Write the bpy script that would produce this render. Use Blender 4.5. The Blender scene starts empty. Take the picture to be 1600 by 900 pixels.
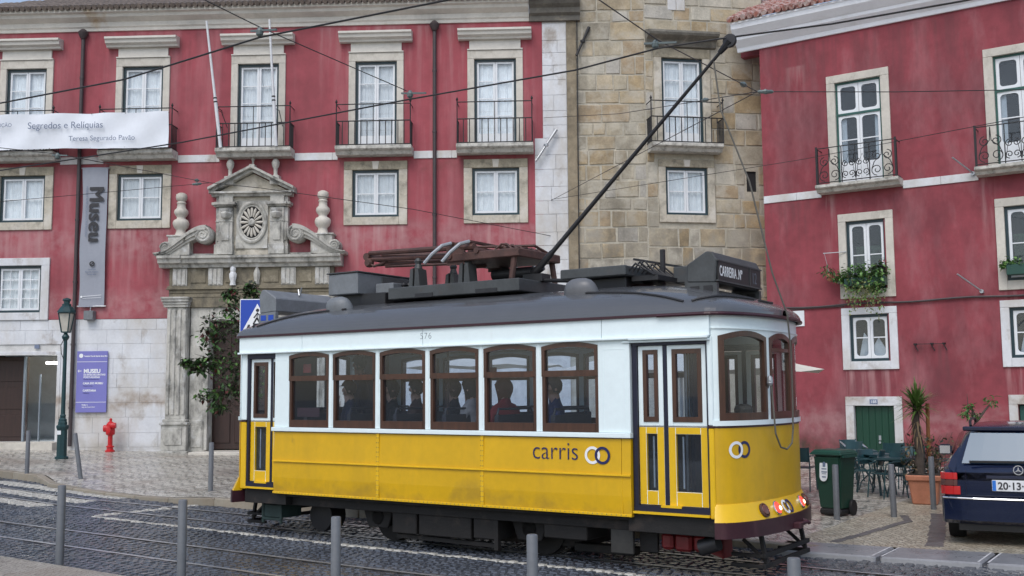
import bpy, bmesh, math, random
from mathutils import Vector, Matrix
random.seed(11)
rnd = random.random
def U(a, b): return a + (b - a) * random.random()
PI = math.pi
R = math.radians
sc = bpy.context.scene
col = sc.collection

# ------------------------------------------------------------------ camera
F_PX, PITCH, ROLL, CAM_H = 1640.0, math.atan(163 / 1640.0), 0.0075, 1.98
cam_d = bpy.data.cameras.new("camera")
cam_d.sensor_width = 36.0
cam_d.lens = 36.0 * F_PX / 1600.0
cam_d.clip_start, cam_d.clip_end = 0.1, 2000.0
cam = bpy.data.objects.new("camera", cam_d)
col.objects.link(cam)
r0, u0, f0 = Vector((1, 0, 0)), Vector((0, -math.sin(PITCH), math.cos(PITCH))), Vector((0, math.cos(PITCH), math.sin(PITCH)))
cr, sr = math.cos(ROLL), math.sin(ROLL)
rr, uu = r0 * cr - u0 * sr, r0 * sr + u0 * cr
cam.matrix_world = Matrix(((rr.x, uu.x, -f0.x, 0), (rr.y, uu.y, -f0.y, 0), (rr.z, uu.z, -f0.z, CAM_H), (0, 0, 0, 1)))
sc.camera = cam

# ------------------------------------------------------------------ world, sun, exposure (overcast daylight)
SUN_EL, SUN_AZ = R(52), R(200)          # azimuth clockwise from +Y: high, behind the camera's left shoulder
world = bpy.data.worlds.new("World")
sc.world = world
world.use_nodes = True
wn, wl = world.node_tree.nodes, world.node_tree.links
bg = wn["Background"]
sky = wn.new("ShaderNodeTexSky")
sky.sky_type = 'NISHITA'
sky.sun_disc = False
sky.sun_elevation = SUN_EL
sky.sun_rotation = SUN_AZ
sky.air_density, sky.dust_density, sky.ozone_density = 1.0, 2.0, 1.0
hsv = wn.new("ShaderNodeHueSaturation")
hsv.inputs["Saturation"].default_value = 0.80
wl.new(sky.outputs[0], hsv.inputs["Color"])
wl.new(hsv.outputs[0], bg.inputs["Color"])
bg.inputs["Strength"].default_value = 0.13
sun_d = bpy.data.lights.new("sun", 'SUN')
sun_d.energy, sun_d.angle, sun_d.color = 0.8, R(30), (1.0, 0.98, 0.95)
sun = bpy.data.objects.new("sun", sun_d)
sun.rotation_euler = (R(90) - SUN_EL, 0, PI - SUN_AZ)
col.objects.link(sun)
sc.view_settings.view_transform = 'Standard'
sc.view_settings.look = 'None'
sc.view_settings.gamma = 1.0
sc.view_settings.exposure = 0.55

# ------------------------------------------------------------------ materials
MATS = {}
def mat(name, base, rough=0.6, metal=0.0, var=0.12, scale=3.0, bump=0.0, bscale=40.0, orand=0.0, stretch=(1, 1, 1),
        stain=None, stain2=None, spec=0.5, coat=0.0, rvar=0.0, emit=None, ramp=None, band=()):
    m = bpy.data.materials.new(name)
    m.use_nodes = True
    N, L = m.node_tree.nodes, m.node_tree.links
    b = N["Principled BSDF"]
    b.inputs["Metallic"].default_value = metal
    b.inputs["Roughness"].default_value = rough
    b.inputs["Specular IOR Level"].default_value = spec
    if coat: b.inputs["Coat Weight"].default_value = coat; b.inputs["Coat Roughness"].default_value = 0.08
    tc = N.new("ShaderNodeTexCoord")
    def noise(sc_, det=5, st=(1, 1, 1), rough_=0.6):
        mp = N.new("ShaderNodeMapping"); mp.inputs["Scale"].default_value = st
        L.new(tc.outputs["Object"], mp.inputs["Vector"])
        n = N.new("ShaderNodeTexNoise"); n.inputs["Scale"].default_value = sc_; n.inputs["Detail"].default_value = det
        n.inputs["Roughness"].default_value = rough_
        L.new(mp.outputs[0], n.inputs["Vector"]); return n
    if ramp:
        oi = N.new("ShaderNodeObjectInfo"); cr_ = N.new("ShaderNodeValToRGB")
        cr_.color_ramp.interpolation = 'CONSTANT'
        els = cr_.color_ramp.elements
        while len(els) < len(ramp): els.new(0.5)
        for i, c in enumerate(ramp): els[i].position = i / len(ramp); els[i].color = (*c, 1)
        L.new(oi.outputs["Random"], cr_.inputs["Fac"]); cur = cr_.outputs["Color"]
    else:
        rgb = N.new("ShaderNodeRGB"); rgb.outputs[0].default_value = (*base, 1); cur = rgb.outputs[0]
    def mulv(cur, facsock, lo, hi):
        mr = N.new("ShaderNodeMapRange"); mr.inputs["From Min"].default_value = 0.3; mr.inputs["From Max"].default_value = 0.7
        mr.inputs["To Min"].default_value = lo; mr.inputs["To Max"].default_value = hi
        L.new(facsock, mr.inputs["Value"])
        h = N.new("ShaderNodeHueSaturation"); L.new(cur, h.inputs["Color"]); L.new(mr.outputs[0], h.inputs["Value"]); return h.outputs[0]
    if var:
        n = noise(scale, 6, stretch); cur = mulv(cur, n.outputs["Fac"], 1 - var, 1 + var)
        n2 = noise(scale * 7, 4, stretch); cur = mulv(cur, n2.outputs["Fac"], 1 - var * .5, 1 + var * .5)
    if orand:
        oi = N.new("ShaderNodeObjectInfo"); mr = N.new("ShaderNodeMapRange")
        mr.inputs["To Min"].default_value = 1 - orand; mr.inputs["To Max"].default_value = 1 + orand
        L.new(oi.outputs["Random"], mr.inputs["Value"])
        h = N.new("ShaderNodeHueSaturation"); L.new(cur, h.inputs["Color"]); L.new(mr.outputs[0], h.inputs["Value"]); cur = h.outputs[0]
    for st in (stain, stain2):
        if st:
            c, s_, lo, hi, amt, strv = st
            n = noise(s_, 7, strv, 0.65)
            mr = N.new("ShaderNodeMapRange"); mr.inputs["From Min"].default_value = lo; mr.inputs["From Max"].default_value = hi
            mr.inputs["To Max"].default_value = amt
            L.new(n.outputs["Fac"], mr.inputs["Value"])
            mx = N.new("ShaderNodeMix"); mx.data_type = 'RGBA'
            L.new(mr.outputs[0], mx.inputs[0]); L.new(cur, mx.inputs[6]); mx.inputs[7].default_value = (*c, 1); cur = mx.outputs[2]
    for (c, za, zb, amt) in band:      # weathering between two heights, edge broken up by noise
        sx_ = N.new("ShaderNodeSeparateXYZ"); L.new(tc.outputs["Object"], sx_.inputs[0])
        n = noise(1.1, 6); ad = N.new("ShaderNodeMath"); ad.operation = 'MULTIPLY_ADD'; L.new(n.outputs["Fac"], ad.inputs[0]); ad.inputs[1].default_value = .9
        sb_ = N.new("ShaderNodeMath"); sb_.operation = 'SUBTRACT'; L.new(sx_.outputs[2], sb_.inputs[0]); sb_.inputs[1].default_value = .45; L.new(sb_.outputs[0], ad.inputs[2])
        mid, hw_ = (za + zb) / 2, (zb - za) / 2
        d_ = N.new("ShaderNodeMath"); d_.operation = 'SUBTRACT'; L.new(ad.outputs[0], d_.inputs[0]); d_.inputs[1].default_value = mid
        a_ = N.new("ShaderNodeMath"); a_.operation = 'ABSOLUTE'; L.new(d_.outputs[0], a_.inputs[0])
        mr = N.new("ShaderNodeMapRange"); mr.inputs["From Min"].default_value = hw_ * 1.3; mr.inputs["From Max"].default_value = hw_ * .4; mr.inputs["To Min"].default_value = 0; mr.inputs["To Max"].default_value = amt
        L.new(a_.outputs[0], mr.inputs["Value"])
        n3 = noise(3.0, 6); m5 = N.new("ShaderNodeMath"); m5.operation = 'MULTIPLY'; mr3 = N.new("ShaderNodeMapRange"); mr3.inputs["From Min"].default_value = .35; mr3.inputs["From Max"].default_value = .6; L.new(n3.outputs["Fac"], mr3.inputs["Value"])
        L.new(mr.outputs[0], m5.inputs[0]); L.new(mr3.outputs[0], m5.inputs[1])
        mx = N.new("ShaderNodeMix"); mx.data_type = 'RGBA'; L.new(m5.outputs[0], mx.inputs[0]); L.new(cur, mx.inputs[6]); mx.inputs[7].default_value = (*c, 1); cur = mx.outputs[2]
    L.new(cur, b.inputs["Base Color"])
    if rvar:
        n = noise(scale * 2, 5); mr = N.new("ShaderNodeMapRange"); mr.inputs["From Min"].default_value = .3; mr.inputs["From Max"].default_value = .7
        mr.inputs["To Min"].default_value = max(0.02, rough - rvar); mr.inputs["To Max"].default_value = rough + rvar
        L.new(n.outputs["Fac"], mr.inputs["Value"]); L.new(mr.outputs[0], b.inputs["Roughness"])
    if bump:
        n = noise(bscale, 5); bp = N.new("ShaderNodeBump"); bp.inputs["Strength"].default_value = bump; bp.inputs["Distance"].default_value = 0.02
        L.new(n.outputs["Fac"], bp.inputs["Height"]); L.new(bp.outputs[0], b.inputs["Normal"])
    if emit:
        b.inputs["Emission Color"].default_value = (*emit[0], 1); b.inputs["Emission Strength"].default_value = emit[1]
    MATS[name] = m
    return m

def drips(m, items, cols=((.46, .27, .27), (.12, .045, .05))):
    """rain streaks running down the plaster below sills and slabs: items (x0, x1, top z, length, colour index, amount)"""
    N, L = m.node_tree.nodes, m.node_tree.links; b = N["Principled BSDF"]
    tc = [n for n in N if n.bl_idname == "ShaderNodeTexCoord"][0]
    sx = N.new("ShaderNodeSeparateXYZ"); L.new(tc.outputs["Object"], sx.inputs[0])
    mp = N.new("ShaderNodeMapping"); mp.inputs["Scale"].default_value = (1, 1, .09); L.new(tc.outputs["Object"], mp.inputs["Vector"])
    ns = N.new("ShaderNodeTexNoise"); ns.inputs["Scale"].default_value = 5.5; ns.inputs["Detail"].default_value = 5; L.new(mp.outputs[0], ns.inputs["Vector"])
    st = N.new("ShaderNodeMapRange"); st.inputs["From Min"].default_value = .46; st.inputs["From Max"].default_value = .66; L.new(ns.outputs["Fac"], st.inputs["Value"])
    cur = b.inputs["Base Color"].links[0].from_socket
    def mr(src, a, c, lo=0.0, hi=1.0):
        n = N.new("ShaderNodeMapRange"); n.inputs["From Min"].default_value = a; n.inputs["From Max"].default_value = c; n.inputs["To Min"].default_value = lo; n.inputs["To Max"].default_value = hi; L.new(src, n.inputs["Value"]); return n.outputs[0]
    def mul(a, c): n = N.new("ShaderNodeMath"); n.operation = 'MULTIPLY'; L.new(a, n.inputs[0]); L.new(c, n.inputs[1]); return n.outputs[0]
    for ci in (0, 1):
        tot = None
        for (x0, x1, zt, ln, k, amt) in items:
            if k != ci: continue
            f = mul(mul(mr(sx.outputs[0], x0 - .05, x0 + .12), mr(sx.outputs[0], x1 + .05, x1 - .12)), mul(mr(sx.outputs[2], zt + .02, zt - .03), mr(sx.outputs[2], zt - ln, zt - .1, 0, amt)))
            if tot is None: tot = f
            else: n = N.new("ShaderNodeMath"); n.operation = 'MAXIMUM'; L.new(tot, n.inputs[0]); L.new(f, n.inputs[1]); tot = n.outputs[0]
        if tot is None: continue
        mx = N.new("ShaderNodeMix"); mx.data_type = 'RGBA'; L.new(mul(tot, st.outputs[0]), mx.inputs[0]); L.new(cur, mx.inputs[6]); mx.inputs[7].default_value = (*cols[ci], 1); cur = mx.outputs[2]
    L.new(cur, b.inputs["Base Color"])

def anchor(m, ob):      # read the texture in the coordinates of one object, so that neighbouring pieces weather together
    for n in m.node_tree.nodes:
        if n.bl_idname == "ShaderNodeTexCoord": n.object = ob

def glass_mat(name, tint=(0.75, 0.8, 0.82), dirt=0.0, dirtcol=(.5, .55, .6), ior=1.5, rough=0.015):
    m = bpy.data.materials.new(name); m.use_nodes = True
    N, L = m.node_tree.nodes, m.node_tree.links
    for n in list(N): N.remove(n)
    out = N.new("ShaderNodeOutputMaterial"); tr = N.new("ShaderNodeBsdfTransparent"); gl = N.new("ShaderNodeBsdfGlossy")
    tr.inputs[0].default_value = (*tint, 1); gl.inputs["Roughness"].default_value = rough
    fr = N.new("ShaderNodeFresnel")     # thin pane: same index from both sides, no inner total reflection
    ge = N.new("ShaderNodeNewGeometry"); mi = N.new("ShaderNodeMapRange"); mi.inputs["To Min"].default_value = ior; mi.inputs["To Max"].default_value = 1 / ior
    L.new(ge.outputs["Backfacing"], mi.inputs["Value"]); L.new(mi.outputs[0], fr.inputs[0])
    mx = N.new("ShaderNodeMixShader"); L.new(fr.outputs[0], mx.inputs[0]); L.new(tr.outputs[0], mx.inputs[1]); L.new(gl.outputs[0], mx.inputs[2])
    cur = mx.outputs[0]
    if dirt:
        df = N.new("ShaderNodeBsdfDiffuse"); df.inputs[0].default_value = (*dirtcol, 1)
        tc = N.new("ShaderNodeTexCoord"); n = N.new("ShaderNodeTexNoise"); n.inputs["Scale"].default_value = 3; n.inputs["Detail"].default_value = 6
        L.new(tc.outputs["Object"], n.inputs["Vector"])
        mr = N.new("ShaderNodeMapRange"); mr.inputs["To Min"].default_value = dirt * .5; mr.inputs["To Max"].default_value = dirt * 1.5
        L.new(n.outputs["Fac"], mr.inputs["Value"])
        m2 = N.new("ShaderNodeMixShader"); L.new(mr.outputs[0], m2.inputs[0]); L.new(cur, m2.inputs[1]); L.new(df.outputs[0], m2.inputs[2]); cur = m2.outputs[0]
    L.new(cur, out.inputs[0]); MATS[name] = m
    return m

V1 = (1, 1, 1); VS = (1, 1, .12)
M_red = mat("red plaster", (.33, .068, .086), .8, var=.2, scale=.45, bump=.12, bscale=25,
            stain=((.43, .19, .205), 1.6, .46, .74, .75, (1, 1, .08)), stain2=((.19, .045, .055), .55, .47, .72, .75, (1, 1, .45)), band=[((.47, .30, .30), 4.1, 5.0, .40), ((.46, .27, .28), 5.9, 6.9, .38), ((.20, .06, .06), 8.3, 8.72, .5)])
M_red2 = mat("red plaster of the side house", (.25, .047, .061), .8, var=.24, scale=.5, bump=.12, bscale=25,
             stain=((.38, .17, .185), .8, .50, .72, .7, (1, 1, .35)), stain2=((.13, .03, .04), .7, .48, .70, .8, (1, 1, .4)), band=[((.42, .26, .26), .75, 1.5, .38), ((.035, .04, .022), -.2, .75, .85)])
M_stone = mat("pale limestone", (.56, .53, .47), .75, var=.12, scale=1.5, bump=.15, bscale=40, orand=.05,
              stain=((.22, .20, .15), 2.2, .54, .78, .75, (1, 1, .6)), stain2=((.12, .11, .10), 5, .62, .8, .5, V1))
M_slab = mat("speckled balcony stone", (.50, .49, .45), .85, var=.2, scale=5, bump=.3, bscale=40, stain=((.14, .13, .11), 7, .5, .68, .7, V1))
M_stoneold = mat("lichened limestone", (.36, .32, .24), .85, var=.2, scale=3, bump=.3, bscale=40,
                 stain=((.10, .095, .08), 4, .5, .72, .75, V1), stain2=((.5, .48, .42), 3, .58, .75, .6, V1))
M_jamb = mat("mottled jamb stone", (.50, .46, .38), .8, var=.15, scale=2, bump=.2, stain=((.15, .14, .11), 3, .5, .7, .7, V1), stain2=((.62, .60, .56), 2, .5, .7, .6, V1))
M_portal = mat("carved portal stone", (.46, .45, .41), .8, var=.18, scale=2.5, bump=.2, bscale=35,
               stain=((.07, .07, .065), 3.2, .46, .68, .85, (1, 1, .5)), stain2=((.64, .65, .65), 3, .55, .7, .7, V1))
M_frieze = mat("grimy frieze stone", (.20, .175, .125), .85, var=.25, scale=3, bump=.25, stain=((.05, .05, .045), 2.5, .48, .68, .8, (1, 1, .6)), stain2=((.42, .38, .30), 3.5, .58, .75, .6, V1))
M_white = mat("whitewashed ashlar", (.64, .66, .69), .7, var=.09, scale=2, bump=.1, bscale=30, orand=.025,
            stain=((.46, .42, .36), .8, .44, .66, .75, (1, 1, .5)), stain2=((.27, .22, .17), 1.3, .56, .70, .75, (1, 1, .8)), band=[((.27, .20, .14), 1.62, 2.02, .75), ((.34, .32, .28), .2, .75, .5)])
M_mortar = mat("pale mortar", (.60, .60, .59), .9, var=.15, scale=4, bump=.2)
M_tmortar = mat("lime mortar", (.43, .40, .33), .9, var=.2, scale=3, bump=.3,
                stain=((.22, .18, .12), .8, .5, .7, .6, V1))
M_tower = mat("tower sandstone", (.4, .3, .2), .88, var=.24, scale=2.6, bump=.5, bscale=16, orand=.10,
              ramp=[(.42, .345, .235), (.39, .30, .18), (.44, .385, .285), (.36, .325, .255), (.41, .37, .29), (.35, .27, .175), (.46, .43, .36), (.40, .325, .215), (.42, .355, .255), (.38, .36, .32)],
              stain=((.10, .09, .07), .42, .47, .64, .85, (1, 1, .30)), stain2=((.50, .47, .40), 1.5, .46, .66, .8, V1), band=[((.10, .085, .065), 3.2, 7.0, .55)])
M_cornice = mat("cornice limestone", (.62, .60, .55), .8, var=.1, scale=1.5, bump=.1, stain=((.25, .24, .21), 1.1, .55, .8, .55, (1, 1, 3)), stain2=((.40, .27, .12), .35, .63, .72, .8, V1))
M_cornw = mat("white painted cornice", (.84, .87, .92), .7, var=.05, scale=1.5, stain=((.45, .42, .4), 1.2, .6, .85, .5, (1, 1, 2)))
M_tile = mat("terracotta roof tile", (.34, .13, .10), .8, var=.35, scale=5, bump=.2, stain=((.60, .53, .50), 7, .42, .62, .8, V1), stain2=((.08, .07, .06), 3, .55, .75, .7, V1))
M_tileold = mat("weathered roof tile", (.16, .13, .11), .85, var=.35, scale=6, bump=.2)
M_whitep = mat("white window paint", (.74, .77, .80), .45, var=.04, scale=3)
M_greenp = mat("dark green window paint", (.012, .035, .045), .4, var=.2, scale=3)
M_greenp2 = mat("green window paint", (.02, .09, .075), .45, var=.2, scale=3)
M_curtain = mat("white lace curtain", (.72, .77, .82), .9, var=.08, scale=5, orand=.14)
M_dark = mat("dark interior", (.02, .02, .022), .9, var=.1)
M_iron = mat("black wrought iron", (.012, .012, .014), .55, var=.2, scale=8)
M_doorgreen = mat("green door paint", (.004, .045, .024), .45, var=.12, scale=2, stretch=(6, 1, .3))
M_brown = mat("dark brown door wood", (.030, .013, .010), .5, var=.3, scale=3, stretch=(5, 5, .4), bump=.1)
M_glass = glass_mat("house window glass", (.97, .98, .98))
M_glassdk = glass_mat("dark house glass", (.85, .88, .9), .05, (.4, .45, .5))
M_glasst = glass_mat("tram window glass", (.86, .91, .97), .012, (.30, .42, .55), ior=1.55)
M_glassw = glass_mat("tram windscreen glass", (.97, .97, .96), .012, (.5, .5, .48))

# tram materials
M_twhite = mat("tram white paint", (.77, .88, .90), .32, var=.035, scale=2.5, coat=.3, stain=((.5, .5, .46), 2.2, .63, .85, .4, (1, 1, .3)))
M_tyellow = mat("tram yellow paint", (.66, .39, .004), .38, var=.07, scale=1.6, coat=.08, bump=.02, bscale=3, stain=((.44, .27, .015), 2, .50, .8, .6, (1, 1, .2)), stain2=((.25, .15, .03), 5, .66, .8, .5, (1, 1, .5)), band=[((.30, .19, .03), .55, .80, .5)])
M_tyellow2 = mat("tram bright yellow paint", (.75, .46, .006), .34, var=.06, scale=2, coat=.1, stain=((.4, .25, .03), 4, .62, .8, .5, V1))
M_troof = mat("tram roof grey paint", (.088, .093, .102), .22, var=.06, scale=.5, coat=.5,
              stain=((.05, .038, .03), .45, .5, .85, .5, (.5, 1, 1)))
M_tmaroon = mat("tram maroon paint", (.040, .010, .017), .38, var=.2, scale=4, stain=((.12, .05, .06), 3, .6, .8, .5, VS))
M_navy = mat("navy trim paint", (.008, .009, .028), .4, var=.15, scale=5)
M_wood = mat("varnished brown wood", (.060, .024, .013), .35, var=.3, scale=3, stretch=(6, 6, .7), bump=.05, coat=.3)
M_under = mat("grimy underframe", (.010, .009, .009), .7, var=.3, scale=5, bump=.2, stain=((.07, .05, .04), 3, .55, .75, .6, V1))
M_undergrey = mat("dirty grey panel", (.035, .034, .032), .6, var=.25, scale=4, stain=((.03, .026, .024), 2, .5, .7, .7, V1))
M_rust = mat("rusty brown steel", (.085, .040, .032), .6, var=.3, scale=6, bump=.2, stain=((.03, .025, .025), 4, .5, .7, .6, V1))
M_rgrey = mat("roof gear grey paint", (.17, .185, .20), .5, var=.15, scale=4, stain=((.06, .055, .05), 2.5, .55, .8, .6, (1, 1, .4)))
M_rgreyd = mat("dark roof gear paint", (.055, .06, .062), .5, var=.2, scale=4, stain=((.09, .05, .03), 2.5, .58, .8, .6, V1))
M_rdark = mat("black roof gear", (.018, .018, .02), .5, var=.2, scale=6)
M_silver = mat("bare galvanised steel", (.42, .44, .46), .4, .7, var=.12, scale=5)
M_redeq = mat("red equipment paint", (.17, .012, .014), .45, var=.2, scale=4, stain=((.04, .02, .02), 3, .55, .8, .6, V1))
M_steel = mat("polished rail steel", (.50, .52, .56), .28, .6, var=.15, scale=6)
M_railside = mat("rail groove steel", (.03, .028, .027), .6, .3, var=.2)
M_ceil = mat("tram ceiling paint", (.22, .24, .26), .6, var=.05)
M_seat = mat("dark tram seat", (.03, .028, .032), .6, var=.2)
M_lampred = mat("lit red tram lamp", (.45, .02, .015), .25, emit=((1, .05, .03), 1.6), var=0)
M_lampglow = mat("glowing lamp core", (.9, .5, .35), .3, emit=((1, .45, .25), 5.0), var=0)
M_lampoff = mat("unlit amber lamp", (.13, .045, .03), .2, var=.1, coat=.5)
M_txtnavy = mat("navy lettering", (.012, .016, .09), .45, var=0)
M_txtwhite = mat("white lettering", (.82, .84, .86), .5, var=0)
M_txtgrey = mat("grey lettering", (.10, .12, .15), .5, var=0)
M_txtslate = mat("slate blue lettering", (.13, .17, .26), .6, var=0)
M_txtblack = mat("black lettering", (.03, .03, .035), .6, var=0)
M_rope = mat("grey rope", (.12, .115, .10), .9, var=.2)
M_rubber = mat("black rubber", (.012, .012, .014), .6, var=.2)

# street materials
M_sett = mat("basalt sett", (.070, .078, .095), .20, var=.3, scale=.8, bump=.25, bscale=26, rvar=.12, orand=.12, stain=((.035, .036, .042), .45, .48, .66, .6, V1), stain2=((.16, .15, .14), 1.6, .58, .75, .45, V1))
M_settw = mat("white limestone sett", (.48, .465, .42), .4, var=.2, scale=9, bump=.2, bscale=40, stain=((.3, .29, .27), 3, .5, .7, .5, V1))
M_grout = mat("dark wet joint", (.016, .016, .017), .4, var=.2, scale=6, bump=.3)
M_kerb = mat("limestone kerb", (.27, .24, .19), .5, var=.2, scale=3, bump=.15, orand=.1, stain=((.16, .11, .06), 1.5, .52, .75, .7, V1))
M_kerbwet = mat("wet grey kerb slab", (.23, .235, .25), .32, var=.14, scale=2.5, bump=.08, orand=.06, rvar=.08)
M_bollard = mat("grey bollard paint", (.13, .14, .155), .45, var=.12, scale=5, bump=.03, orand=.08)
M_lampgreen = mat("green cast iron", (.008, .042, .048), .4, var=.2, scale=5, bump=.05)
M_lampglass = mat("frosted lantern glass", (.50, .48, .42), .35, var=.12, scale=5)
M_hyd = mat("red hydrant paint", (.52, .012, .016), .35, var=.12, scale=6)
M_signviolet = mat("violet sign panel", (.185, .185, .50), .4, var=.03)
M_bannerw = mat("white banner cloth", (.76, .80, .86), .75, var=.04, scale=1.2)
M_bannerg = mat("grey banner cloth", (.30, .32, .37), .75, var=.06, scale=1.5)
M_polew = mat("white flagpole paint", (.68, .70, .72), .4, var=.08, scale=6)
M_pipe = mat("brown grey drainpipe", (.055, .042, .045), .5, var=.15, scale=6)
M_bluesign = mat("blue traffic sign", (.01, .06, .42), .4, var=.03)
M_trunk = mat("tree bark", (.07, .055, .045), .9, var=.3, scale=8, bump=.5)
M_leafg = mat("green leaf", (.05, .12, .035), .55, var=.3, scale=5)
M_leafb = mat("light green leaf", (.12, .24, .06), .5, var=.3, scale=5)
M_leafd = mat("dark bronze leaf", (.030, .036, .020), .6, var=.3, scale=5)
M_leafr = mat("maroon leaf", (.09, .020, .018), .6, var=.3, scale=5)
M_leafy = mat("yellow green trailing leaf", (.22, .24, .09), .6, var=.3, scale=5)
M_yucca = mat("yucca leaf", (.10, .17, .04), .45, var=.3, scale=6)
M_yuccad = mat("dead yucca leaf", (.16, .11, .06), .8, var=.3, scale=6)
M_terra = mat("terracotta pot", (.42, .17, .10), .7, var=.15, scale=4, bump=.08, stain=((.5, .35, .28), 3, .58, .8, .5, V1))
M_soil = mat("potting soil", (.03, .022, .016), .95, var=.3)
M_bin = mat("dark green bin plastic", (.010, .045, .030), .42, var=.1, scale=4, coat=.1)
M_binlid = mat("green bin lid plastic", (.014, .065, .048), .4, var=.1, scale=4)
M_cafe = mat("teal green metal furniture", (.016, .055, .065), .4, var=.15, scale=6)
M_alu = mat("aluminium", (.55, .57, .6), .3, .8, var=.1)
M_canvas = mat("cream parasol canvas", (.66, .62, .54), .85, var=.06, scale=2)
M_car = mat("dark blue car paint", (.005, .011, .040), .2, var=.05, coat=.8, metal=.2)
M_carblk = mat("black car trim", (.012, .012, .014), .5, var=.1)
M_carglass = mat("car window with sky reflection colour", (.05, .11, .18), .06, var=0, spec=.42)  # blue of the reflected sky is put into the base colour
M_chrome = mat("chrome", (.7, .72, .75), .12, 1.0, var=.03)
M_tail = mat("red tail lamp lens", (.50, .012, .014), .15, var=.05, coat=.6)
M_taild = mat("smoked tail lamp lens", (.10, .035, .03), .15, var=.05, coat=.6)
M_plate = mat("white number plate", (.72, .74, .76), .35, var=.02)
M_plateblue = mat("blue plate band", (.02, .17, .62), .4, var=0)
M_tyre = mat("tyre rubber", (.014, .014, .015), .75, var=.2, scale=8)
M_skin = mat("skin", (.40, .23, .17), .55, var=.08, scale=6)
M_wire = mat("overhead wire", (.035, .035, .037), .5, .4, var=.1)
M_ins = mat("grey green insulator", (.11, .14, .14), .4, var=.1)
M_plaque = mat("white plaque", (.72, .75, .78), .5, var=.04)
M_blueplq = mat("blue enamel number plate", (.16, .20, .30), .4, var=.05)

def tiles_mat(name, c1, c2, joint, cell, rough, wave=0, stainc=(.25, .17, .12), rustlo=.62, bumps=.6, off=.0):
    """small hand-laid mosaic stones: voronoi cells with dark joints, some laid in scalloped rows"""
    m = bpy.data.materials.new(name); m.use_nodes = True
    N, L = m.node_tree.nodes, m.node_tree.links; b = N["Principled BSDF"]
    tc = N.new("ShaderNodeTexCoord"); vec = tc.outputs["Object"]
    vo = N.new("ShaderNodeTexVoronoi"); vo.inputs["Scale"].default_value = 1 / cell; vo.inputs["Randomness"].default_value = .55
    ve = N.new("ShaderNodeTexVoronoi"); ve.feature = 'DISTANCE_TO_EDGE'; ve.inputs["Scale"].default_value = 1 / cell; ve.inputs["Randomness"].default_value = .55
    L.new(vec, vo.inputs["Vector"]); L.new(vec, ve.inputs["Vector"])
    sep = N.new("ShaderNodeSeparateColor"); L.new(vo.outputs["Color"], sep.inputs[0])
    mx = N.new("ShaderNodeMix"); mx.data_type = 'RGBA'; L.new(sep.outputs[0], mx.inputs[0])
    mx.inputs[6].default_value = (*c1, 1); mx.inputs[7].default_value = (*c2, 1)
    cur = mx.outputs[2]
    if wave:
        sx = N.new("ShaderNodeSeparateXYZ"); L.new(vec, sx.inputs[0])
        def mth(op, a, bb):
            n = N.new("ShaderNodeMath"); n.operation = op
            for i, q in enumerate((a, bb)):
                if q is None: continue
                if isinstance(q, (int, float)): n.inputs[i].default_value = q
                else: L.new(q, n.inputs[i])
            return n.outputs[0]
        w = mth('ABSOLUTE', mth('SINE', mth('MULTIPLY', sx.outputs[0], PI / .40), None), None)
        ph = mth('ADD', mth('MULTIPLY', sx.outputs[1], 1 / .52), mth('MULTIPLY', w, .9))
        fr = mth('FRACT', ph, None)
        tri = mth('ABSOLUTE', mth('SUBTRACT', fr, .5), None)
        mr = N.new("ShaderNodeMapRange"); mr.inputs["From Min"].default_value = .22; mr.inputs["From Max"].default_value = .5
        mr.inputs["To Min"].default_value = 1; mr.inputs["To Max"].default_value = 1 - wave
        L.new(tri, mr.inputs["Value"])
        h = N.new("ShaderNodeHueSaturation"); L.new(cur, h.inputs["Color"]); L.new(mr.outputs[0], h.inputs["Value"]); cur = h.outputs[0]
    me = N.new("ShaderNodeMapRange"); me.inputs["From Max"].default_value = .12; me.clamp = True
    L.new(ve.outputs["Distance"], me.inputs["Value"])
    mj = N.new("ShaderNodeMix"); mj.data_type = 'RGBA'; L.new(me.outputs[0], mj.inputs[0]); mj.inputs[6].default_value = (*joint, 1); L.new(cur, mj.inputs[7])
    cur = mj.outputs[2]
    n = N.new("ShaderNodeTexNoise"); n.inputs["Scale"].default_value = .55; n.inputs["Detail"].default_value = 7; L.new(vec, n.inputs["Vector"])
    mr = N.new("ShaderNodeMapRange"); mr.inputs["From Min"].default_value = rustlo - .12; mr.inputs["From Max"].default_value = rustlo + .1; mr.inputs["To Max"].default_value = .55
    L.new(n.outputs["Fac"], mr.inputs["Value"])
    ms = N.new("ShaderNodeMix"); ms.data_type = 'RGBA'; L.new(mr.outputs[0], ms.inputs[0]); L.new(cur, ms.inputs[6]); ms.inputs[7].default_value = (*stainc, 1)
    L.new(ms.outputs[2], b.inputs["Base Color"])
    n2 = N.new("ShaderNodeTexNoise"); n2.inputs["Scale"].default_value = 1.1; n2.inputs["Detail"].default_value = 6; L.new(vec, n2.inputs["Vector"])
    m3 = N.new("ShaderNodeMapRange"); m3.inputs["From Min"].default_value = .35; m3.inputs["From Max"].default_value = .65
    m3.inputs["To Min"].default_value = rough - .1; m3.inputs["To Max"].default_value = rough + .12
    L.new(n2.outputs["Fac"], m3.inputs["Value"]); L.new(m3.outputs[0], b.inputs["Roughness"])
    bp = N.new("ShaderNodeBump"); bp.inputs["Strength"].default_value = bumps; bp.inputs["Distance"].default_value = .01
    L.new(me.outputs[0], bp.inputs["Height"]); L.new(bp.outputs[0], b.inputs["Normal"])
    MATS[name] = m; return m
M_calc = tiles_mat("wet limestone mosaic", (.70, .67, .60), (.54, .51, .45), (.075, .065, .05), .075, .27, wave=.62, rustlo=.66, stainc=(.20, .14, .10))
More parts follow.
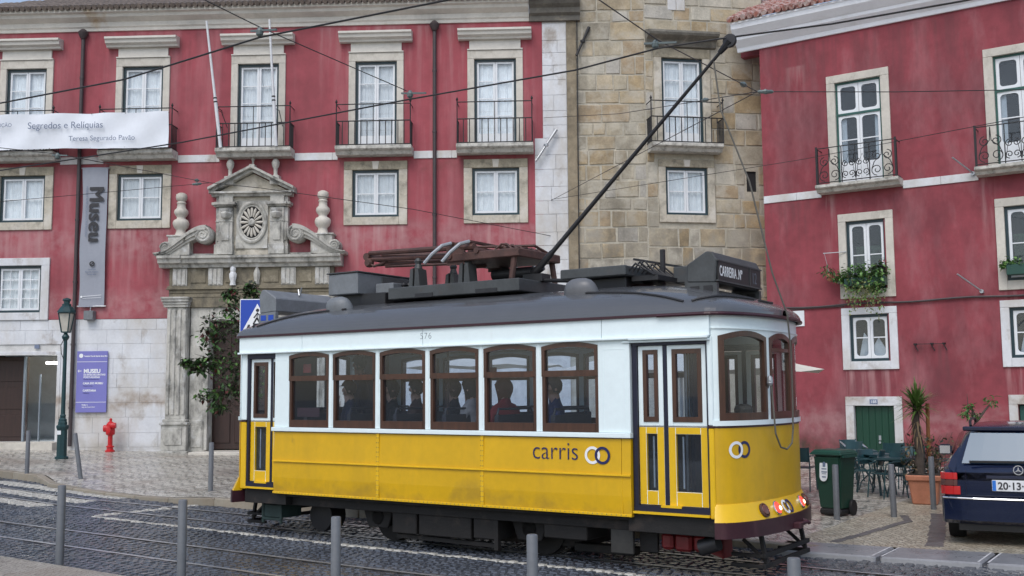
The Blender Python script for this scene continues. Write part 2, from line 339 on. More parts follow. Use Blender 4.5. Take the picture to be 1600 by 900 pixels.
M_calc2 = tiles_mat("plaza limestone mosaic", (.56, .52, .42), (.34, .30, .23), (.07, .06, .045), .075, .45, rustlo=.64, stainc=(.26, .17, .11))
M_calc3 = tiles_mat("near limestone mosaic", (.42, .39, .34), (.32, .29, .25), (.10, .09, .07), .06, .4, rustlo=.66)
M_dirt = mat("bare ground", (.16, .14, .11), .9, var=.2, scale=.3)

# ------------------------------------------------------------------ mesh helpers
class MB:
    def __init__(s): s.v, s.f, s.m, s.k = [], [], [], 0
    def mi(s, k): s.k = k; return s
    def face(s, pts):
        n = len(s.v); s.v += [tuple(p) for p in pts]; s.f.append(tuple(range(n, n + len(pts)))); s.m.append(s.k)
    def add(s, vs, fs):
        n = len(s.v); s.v += [tuple(p) for p in vs]
        for f in fs: s.f.append(tuple(i + n for i in f)); s.m.append(s.k)
    def box(s, x0, x1, y0, y1, z0, z1):
        vs = [(x0, y0, z0), (x1, y0, z0), (x1, y1, z0), (x0, y1, z0), (x0, y0, z1), (x1, y0, z1), (x1, y1, z1), (x0, y1, z1)]
        s.add(vs, [(0, 3, 2, 1), (4, 5, 6, 7), (0, 1, 5, 4), (1, 2, 6, 5), (2, 3, 7, 6), (3, 0, 4, 7)]); return s
    def bar(s, p, q, w, h=None, up=(0, 0, 1)):
        p, q = Vector(p), Vector(q); h = h or w; d = (q - p).normalized(); u = Vector(up)
        if abs(d.dot(u)) > .98: u = Vector((0, 1, 0))
        a = d.cross(u).normalized() * (w / 2); b = a.cross(d).normalized() * (h / 2)
        vs = [p - a - b, p + a - b, p + a + b, p - a + b, q - a - b, q + a - b, q + a + b, q - a + b]
        s.add(vs, [(0, 3, 2, 1), (4, 5, 6, 7), (0, 1, 5, 4), (1, 2, 6, 5), (2, 3, 7, 6), (3, 0, 4, 7)]); return s
    def prism(s, poly, axis, a, b):
        """poly: 2D points; axis 'x': (y,z) extruded in x; 'y': (x,z); 'z': (x,y)"""
        def P(p, t): return {'x': (t, p[0], p[1]), 'y': (p[0], t, p[1]), 'z': (p[0], p[1], t)}[axis]
        n = len(poly); vs = [P(p, a) for p in poly] + [P(p, b) for p in poly]
        s.add(vs, [tuple(range(n - 1, -1, -1)), tuple(range(n, 2 * n))] + [(i, (i + 1) % n, n + (i + 1) % n, n + i) for i in range(n)]); return s
    def tube(s, pts, r, n=8, cap=True, closed=False):
        pts = [Vector(p) for p in pts]; N = len(pts); rs = r if isinstance(r, (list, tuple)) else [r] * N
        base = len(s.v); prev = None
        for i, p in enumerate(pts):
            if closed: d = pts[(i + 1) % N] - pts[i - 1]
            else: d = pts[min(i + 1, N - 1)] - pts[max(i - 1, 0)]
            d.normalize()
            if prev is None:
                u = Vector((0, 0, 1)) if abs(d.z) < .9 else Vector((1, 0, 0)); a = d.cross(u).normalized()
            else:
                a = prev - d * prev.dot(d)
                a = a.normalized() if a.length > 1e-6 else d.cross(Vector((0, 0, 1))).normalized()
            prev = a; b = d.cross(a)
            for j in range(n):
                t = 2 * PI * j / n; s.v.append(tuple(p + (a * math.cos(t) + b * math.sin(t)) * rs[i]))
        def q(i, j): return base + (i % N) * n + j % n
        for i in range(N if closed else N - 1):
            for j in range(n): s.f.append((q(i, j), q(i, j + 1), q(i + 1, j + 1), q(i + 1, j))); s.m.append(s.k)
        if cap and not closed:
            s.f.append(tuple(q(0, j) for j in range(n - 1, -1, -1))); s.m.append(s.k)
            s.f.append(tuple(q(N - 1, j) for j in range(n))); s.m.append(s.k)
        return s
    def lathe(s, prof, c=(0, 0, 0), n=16, axis='z', flute=0, nf=8):
        base = len(s.v); c = Vector(c)
        for (r, h) in prof:
            for j in range(n):
                t = 2 * PI * j / n; rr_ = r * (1 - flute * abs(math.sin(t * nf / 2))) if flute else r
                x, y = rr_ * math.cos(t), rr_ * math.sin(t)
                p = {'z': (x, y, h), 'y': (x, h, -y), 'x': (h, x, y)}[axis]; s.v.append(tuple(c + Vector(p)))
        for i in range(len(prof) - 1):
            for j in range(n):
                s.f.append((base + i * n + j, base + i * n + (j + 1) % n, base + (i + 1) * n + (j + 1) % n, base + (i + 1) * n + j)); s.m.append(s.k)
        s.f.append(tuple(base + j for j in range(n - 1, -1, -1))); s.m.append(s.k)
        k = base + (len(prof) - 1) * n; s.f.append(tuple(k + j for j in range(n))); s.m.append(s.k); return s
    def disc(s, c, r, axis='y', th=.01, n=24, ry=None):
        ry = ry or r
        poly = [(r * math.cos(2 * PI * i / n), ry * math.sin(2 * PI * i / n)) for i in range(n)]
        a = {'x': (1, 2), 'y': (0, 2), 'z': (0, 1)}[axis]; ai = 'xyz'.index(axis)
        poly = [(p[0] + c[a[0]], p[1] + c[a[1]]) for p in poly]; return s.prism(poly, axis, c[ai] - th / 2, c[ai] + th / 2)
    def ring(s, c, r, w, axis='y', th=.01, n=28, a0=0, a1=2 * PI):
        """flat annulus with thickness"""
        full = abs(a1 - a0 - 2 * PI) < 1e-6; m = n if full else n + 1; base = len(s.v)
        for i in range(m):
            t = a0 + (a1 - a0) * i / n
            for (rad, d) in ((r - w / 2, -th / 2), (r + w / 2, -th / 2), (r + w / 2, th / 2), (r - w / 2, th / 2)):
                x, z = rad * math.cos(t), rad * math.sin(t)
                p = {'y': (x, d, z), 'x': (d, x, z), 'z': (x, z, d)}[axis]; s.v.append((c[0] + p[0], c[1] + p[1], c[2] + p[2]))
        for i in range(n):
            k, l = base + 4 * (i % m), base + 4 * ((i + 1) % m)
            for j in range(4): s.f.append((k + j, k + (j + 1) % 4, l + (j + 1) % 4, l + j)); s.m.append(s.k)
        if not full:
            s.f.append(tuple(base + j for j in range(4))); s.m.append(s.k)
            k = base + 4 * (m - 1); s.f.append(tuple(k + j for j in (3, 2, 1, 0))); s.m.append(s.k)
        return s
    def mesh(s, name, mats, smooth=False, bevel=0.0, seg=1, recalc=True):
        me = bpy.data.meshes.new(name); me.from_pydata(s.v, [], s.f)
        for m in (mats if isinstance(mats, (list, tuple)) else [mats]): me.materials.append(m)
        for p, k in zip(me.polygons, s.m): p.material_index = k
        if bevel or recalc:
            bm = bmesh.new(); bm.from_mesh(me)
            bmesh.ops.remove_doubles(bm, verts=bm.verts, dist=1e-5) if smooth else None
            if recalc: bmesh.ops.recalc_face_normals(bm, faces=bm.faces)
            if bevel: bmesh.ops.bevel(bm, geom=[e for e in bm.edges if len(e.link_faces) == 2 and e.calc_face_angle(0) > .6], offset=bevel, segments=seg, affect='EDGES', clamp_overlap=True)
            bm.to_mesh(me); bm.free()
        if smooth:
            for p in me.polygons: p.use_smooth = True
            try: me.set_sharp_from_angle(angle=R(38 if smooth is True else smooth))
            except Exception: pass
        me.update(); return me
    def build(s, name, mats, parent=None, loc=(0, 0, 0), rot=(0, 0, 0), **kw):
        return put(name, s.mesh(name, mats, **kw), parent, loc, rot)

def put(name, data, parent=None, loc=(0, 0, 0), rot=(0, 0, 0)):
    o = bpy.data.objects.new(name, data); col.objects.link(o)
    if parent is not None: o.parent = parent
    o.location = loc; o.rotation_euler = rot
    return o
def thing(name, label, cat, loc=(0, 0, 0), rot=(0, 0, 0), group=None):
    o = put(name, None, None, loc, rot); o.empty_display_size = .2
    return tag(o, label, cat, group)
def tag(o, label, cat, group=None):
    o["label"] = label; o["category"] = cat
    if group: o["group"] = group
    return o
def struct(o, label=None, cat=None, kind='structure'):
    o["kind"] = kind
    if label: o["label"] = label
    if cat: o["category"] = cat
    return o
KIDS = {}
def copy_tree(o, parent=None, loc=None, rot=None, label=None):
    kids = list(o.children) if o.name not in KIDS else KIDS[o.name]
    KIDS[o.name] = kids
    c = o.copy(); col.objects.link(c)
    c.parent = parent if parent is not None else o.parent
    if loc is not None: c.location = loc
    if rot is not None: c.rotation_euler = rot
    if label: c["label"] = label
    for k in kids: copy_tree(k, c)
    return c
def text(name, body, size, m, parent, loc, rot=(PI / 2, 0, 0), align='LEFT', ext=.002, sx=1.0, bold=0.0, space=1.0, shear=0):
    cu = bpy.data.curves.new(name, 'FONT'); cu.body = body; cu.size = size; cu.extrude = ext; cu.align_x = align; cu.offset = bold
    cu.space_character = space; cu.shear = shear
    cu.materials.append(m); t_ = bpy.data.objects.new("tmp_text", cu); col.objects.link(t_)
    me = bpy.data.meshes.new_from_object(t_.evaluated_get(bpy.context.evaluated_depsgraph_get())); me.name = name
    bpy.data.objects.remove(t_); o = put(name, me, parent, loc, rot); o.scale = (sx, 1, 1); return o

def wall_holes(x0, x1, z0, z1, holes, depth, y=0.0, m=None):
    """front wall sheet at y with rectangular openings and reveals of the given depth"""
    b = MB()
    xs = sorted({x0, x1, *[h[0] for h in holes], *[h[1] for h in holes]}); xs = [x for x in xs if x0 <= x <= x1]
    zs = sorted({z0, z1, *[h[2] for h in holes], *[h[3] for h in holes]}); zs = [z for z in zs if z0 <= z <= z1]
    for i in range(len(xs) - 1):
        for j in range(len(zs) - 1):
            cx, cz = (xs[i] + xs[i + 1]) / 2, (zs[j] + zs[j + 1]) / 2
            if any(h[0] < cx < h[1] and h[2] < cz < h[3] for h in holes): continue
            b.face([(xs[i], y, zs[j]), (xs[i + 1], y, zs[j]), (xs[i + 1], y, zs[j + 1]), (xs[i], y, zs[j + 1])])
    for (a, c, d, e) in holes:
        a_, c_, d_, e_ = max(a, x0), min(c, x1), max(d, z0), min(e, z1)
        b.face([(a_, y, d_), (a_, y + depth, d_), (a_, y + depth, e_), (a_, y, e_)])
        b.face([(c_, y, d_), (c_, y, e_), (c_, y + depth, e_), (c_, y + depth, d_)])
        b.face([(a_, y, e_), (a_, y + depth, e_), (c_, y + depth, e_), (c_, y, e_)])
        b.face([(a_, y, d_), (c_, y, d_), (c_, y + depth, d_), (a_, y + depth, d_)])
    return b
def rrect(x0, x1, z0, z1, r, n=5):
    pts = []
    for cx, cz, a in ((x1 - r, z1 - r, 0), (x0 + r, z1 - r, 90), (x0 + r, z0 + r, 180), (x1 - r, z0 + r, 270)):
        for i in range(n): t = R(a + 90 * i / (n - 1)); pts.append((cx + r * math.cos(t), cz + r * math.sin(t)))
    return pts
def ring_cell(b, ox, r, inner, y0, y1):
    """plate cell (x0,x1,z0,z1) with a rounded hole; thickness y0..y1"""
    x0, x1, z0, z1 = ox; i0, i1, k0, k1 = inner
    inn = rrect(i0, i1, k0, k1, r); cx, cz = (i0 + i1) / 2, (k0 + k1) / 2; out = []
    n = 5
    for c, (X, Z) in enumerate(((x1, z1), (x0, z1), (x0, z0), (x1, z0))):
        for i in range(n):
            p = inn[c * n + i]; h = (n - 1) / 2
            if c in (0, 2): out.append((X, p[1]) if i < h else ((p[0], Z) if i > h else (X, Z)))
            else: out.append((p[0], Z) if i < h else ((X, p[1]) if i > h else (X, Z)))
    N = len(inn)
    for i in range(N):
        j = (i + 1) % N
        b.face([(out[i][0], y0, out[i][1]), (out[j][0], y0, out[j][1]), (inn[j][0], y0, inn[j][1]), (inn[i][0], y0, inn[i][1])])
        b.face([(inn[i][0], y0, inn[i][1]), (inn[j][0], y0, inn[j][1]), (inn[j][0], y1, inn[j][1]), (inn[i][0], y1, inn[i][1])])

# ------------------------------------------------------------------ ground shape and track frame
P1 = Vector((2.0658, 11.1, 0)); EX = Vector((.8285, -.56, 0)).normalized(); EY = Vector((-EX.y, EX.x, 0))
TROT = math.atan2(EX.y, EX.x)
def T(s, t, z=0.0): p = P1 + EX * s + EY * t; return Vector((p.x, p.y, z))
def lift(x, y): return .010 * max(0, -x - 2) + .028 * max(0, -x - 8) - .012 * min(max(x - 1, 0), 3)
KERB = [(-48, 5.2), (-30, 3.7), (-20, 2.95), (-16.6, 2.85), (-15.7, 2.45), (-11.6, 2.2), (-9.9, 2.3), (-6, 2.55), (-1.2, 2.75), (0.3, 2.9), (2.5, 3.2), (6, 3.75), (14, 5.2), (30, 8.5), (80, 20)]
def lerp_tab(tab, x):
    if x <= tab[0][0]: return tab[0][1]
    for (a, u), (b, v) in zip(tab, tab[1:]):
        if x <= b: return u + (v - u) * (x - a) / (b - a)
    return tab[-1][1]
def kerb_t(s): return lerp_tab(KERB, s)
KH = [(-48, .13), (-16.6, .13), (-15.6, .035), (-12.0, .035), (-10.6, .12), (-3, .12), (-.3, .05), (30, .05)]
def kerb_h(s): return lerp_tab(KH, s)
def pav_z(s, t):
    p = T(s, t); d = max(0, t - kerb_t(s)); k = min(1, max(0, (-s - 1) / 5))
    bl = min(1, d / 2.5)
    return lift(p.x, p.y) + kerb_h(s) * (1 - bl) + (.12 * k + .05 * (1 - k)) * bl + .022 * d * k
def road_z(s, t): p = T(s, t); return lift(p.x, p.y)

# ================================================================== GROUND, ROAD, PAVEMENTS
b = MB(); b.face([(-400, -300, -.6), (400, -300, -.6), (400, 500, -.6), (-400, 500, -.6)])
struct(b.build("ground", M_dirt))
b = MB(); ss = [-46 + 1.0 * i for i in range(110)]
for s0, s1 in zip(ss, ss[1:]):
    n = 8
    for j in range(n):
        q = []
        for s_, jj in ((s0, j), (s1, j), (s1, j + 1), (s0, j + 1)):
            t_ = -3.3 + (kerb_t(s_) + .05 + 3.3) * jj / n; q.append(T(s_, t_, road_z(s_, t_) - .022))
        b.face(q)
road = struct(b.build("road", M_grout, recalc=False))

RAILS = [(.74, 0), (1.64, 0), (-1.17, 1), (-2.10, 1)]
STOP_S = -10.75
def line_t(s): return .11 - .05 * max(0, s + 10.7) / 9
def is_white(s, t):
    if -10.75 <= s < 3 and abs(t - line_t(s)) < .06: return True
    if abs(s + 10.75) < .09 and .1 < t < kerb_t(s): return True
    if -17.4 < s < -12.75:
        for c in (.52, 1.42, 2.28):
            if abs(t - c) < .24: return True
    return False
setts = MB(); whites = MB(); NEAR = []
def sett_geom(b, cx, cy, hx, hy, z, ang, tilt):
    ca, sa = math.cos(ang), math.sin(ang)
    def P(u, v, zz): return (cx + u * ca - v * sa, cy + u * sa + v * ca, zz)
    i = .014; d = .03
    lo = [P(-hx, -hy, z - d), P(hx, -hy, z - d), P(hx, hy, z - d), P(-hx, hy, z - d)]
    up = [P(-hx + i, -hy + i, z + tilt), P(hx - i, -hy + i, z - tilt), P(hx - i, hy - i, z - tilt * .5), P(-hx + i, hy - i, z + tilt * .6)]
    b.add(lo + up, [(4, 5, 6, 7), (0, 1, 5, 4), (1, 2, 6, 5), (2, 3, 7, 6), (3, 0, 4, 7)])
sp_t = .112; row = 0; t = -3.18
while t < 4.2:
    s = -24 + (.05 if row % 2 else 0); w = .1
    while s < 6.5:
        w = U(.105, .150) if s > -14 else U(.15, .22)
        kt = kerb_t(s)
        if t > kt - .06: s += w; continue
        if any(abs(t - rt) < (.062 if 1 else 0) for rt, _ in RAILS): s += w; continue
        p = T(s + w / 2, t, 0); z = lift(p.x, p.y) + U(-.007, .006)
        wh = is_white(s + w / 2, t)
        g = .008
        if wh: sett_geom(whites, p.x, p.y, w / 2 - g, sp_t / 2 - g, z + .004, TROT + U(-.05, .05), U(-.002, .002))
        else:
            dist = math.hypot(p.x, p.y)
            if t < -2.35 and -8.2 < s < 1.6: NEAR.append((dist, p.x, p.y, z, w))
            else: sett_geom(setts, p.x, p.y, w / 2 - g, sp_t / 2 - g, z, TROT + U(-.07, .07), U(-.004, .004))
        s += w
    t += sp_t; row += 1
NEAR.sort(); protos = []
for k in range(6):
    pb = MB(); sett_geom(pb, 0, 0, .046 + .005 * k, .047, 0, 0, U(-.005, .005)); protos.append(pb.mesh("cobble", M_sett, recalc=False))
for i, (d_, x, y, z, w) in enumerate(NEAR):
    if i < 300:
        k = min(5, max(0, int(((w / 2 - .008) - .046) / .005 + .5))); put("cobble", protos[k], road, (x, y, z), (0, 0, TROT + U(-.07, .07)))
    else: sett_geom(setts, x, y, w / 2 - .008, sp_t / 2 - .008, z, TROT + U(-.07, .07), U(-.004, .004))
struct(setts.build("cobbles", M_sett, road, recalc=False), kind='stuff')
struct(whites.build("road_marking", M_settw, recalc=False))

for k, (rt, trk) in enumerate(RAILS):
    o = None; b = MB(); sgn = 1 if k in (0, 3) else -1    # groove on the inner side
    for s0, s1 in zip(ss, ss[1:]):
        def rp(s_, dt, dz): return T(s_, rt + dt, road_z(s_, rt) + dz)
        b.k = 0
        b.face([rp(s0, -.03, .004), rp(s1, -.03, .004), rp(s1, .028, .004), rp(s0, .028, .004)])
        b.k = 1
        for a_, c_ in ((-.058, -.03), (.028, .058)):
            b.face([rp(s0, a_, -.014), rp(s1, a_, -.014), rp(s1, c_, -.014), rp(s0, c_, -.014)])
        b.face([rp(s0, -.03, .004), rp(s0, -.03, -.02), rp(s1, -.03, -.02), rp(s1, -.03, .004)])
    struct(b.build("tram_rail", [M_steel, M_railside], recalc=False))

# far pavement and plaza: one sheet each, meeting at the side house's forecourt
def sheet(name, m, s0, s1, tfun0, tfun1, zfun, ns, nt):
    b = MB()
    for i in range(ns):
        for j in range(nt):
            q = []
            for (ii, jj) in ((i, j), (i + 1, j), (i + 1, j + 1), (i, j + 1)):
                s_ = s0 + (s1 - s0) * ii / ns; a, c = tfun0(s_), tfun1(s_); t_ = a + (c - a) * (jj / nt); q.append(T(s_, t_, zfun(s_, t_)))
            b.face(q)
    return b
sm = M_calc
pv = sheet("pavement", M_calc, -46, -.35, lambda s: kerb_t(s) + .16, lambda s: 34, pav_z, 92, 40)
struct(pv.build("pavement", M_calc, smooth=True, recalc=False))
pz = sheet("plaza", M_calc2, -.35, 60, lambda s: kerb_t(s) + .42, lambda s: 44, pav_z, 80, 40)
plaza = struct(pz.build("plaza_paving", M_calc2, smooth=True, recalc=False))
npv = sheet("near_pavement", M_calc3, -46, 60, lambda s: -14, lambda s: -3.24, lambda s, t: road_z(s, t) + .055, 40, 6)
struct(npv.build("near_pavement", M_calc3, recalc=False))
# strips of dark setts across the plaza
def strip(pts, w, name):
    b = MB()
    for (a, c) in zip(pts, pts[1:]):
        d = Vector((c[0] - a[0], c[1] - a[1])); L = d.length; d.normalize(); n = Vector((-d.y, d.x)); k = max(1, int(L / .3))
        for i in range(k):
            u0, u1 = L * i / k + .008, L * (i + 1) / k - .008
            q = []
            for (u, v) in ((u0, -w / 2), (u1, -w / 2), (u1, w / 2), (u0, w / 2)):
                ss_, tt_ = a[0] + d.x * u + n.x * (v + U(-.02, .02)), a[1] + d.y * u + n.y * (v + U(-.02, .02)); q.append(T(ss_, tt_, pav_z(ss_, tt_) + .006))
            lo = [(p.x, p.y, p.z - .03) for p in q]
            b.add(lo + [tuple(p) for p in q], [(4, 5, 6, 7), (0, 1, 5, 4), (1, 2, 6, 5), (2, 3, 7, 6), (3, 0, 4, 7)])
    o = b.build(name, mat("dark strip stone " + str(len(MATS)), (.13, .125, .125), .4, var=.2, scale=4, bump=.15, rvar=.1), plaza, recalc=False); struct(o, kind='stuff'); return o
strip([(.17, 3.45), (.32, 4.9), (.44, 6.2), (.2, 6.9)], .12, "paving_strip")
strip([(1.36, 3.72), (.97, 5.7), (.62, 7.4)], .22, "paving_strip")

# kerb stones
kb = MB()
for s0, s1 in zip(ss, ss[1:]):
    if s1 > -.2: continue
    kb.face([T(s0, kerb_t(s0) + .02, road_z(s0, 3) - .03), T(s1, kerb_t(s1) + .02, road_z(s1, 3) - .03), T(s1, kerb_t(s1) + .02, road_z(s1, 3) + kerb_h(s1) - .02), T(s0, kerb_t(s0) + .02, road_z(s0, 3) + kerb_h(s0) - .02)])
    kb.face([T(s0, kerb_t(s0) + .02, road_z(s0, 3) + kerb_h(s0) - .02), T(s1, kerb_t(s1) + .02, road_z(s1, 3) + kerb_h(s1) - .02), T(s1, kerb_t(s1) + .2, road_z(s1, 3) + kerb_h(s1) - .02), T(s0, kerb_t(s0) + .2, road_z(s0, 3) + kerb_h(s0) - .02)])
kerb = struct(kb.build("kerb", M_kerb, recalc=False))
s = -34.0
while s < -.6:
    L = U(.9, 1.25); e = s + L - .015; w = .18; d_ = -.012
    q = []
    for (s_, tt, top) in ((s, 0, 0), (e, 0, 0), (e, w, 0), (s, w, 0), (s, .012, 1), (e, .012, 1), (e, w, 1), (s, w, 1)):
        q.append(T(s_, kerb_t(s_) + tt, road_z(s_, kerb_t(s_)) + (kerb_h(s_) + .004 if top else -.05)))
    bb = MB(); c0 = q[0].copy(); bb.add([p - c0 for p in q], [(4, 5, 6, 7), (0, 1, 5, 4), (1, 2, 6, 5), (2, 3, 7, 6), (3, 0, 4, 7)])
    bb.build("kerb_stone", M_kerb, kerb, c0, bevel=.012); s += L
s = -.25
for L in (1.25, 1.14, 1.12, 1.2, 1.2, 1.2, 1.2):
    e = s + L - .05; q = []
    def kf(s_): return kerb_t(s_) - .48
    for (s_, tt, top) in ((s, 0, 0), (e, 0, 0), (e, 1, 0), (s, 1, 0), (s, .02, 1), (e, .02, 1), (e, 1, 1), (s, 1, 1)):
        a, c = kf(s_), kerb_t(s_) + .42; t_ = a + (c - a) * tt; q.append(T(s_, t_, road_z(s_, t_) + (.055 if top else -.05)))
    bb = MB(); c0 = q[0].copy(); bb.add([p - c0 for p in q], [(4, 5, 6, 7), (0, 1, 5, 4), (1, 2, 6, 5), (2, 3, 7, 6), (3, 0, 4, 7)])
    bb.build("kerb_slab", M_kerbwet, kerb, c0, bevel=.02)
    mb = MB()
    for e_ in (e - .02, ):
        for off in (-.03, .075):
            q = [T(e_ + off + k_, kf(e_) + .03 + (kerb_t(e_) + .40 - kf(e_) - .05) * v, road_z(e_, 3) + .059 if off < 0 or 1 else 0) for (k_, v) in ((0, 0), (.022, 0), (.022, 1), (0, 1))]
            mb.face(q)
    mb.build("joint_line", mat("white joint " + str(len(MATS)), (.62, .62, .63), .5, var=.15), kerb, recalc=False)
    s += L

# ================================================================== HELPERS FOR FACADE ELEMENTS
def casement(parent, cx, z0, w, h, rows, panel=0.0, fm=M_greenp, sm_=M_whitep, ft=.072, curtain=True, rounded=False, transom=0.0, y=.07, cols=1, name="window", glass=None):
    """two-leaf window or glazed door in its own frame; origin at bottom centre of the frame"""
    hw = w / 2; b = MB()
    b.box(-hw, -hw + ft, y - .03, y + .09, 0, h); b.box(hw - ft, hw, y - .03, y + .09, 0, h)
    b.box(-hw + ft, hw - ft, y - .03, y + .09, h - ft, h)
    if panel < .001: b.box(-hw + ft, hw - ft, y - .03, y + .09, 0, ft)
    zt = h - ft - transom
    if transom: b.box(-hw + ft, hw - ft, y - .035, y + .09, zt - .06, zt)
    win = b.build(name, fm, parent, (cx, 0, z0))
    g = glass or M_glass
    sash = MB(); panes = []
    ztop = zt - .06 if transom else h - ft; zb = 0.0 if panel > .001 else ft
    for sg in (-1, 1):
        a, c = sorted((sg * .004, sg * (hw - ft))); stl = .055
        sash.box(a, a + stl, y, y + .05, zb, ztop); sash.box(c - stl, c, y, y + .05, zb, ztop)
        sash.box(a + stl, c - stl, y, y + .05, ztop - stl, ztop)
        pb = zb + max(panel, stl + .01); sash.box(a + stl, c - stl, y + .004, y + .046, zb, pb)
        zz0, zz1 = pb, ztop - stl
        for r in range(rows):
            ra, rb = zz0 + (zz1 - zz0) * r / rows, zz0 + (zz1 - zz0) * (r + 1) / rows
            if r: sash.box(a + stl, c - stl, y + .006, y + .04, ra - .014, ra + .014)
            for q in range(cols):
                pa, pc = a + stl + (c - a - 2 * stl) * q / cols, a + stl + (c - a - 2 * stl) * (q + 1) / cols
                if q and r == 0: sash.box(pa - .011, pa + .011, y + .008, y + .038, zz0, zz1)
                panes.append((pa, pc, ra, rb))
        if rounded:
            ring_cell(sash, (a, c, zb, ztop), .09, (a + stl + .01, c - stl - .01, pb, ztop - stl - .01), y - .006, y + .05)
        if transom:
            ring_cell(sash, (a, c, zt, h - ft), .08, (a + stl + .02, c - stl - .02, zt + .08, h - ft - .08), y - .006, y + .05)
            panes.append((a + stl, c - stl, zt + .06, h - ft - .06))
    sash.build("sash", sm_, win)
    cache = {}
    for (pa, pc, ra, rb) in panes:
        k = (round(pc - pa, 3), round(rb - ra, 3))
        if k not in cache:
            pm = MB(); pm.box(-k[0] / 2, k[0] / 2, -.003, .003, -k[1] / 2, k[1] / 2); cache[k] = pm.mesh("pane", g)
        put("pane", cache[k], win, ((pa + pc) / 2, y + .022, (ra + rb) / 2))
    if curtain:
        cu = MB(); n = 36; zc = h - ft - .01
        for i in range(n):
            x0, x1 = -hw + ft + (w - 2 * ft) * i / n, -hw + ft + (w - 2 * ft) * (i + 1) / n
            f = lambda x: y + .10 + .012 * math.sin(x * 38) + .006 * math.sin(x * 91)
            cu.face([(x0, f(x0), .02), (x1, f(x1), .02), (x1, f(x1), zc), (x0, f(x0), zc)])
        cu.build("curtain", M_curtain, win, smooth=True, recalc=False)
    return win
def surround(win, w, h, wo, ho_top, ho_bot, m, y=-.05, depth=.10, keystone=False, jm=None):
    """stone frame pieces round an opening, children of the window; wo = outer width"""
    hw, ho = w / 2, wo / 2
    for nm, x0, x1, z0, z1 in (("jamb_stone", -ho, -hw, -ho_bot if ho_bot > 0 else 0, h), ("jamb_stone", hw, ho, -ho_bot if ho_bot > 0 else 0, h), ("lintel_stone", -ho, ho, h + .003, h + ho_top)):
        b = MB(); b.box(x0, x1, y, depth, z0, z1); b.build(nm, m if nm[0] == "l" else (jm or m), win, bevel=.008)
    if ho_bot > 0:
        b = MB(); b.box(-hw + .002, hw - .002, y - .004, depth, -ho_bot, -.003); b.build("sill_stone", jm or m, win, bevel=.008)
    if keystone:
        b = MB(); b.prism([(-.07, h + .01), (.07, h + .01), (.10, h + ho_top - .01), (-.10, h + ho_top - .01)], 'y', y - .025, y + .01); b.build("keystone", M_stone, win)
def hood(win, zb, m):
    b = MB()
    b.box(-.80, .80, -.085, .0, zb - .295, zb - .265)
    b.box(-.74, .74, -.06, .0, zb - .262, zb - .002)
    prof = [(0, 0), (-.16, 0), (-.18, .05), (-.27, .10), (-.29, .18), (-.34, .21), (-.34, .27), (0, .31)]
    b.prism([(p[0], zb + p[1]) for p in prof], 'x', -1.06, 1.06)
    b.build("hood_mould", m, win)
def scrape(p): return p
def railing_bars(hw, dep, zt, zm, n, mid=True):
    """balcony railing: hand rail, lower rail, base rail, balusters on three sides; origin at slab top"""
    b = MB(); r = .014
    for z, rr_ in ((zt, .016), (zm, .018), (.03, .016)):
        b.tube([(-hw, -.02, z), (-hw, -dep, z), (hw, -dep, z), (hw, -.02, z)], rr_, 6)
    for sg in (-1, 1):
        b.tube([(sg * hw, -dep, 0), (sg * hw, -dep, zt + .03)], .017, 6)
        b.lathe([(.0, zt + .02), (.03, zt + .05), (.036, zt + .08), (.02, zt + .11), (.004, zt + .15)], (sg * hw, -dep, 0), 8)
        for k in range(1, 5): y = -dep + dep * k / 5; b.tube([(sg * hw, y, .03), (sg * hw, y, zm)], r, 5)
    for i in range(1, n):
        x = -hw + 2 * hw * i / n; full = mid and i == n // 2
        b.tube([(x, -dep, .03), (x, -dep, zt if full else zm)], r if not full else .012, 5)
        for z in (zm * .5,): b.lathe([(.004, z - .02), (.017, z), (.004, z + .02)], (x, -dep, 0), 6)
    return b
def slab_mesh(hw, dep, th):
    b = MB(); prof = [(0, -th), (-dep + .16, -th), (-dep + .10, -th * .62), (-dep + .03, -th * .5), (-dep, -th * .38), (-dep, 0), (0, 0)]
    b.prism(prof, 'x', -hw, hw); return b

# ================================================================== MUSEUM
MROT = R(-2.65)
def ux(u): return u * (1 + .00089 * abs(u)) if u < 0 else u
mus = thing("museum_building", "long red museum with white stone trim, balconies and a carved stone portal", "building", (0, 29.5, 0), (0, 0, MROT))
WX = [ux(u) for u in (-14.08, -10.67, -7.30, -3.88, -0.44)]
GB = -.2
holes = [(x - .66, x + .66, 8.92, 11.66) for x in WX] + [(x - .68, x + .68, 6.95, 8.42) for x in (WX[0], WX[1], WX[3], WX[4])]
holes += [(WX[0] - .67, WX[0] + .68, 4.33, 5.76)]
wb = wall_holes(-16.6, .92, 4.16, 12.70, holes, .30)
o = wb.build("plaster_wall", M_red, mus, recalc=False)
DX0, DX1 = -16.1, ux(-12.80)          # ground floor doorway (part of it outside the picture)
PCX = ux(-7.37)
wb = wall_holes(-16.6, .92, GB, 4.155, [(DX0, DX1, GB, 3.24), (PCX - 1.25, PCX + 1.25, GB, 4.08)], .45, y=.03)
wb.build("plinth_wall", M_mortar, mus, recalc=False)
b = MB(); b.box(-16.6, 1.5, 9, 9.2, GB, 13); b.box(-16.6, -16.4, .0, 9, GB, 13); b.box(1.35, 1.5, .5, 9, GB, 13); b.box(-16.4, 1.35, .6, 9, 12.95, 13.1); b.box(-16.4, 1.35, .5, 9, 6.2, 6.3); b.box(-12.7, -12.6, .5, 9, GB, 6.2); b.box(-12.7, 1.3, 2.5, 2.6, GB, 6.2)
b.build("inner_shell", M_dark, mus)
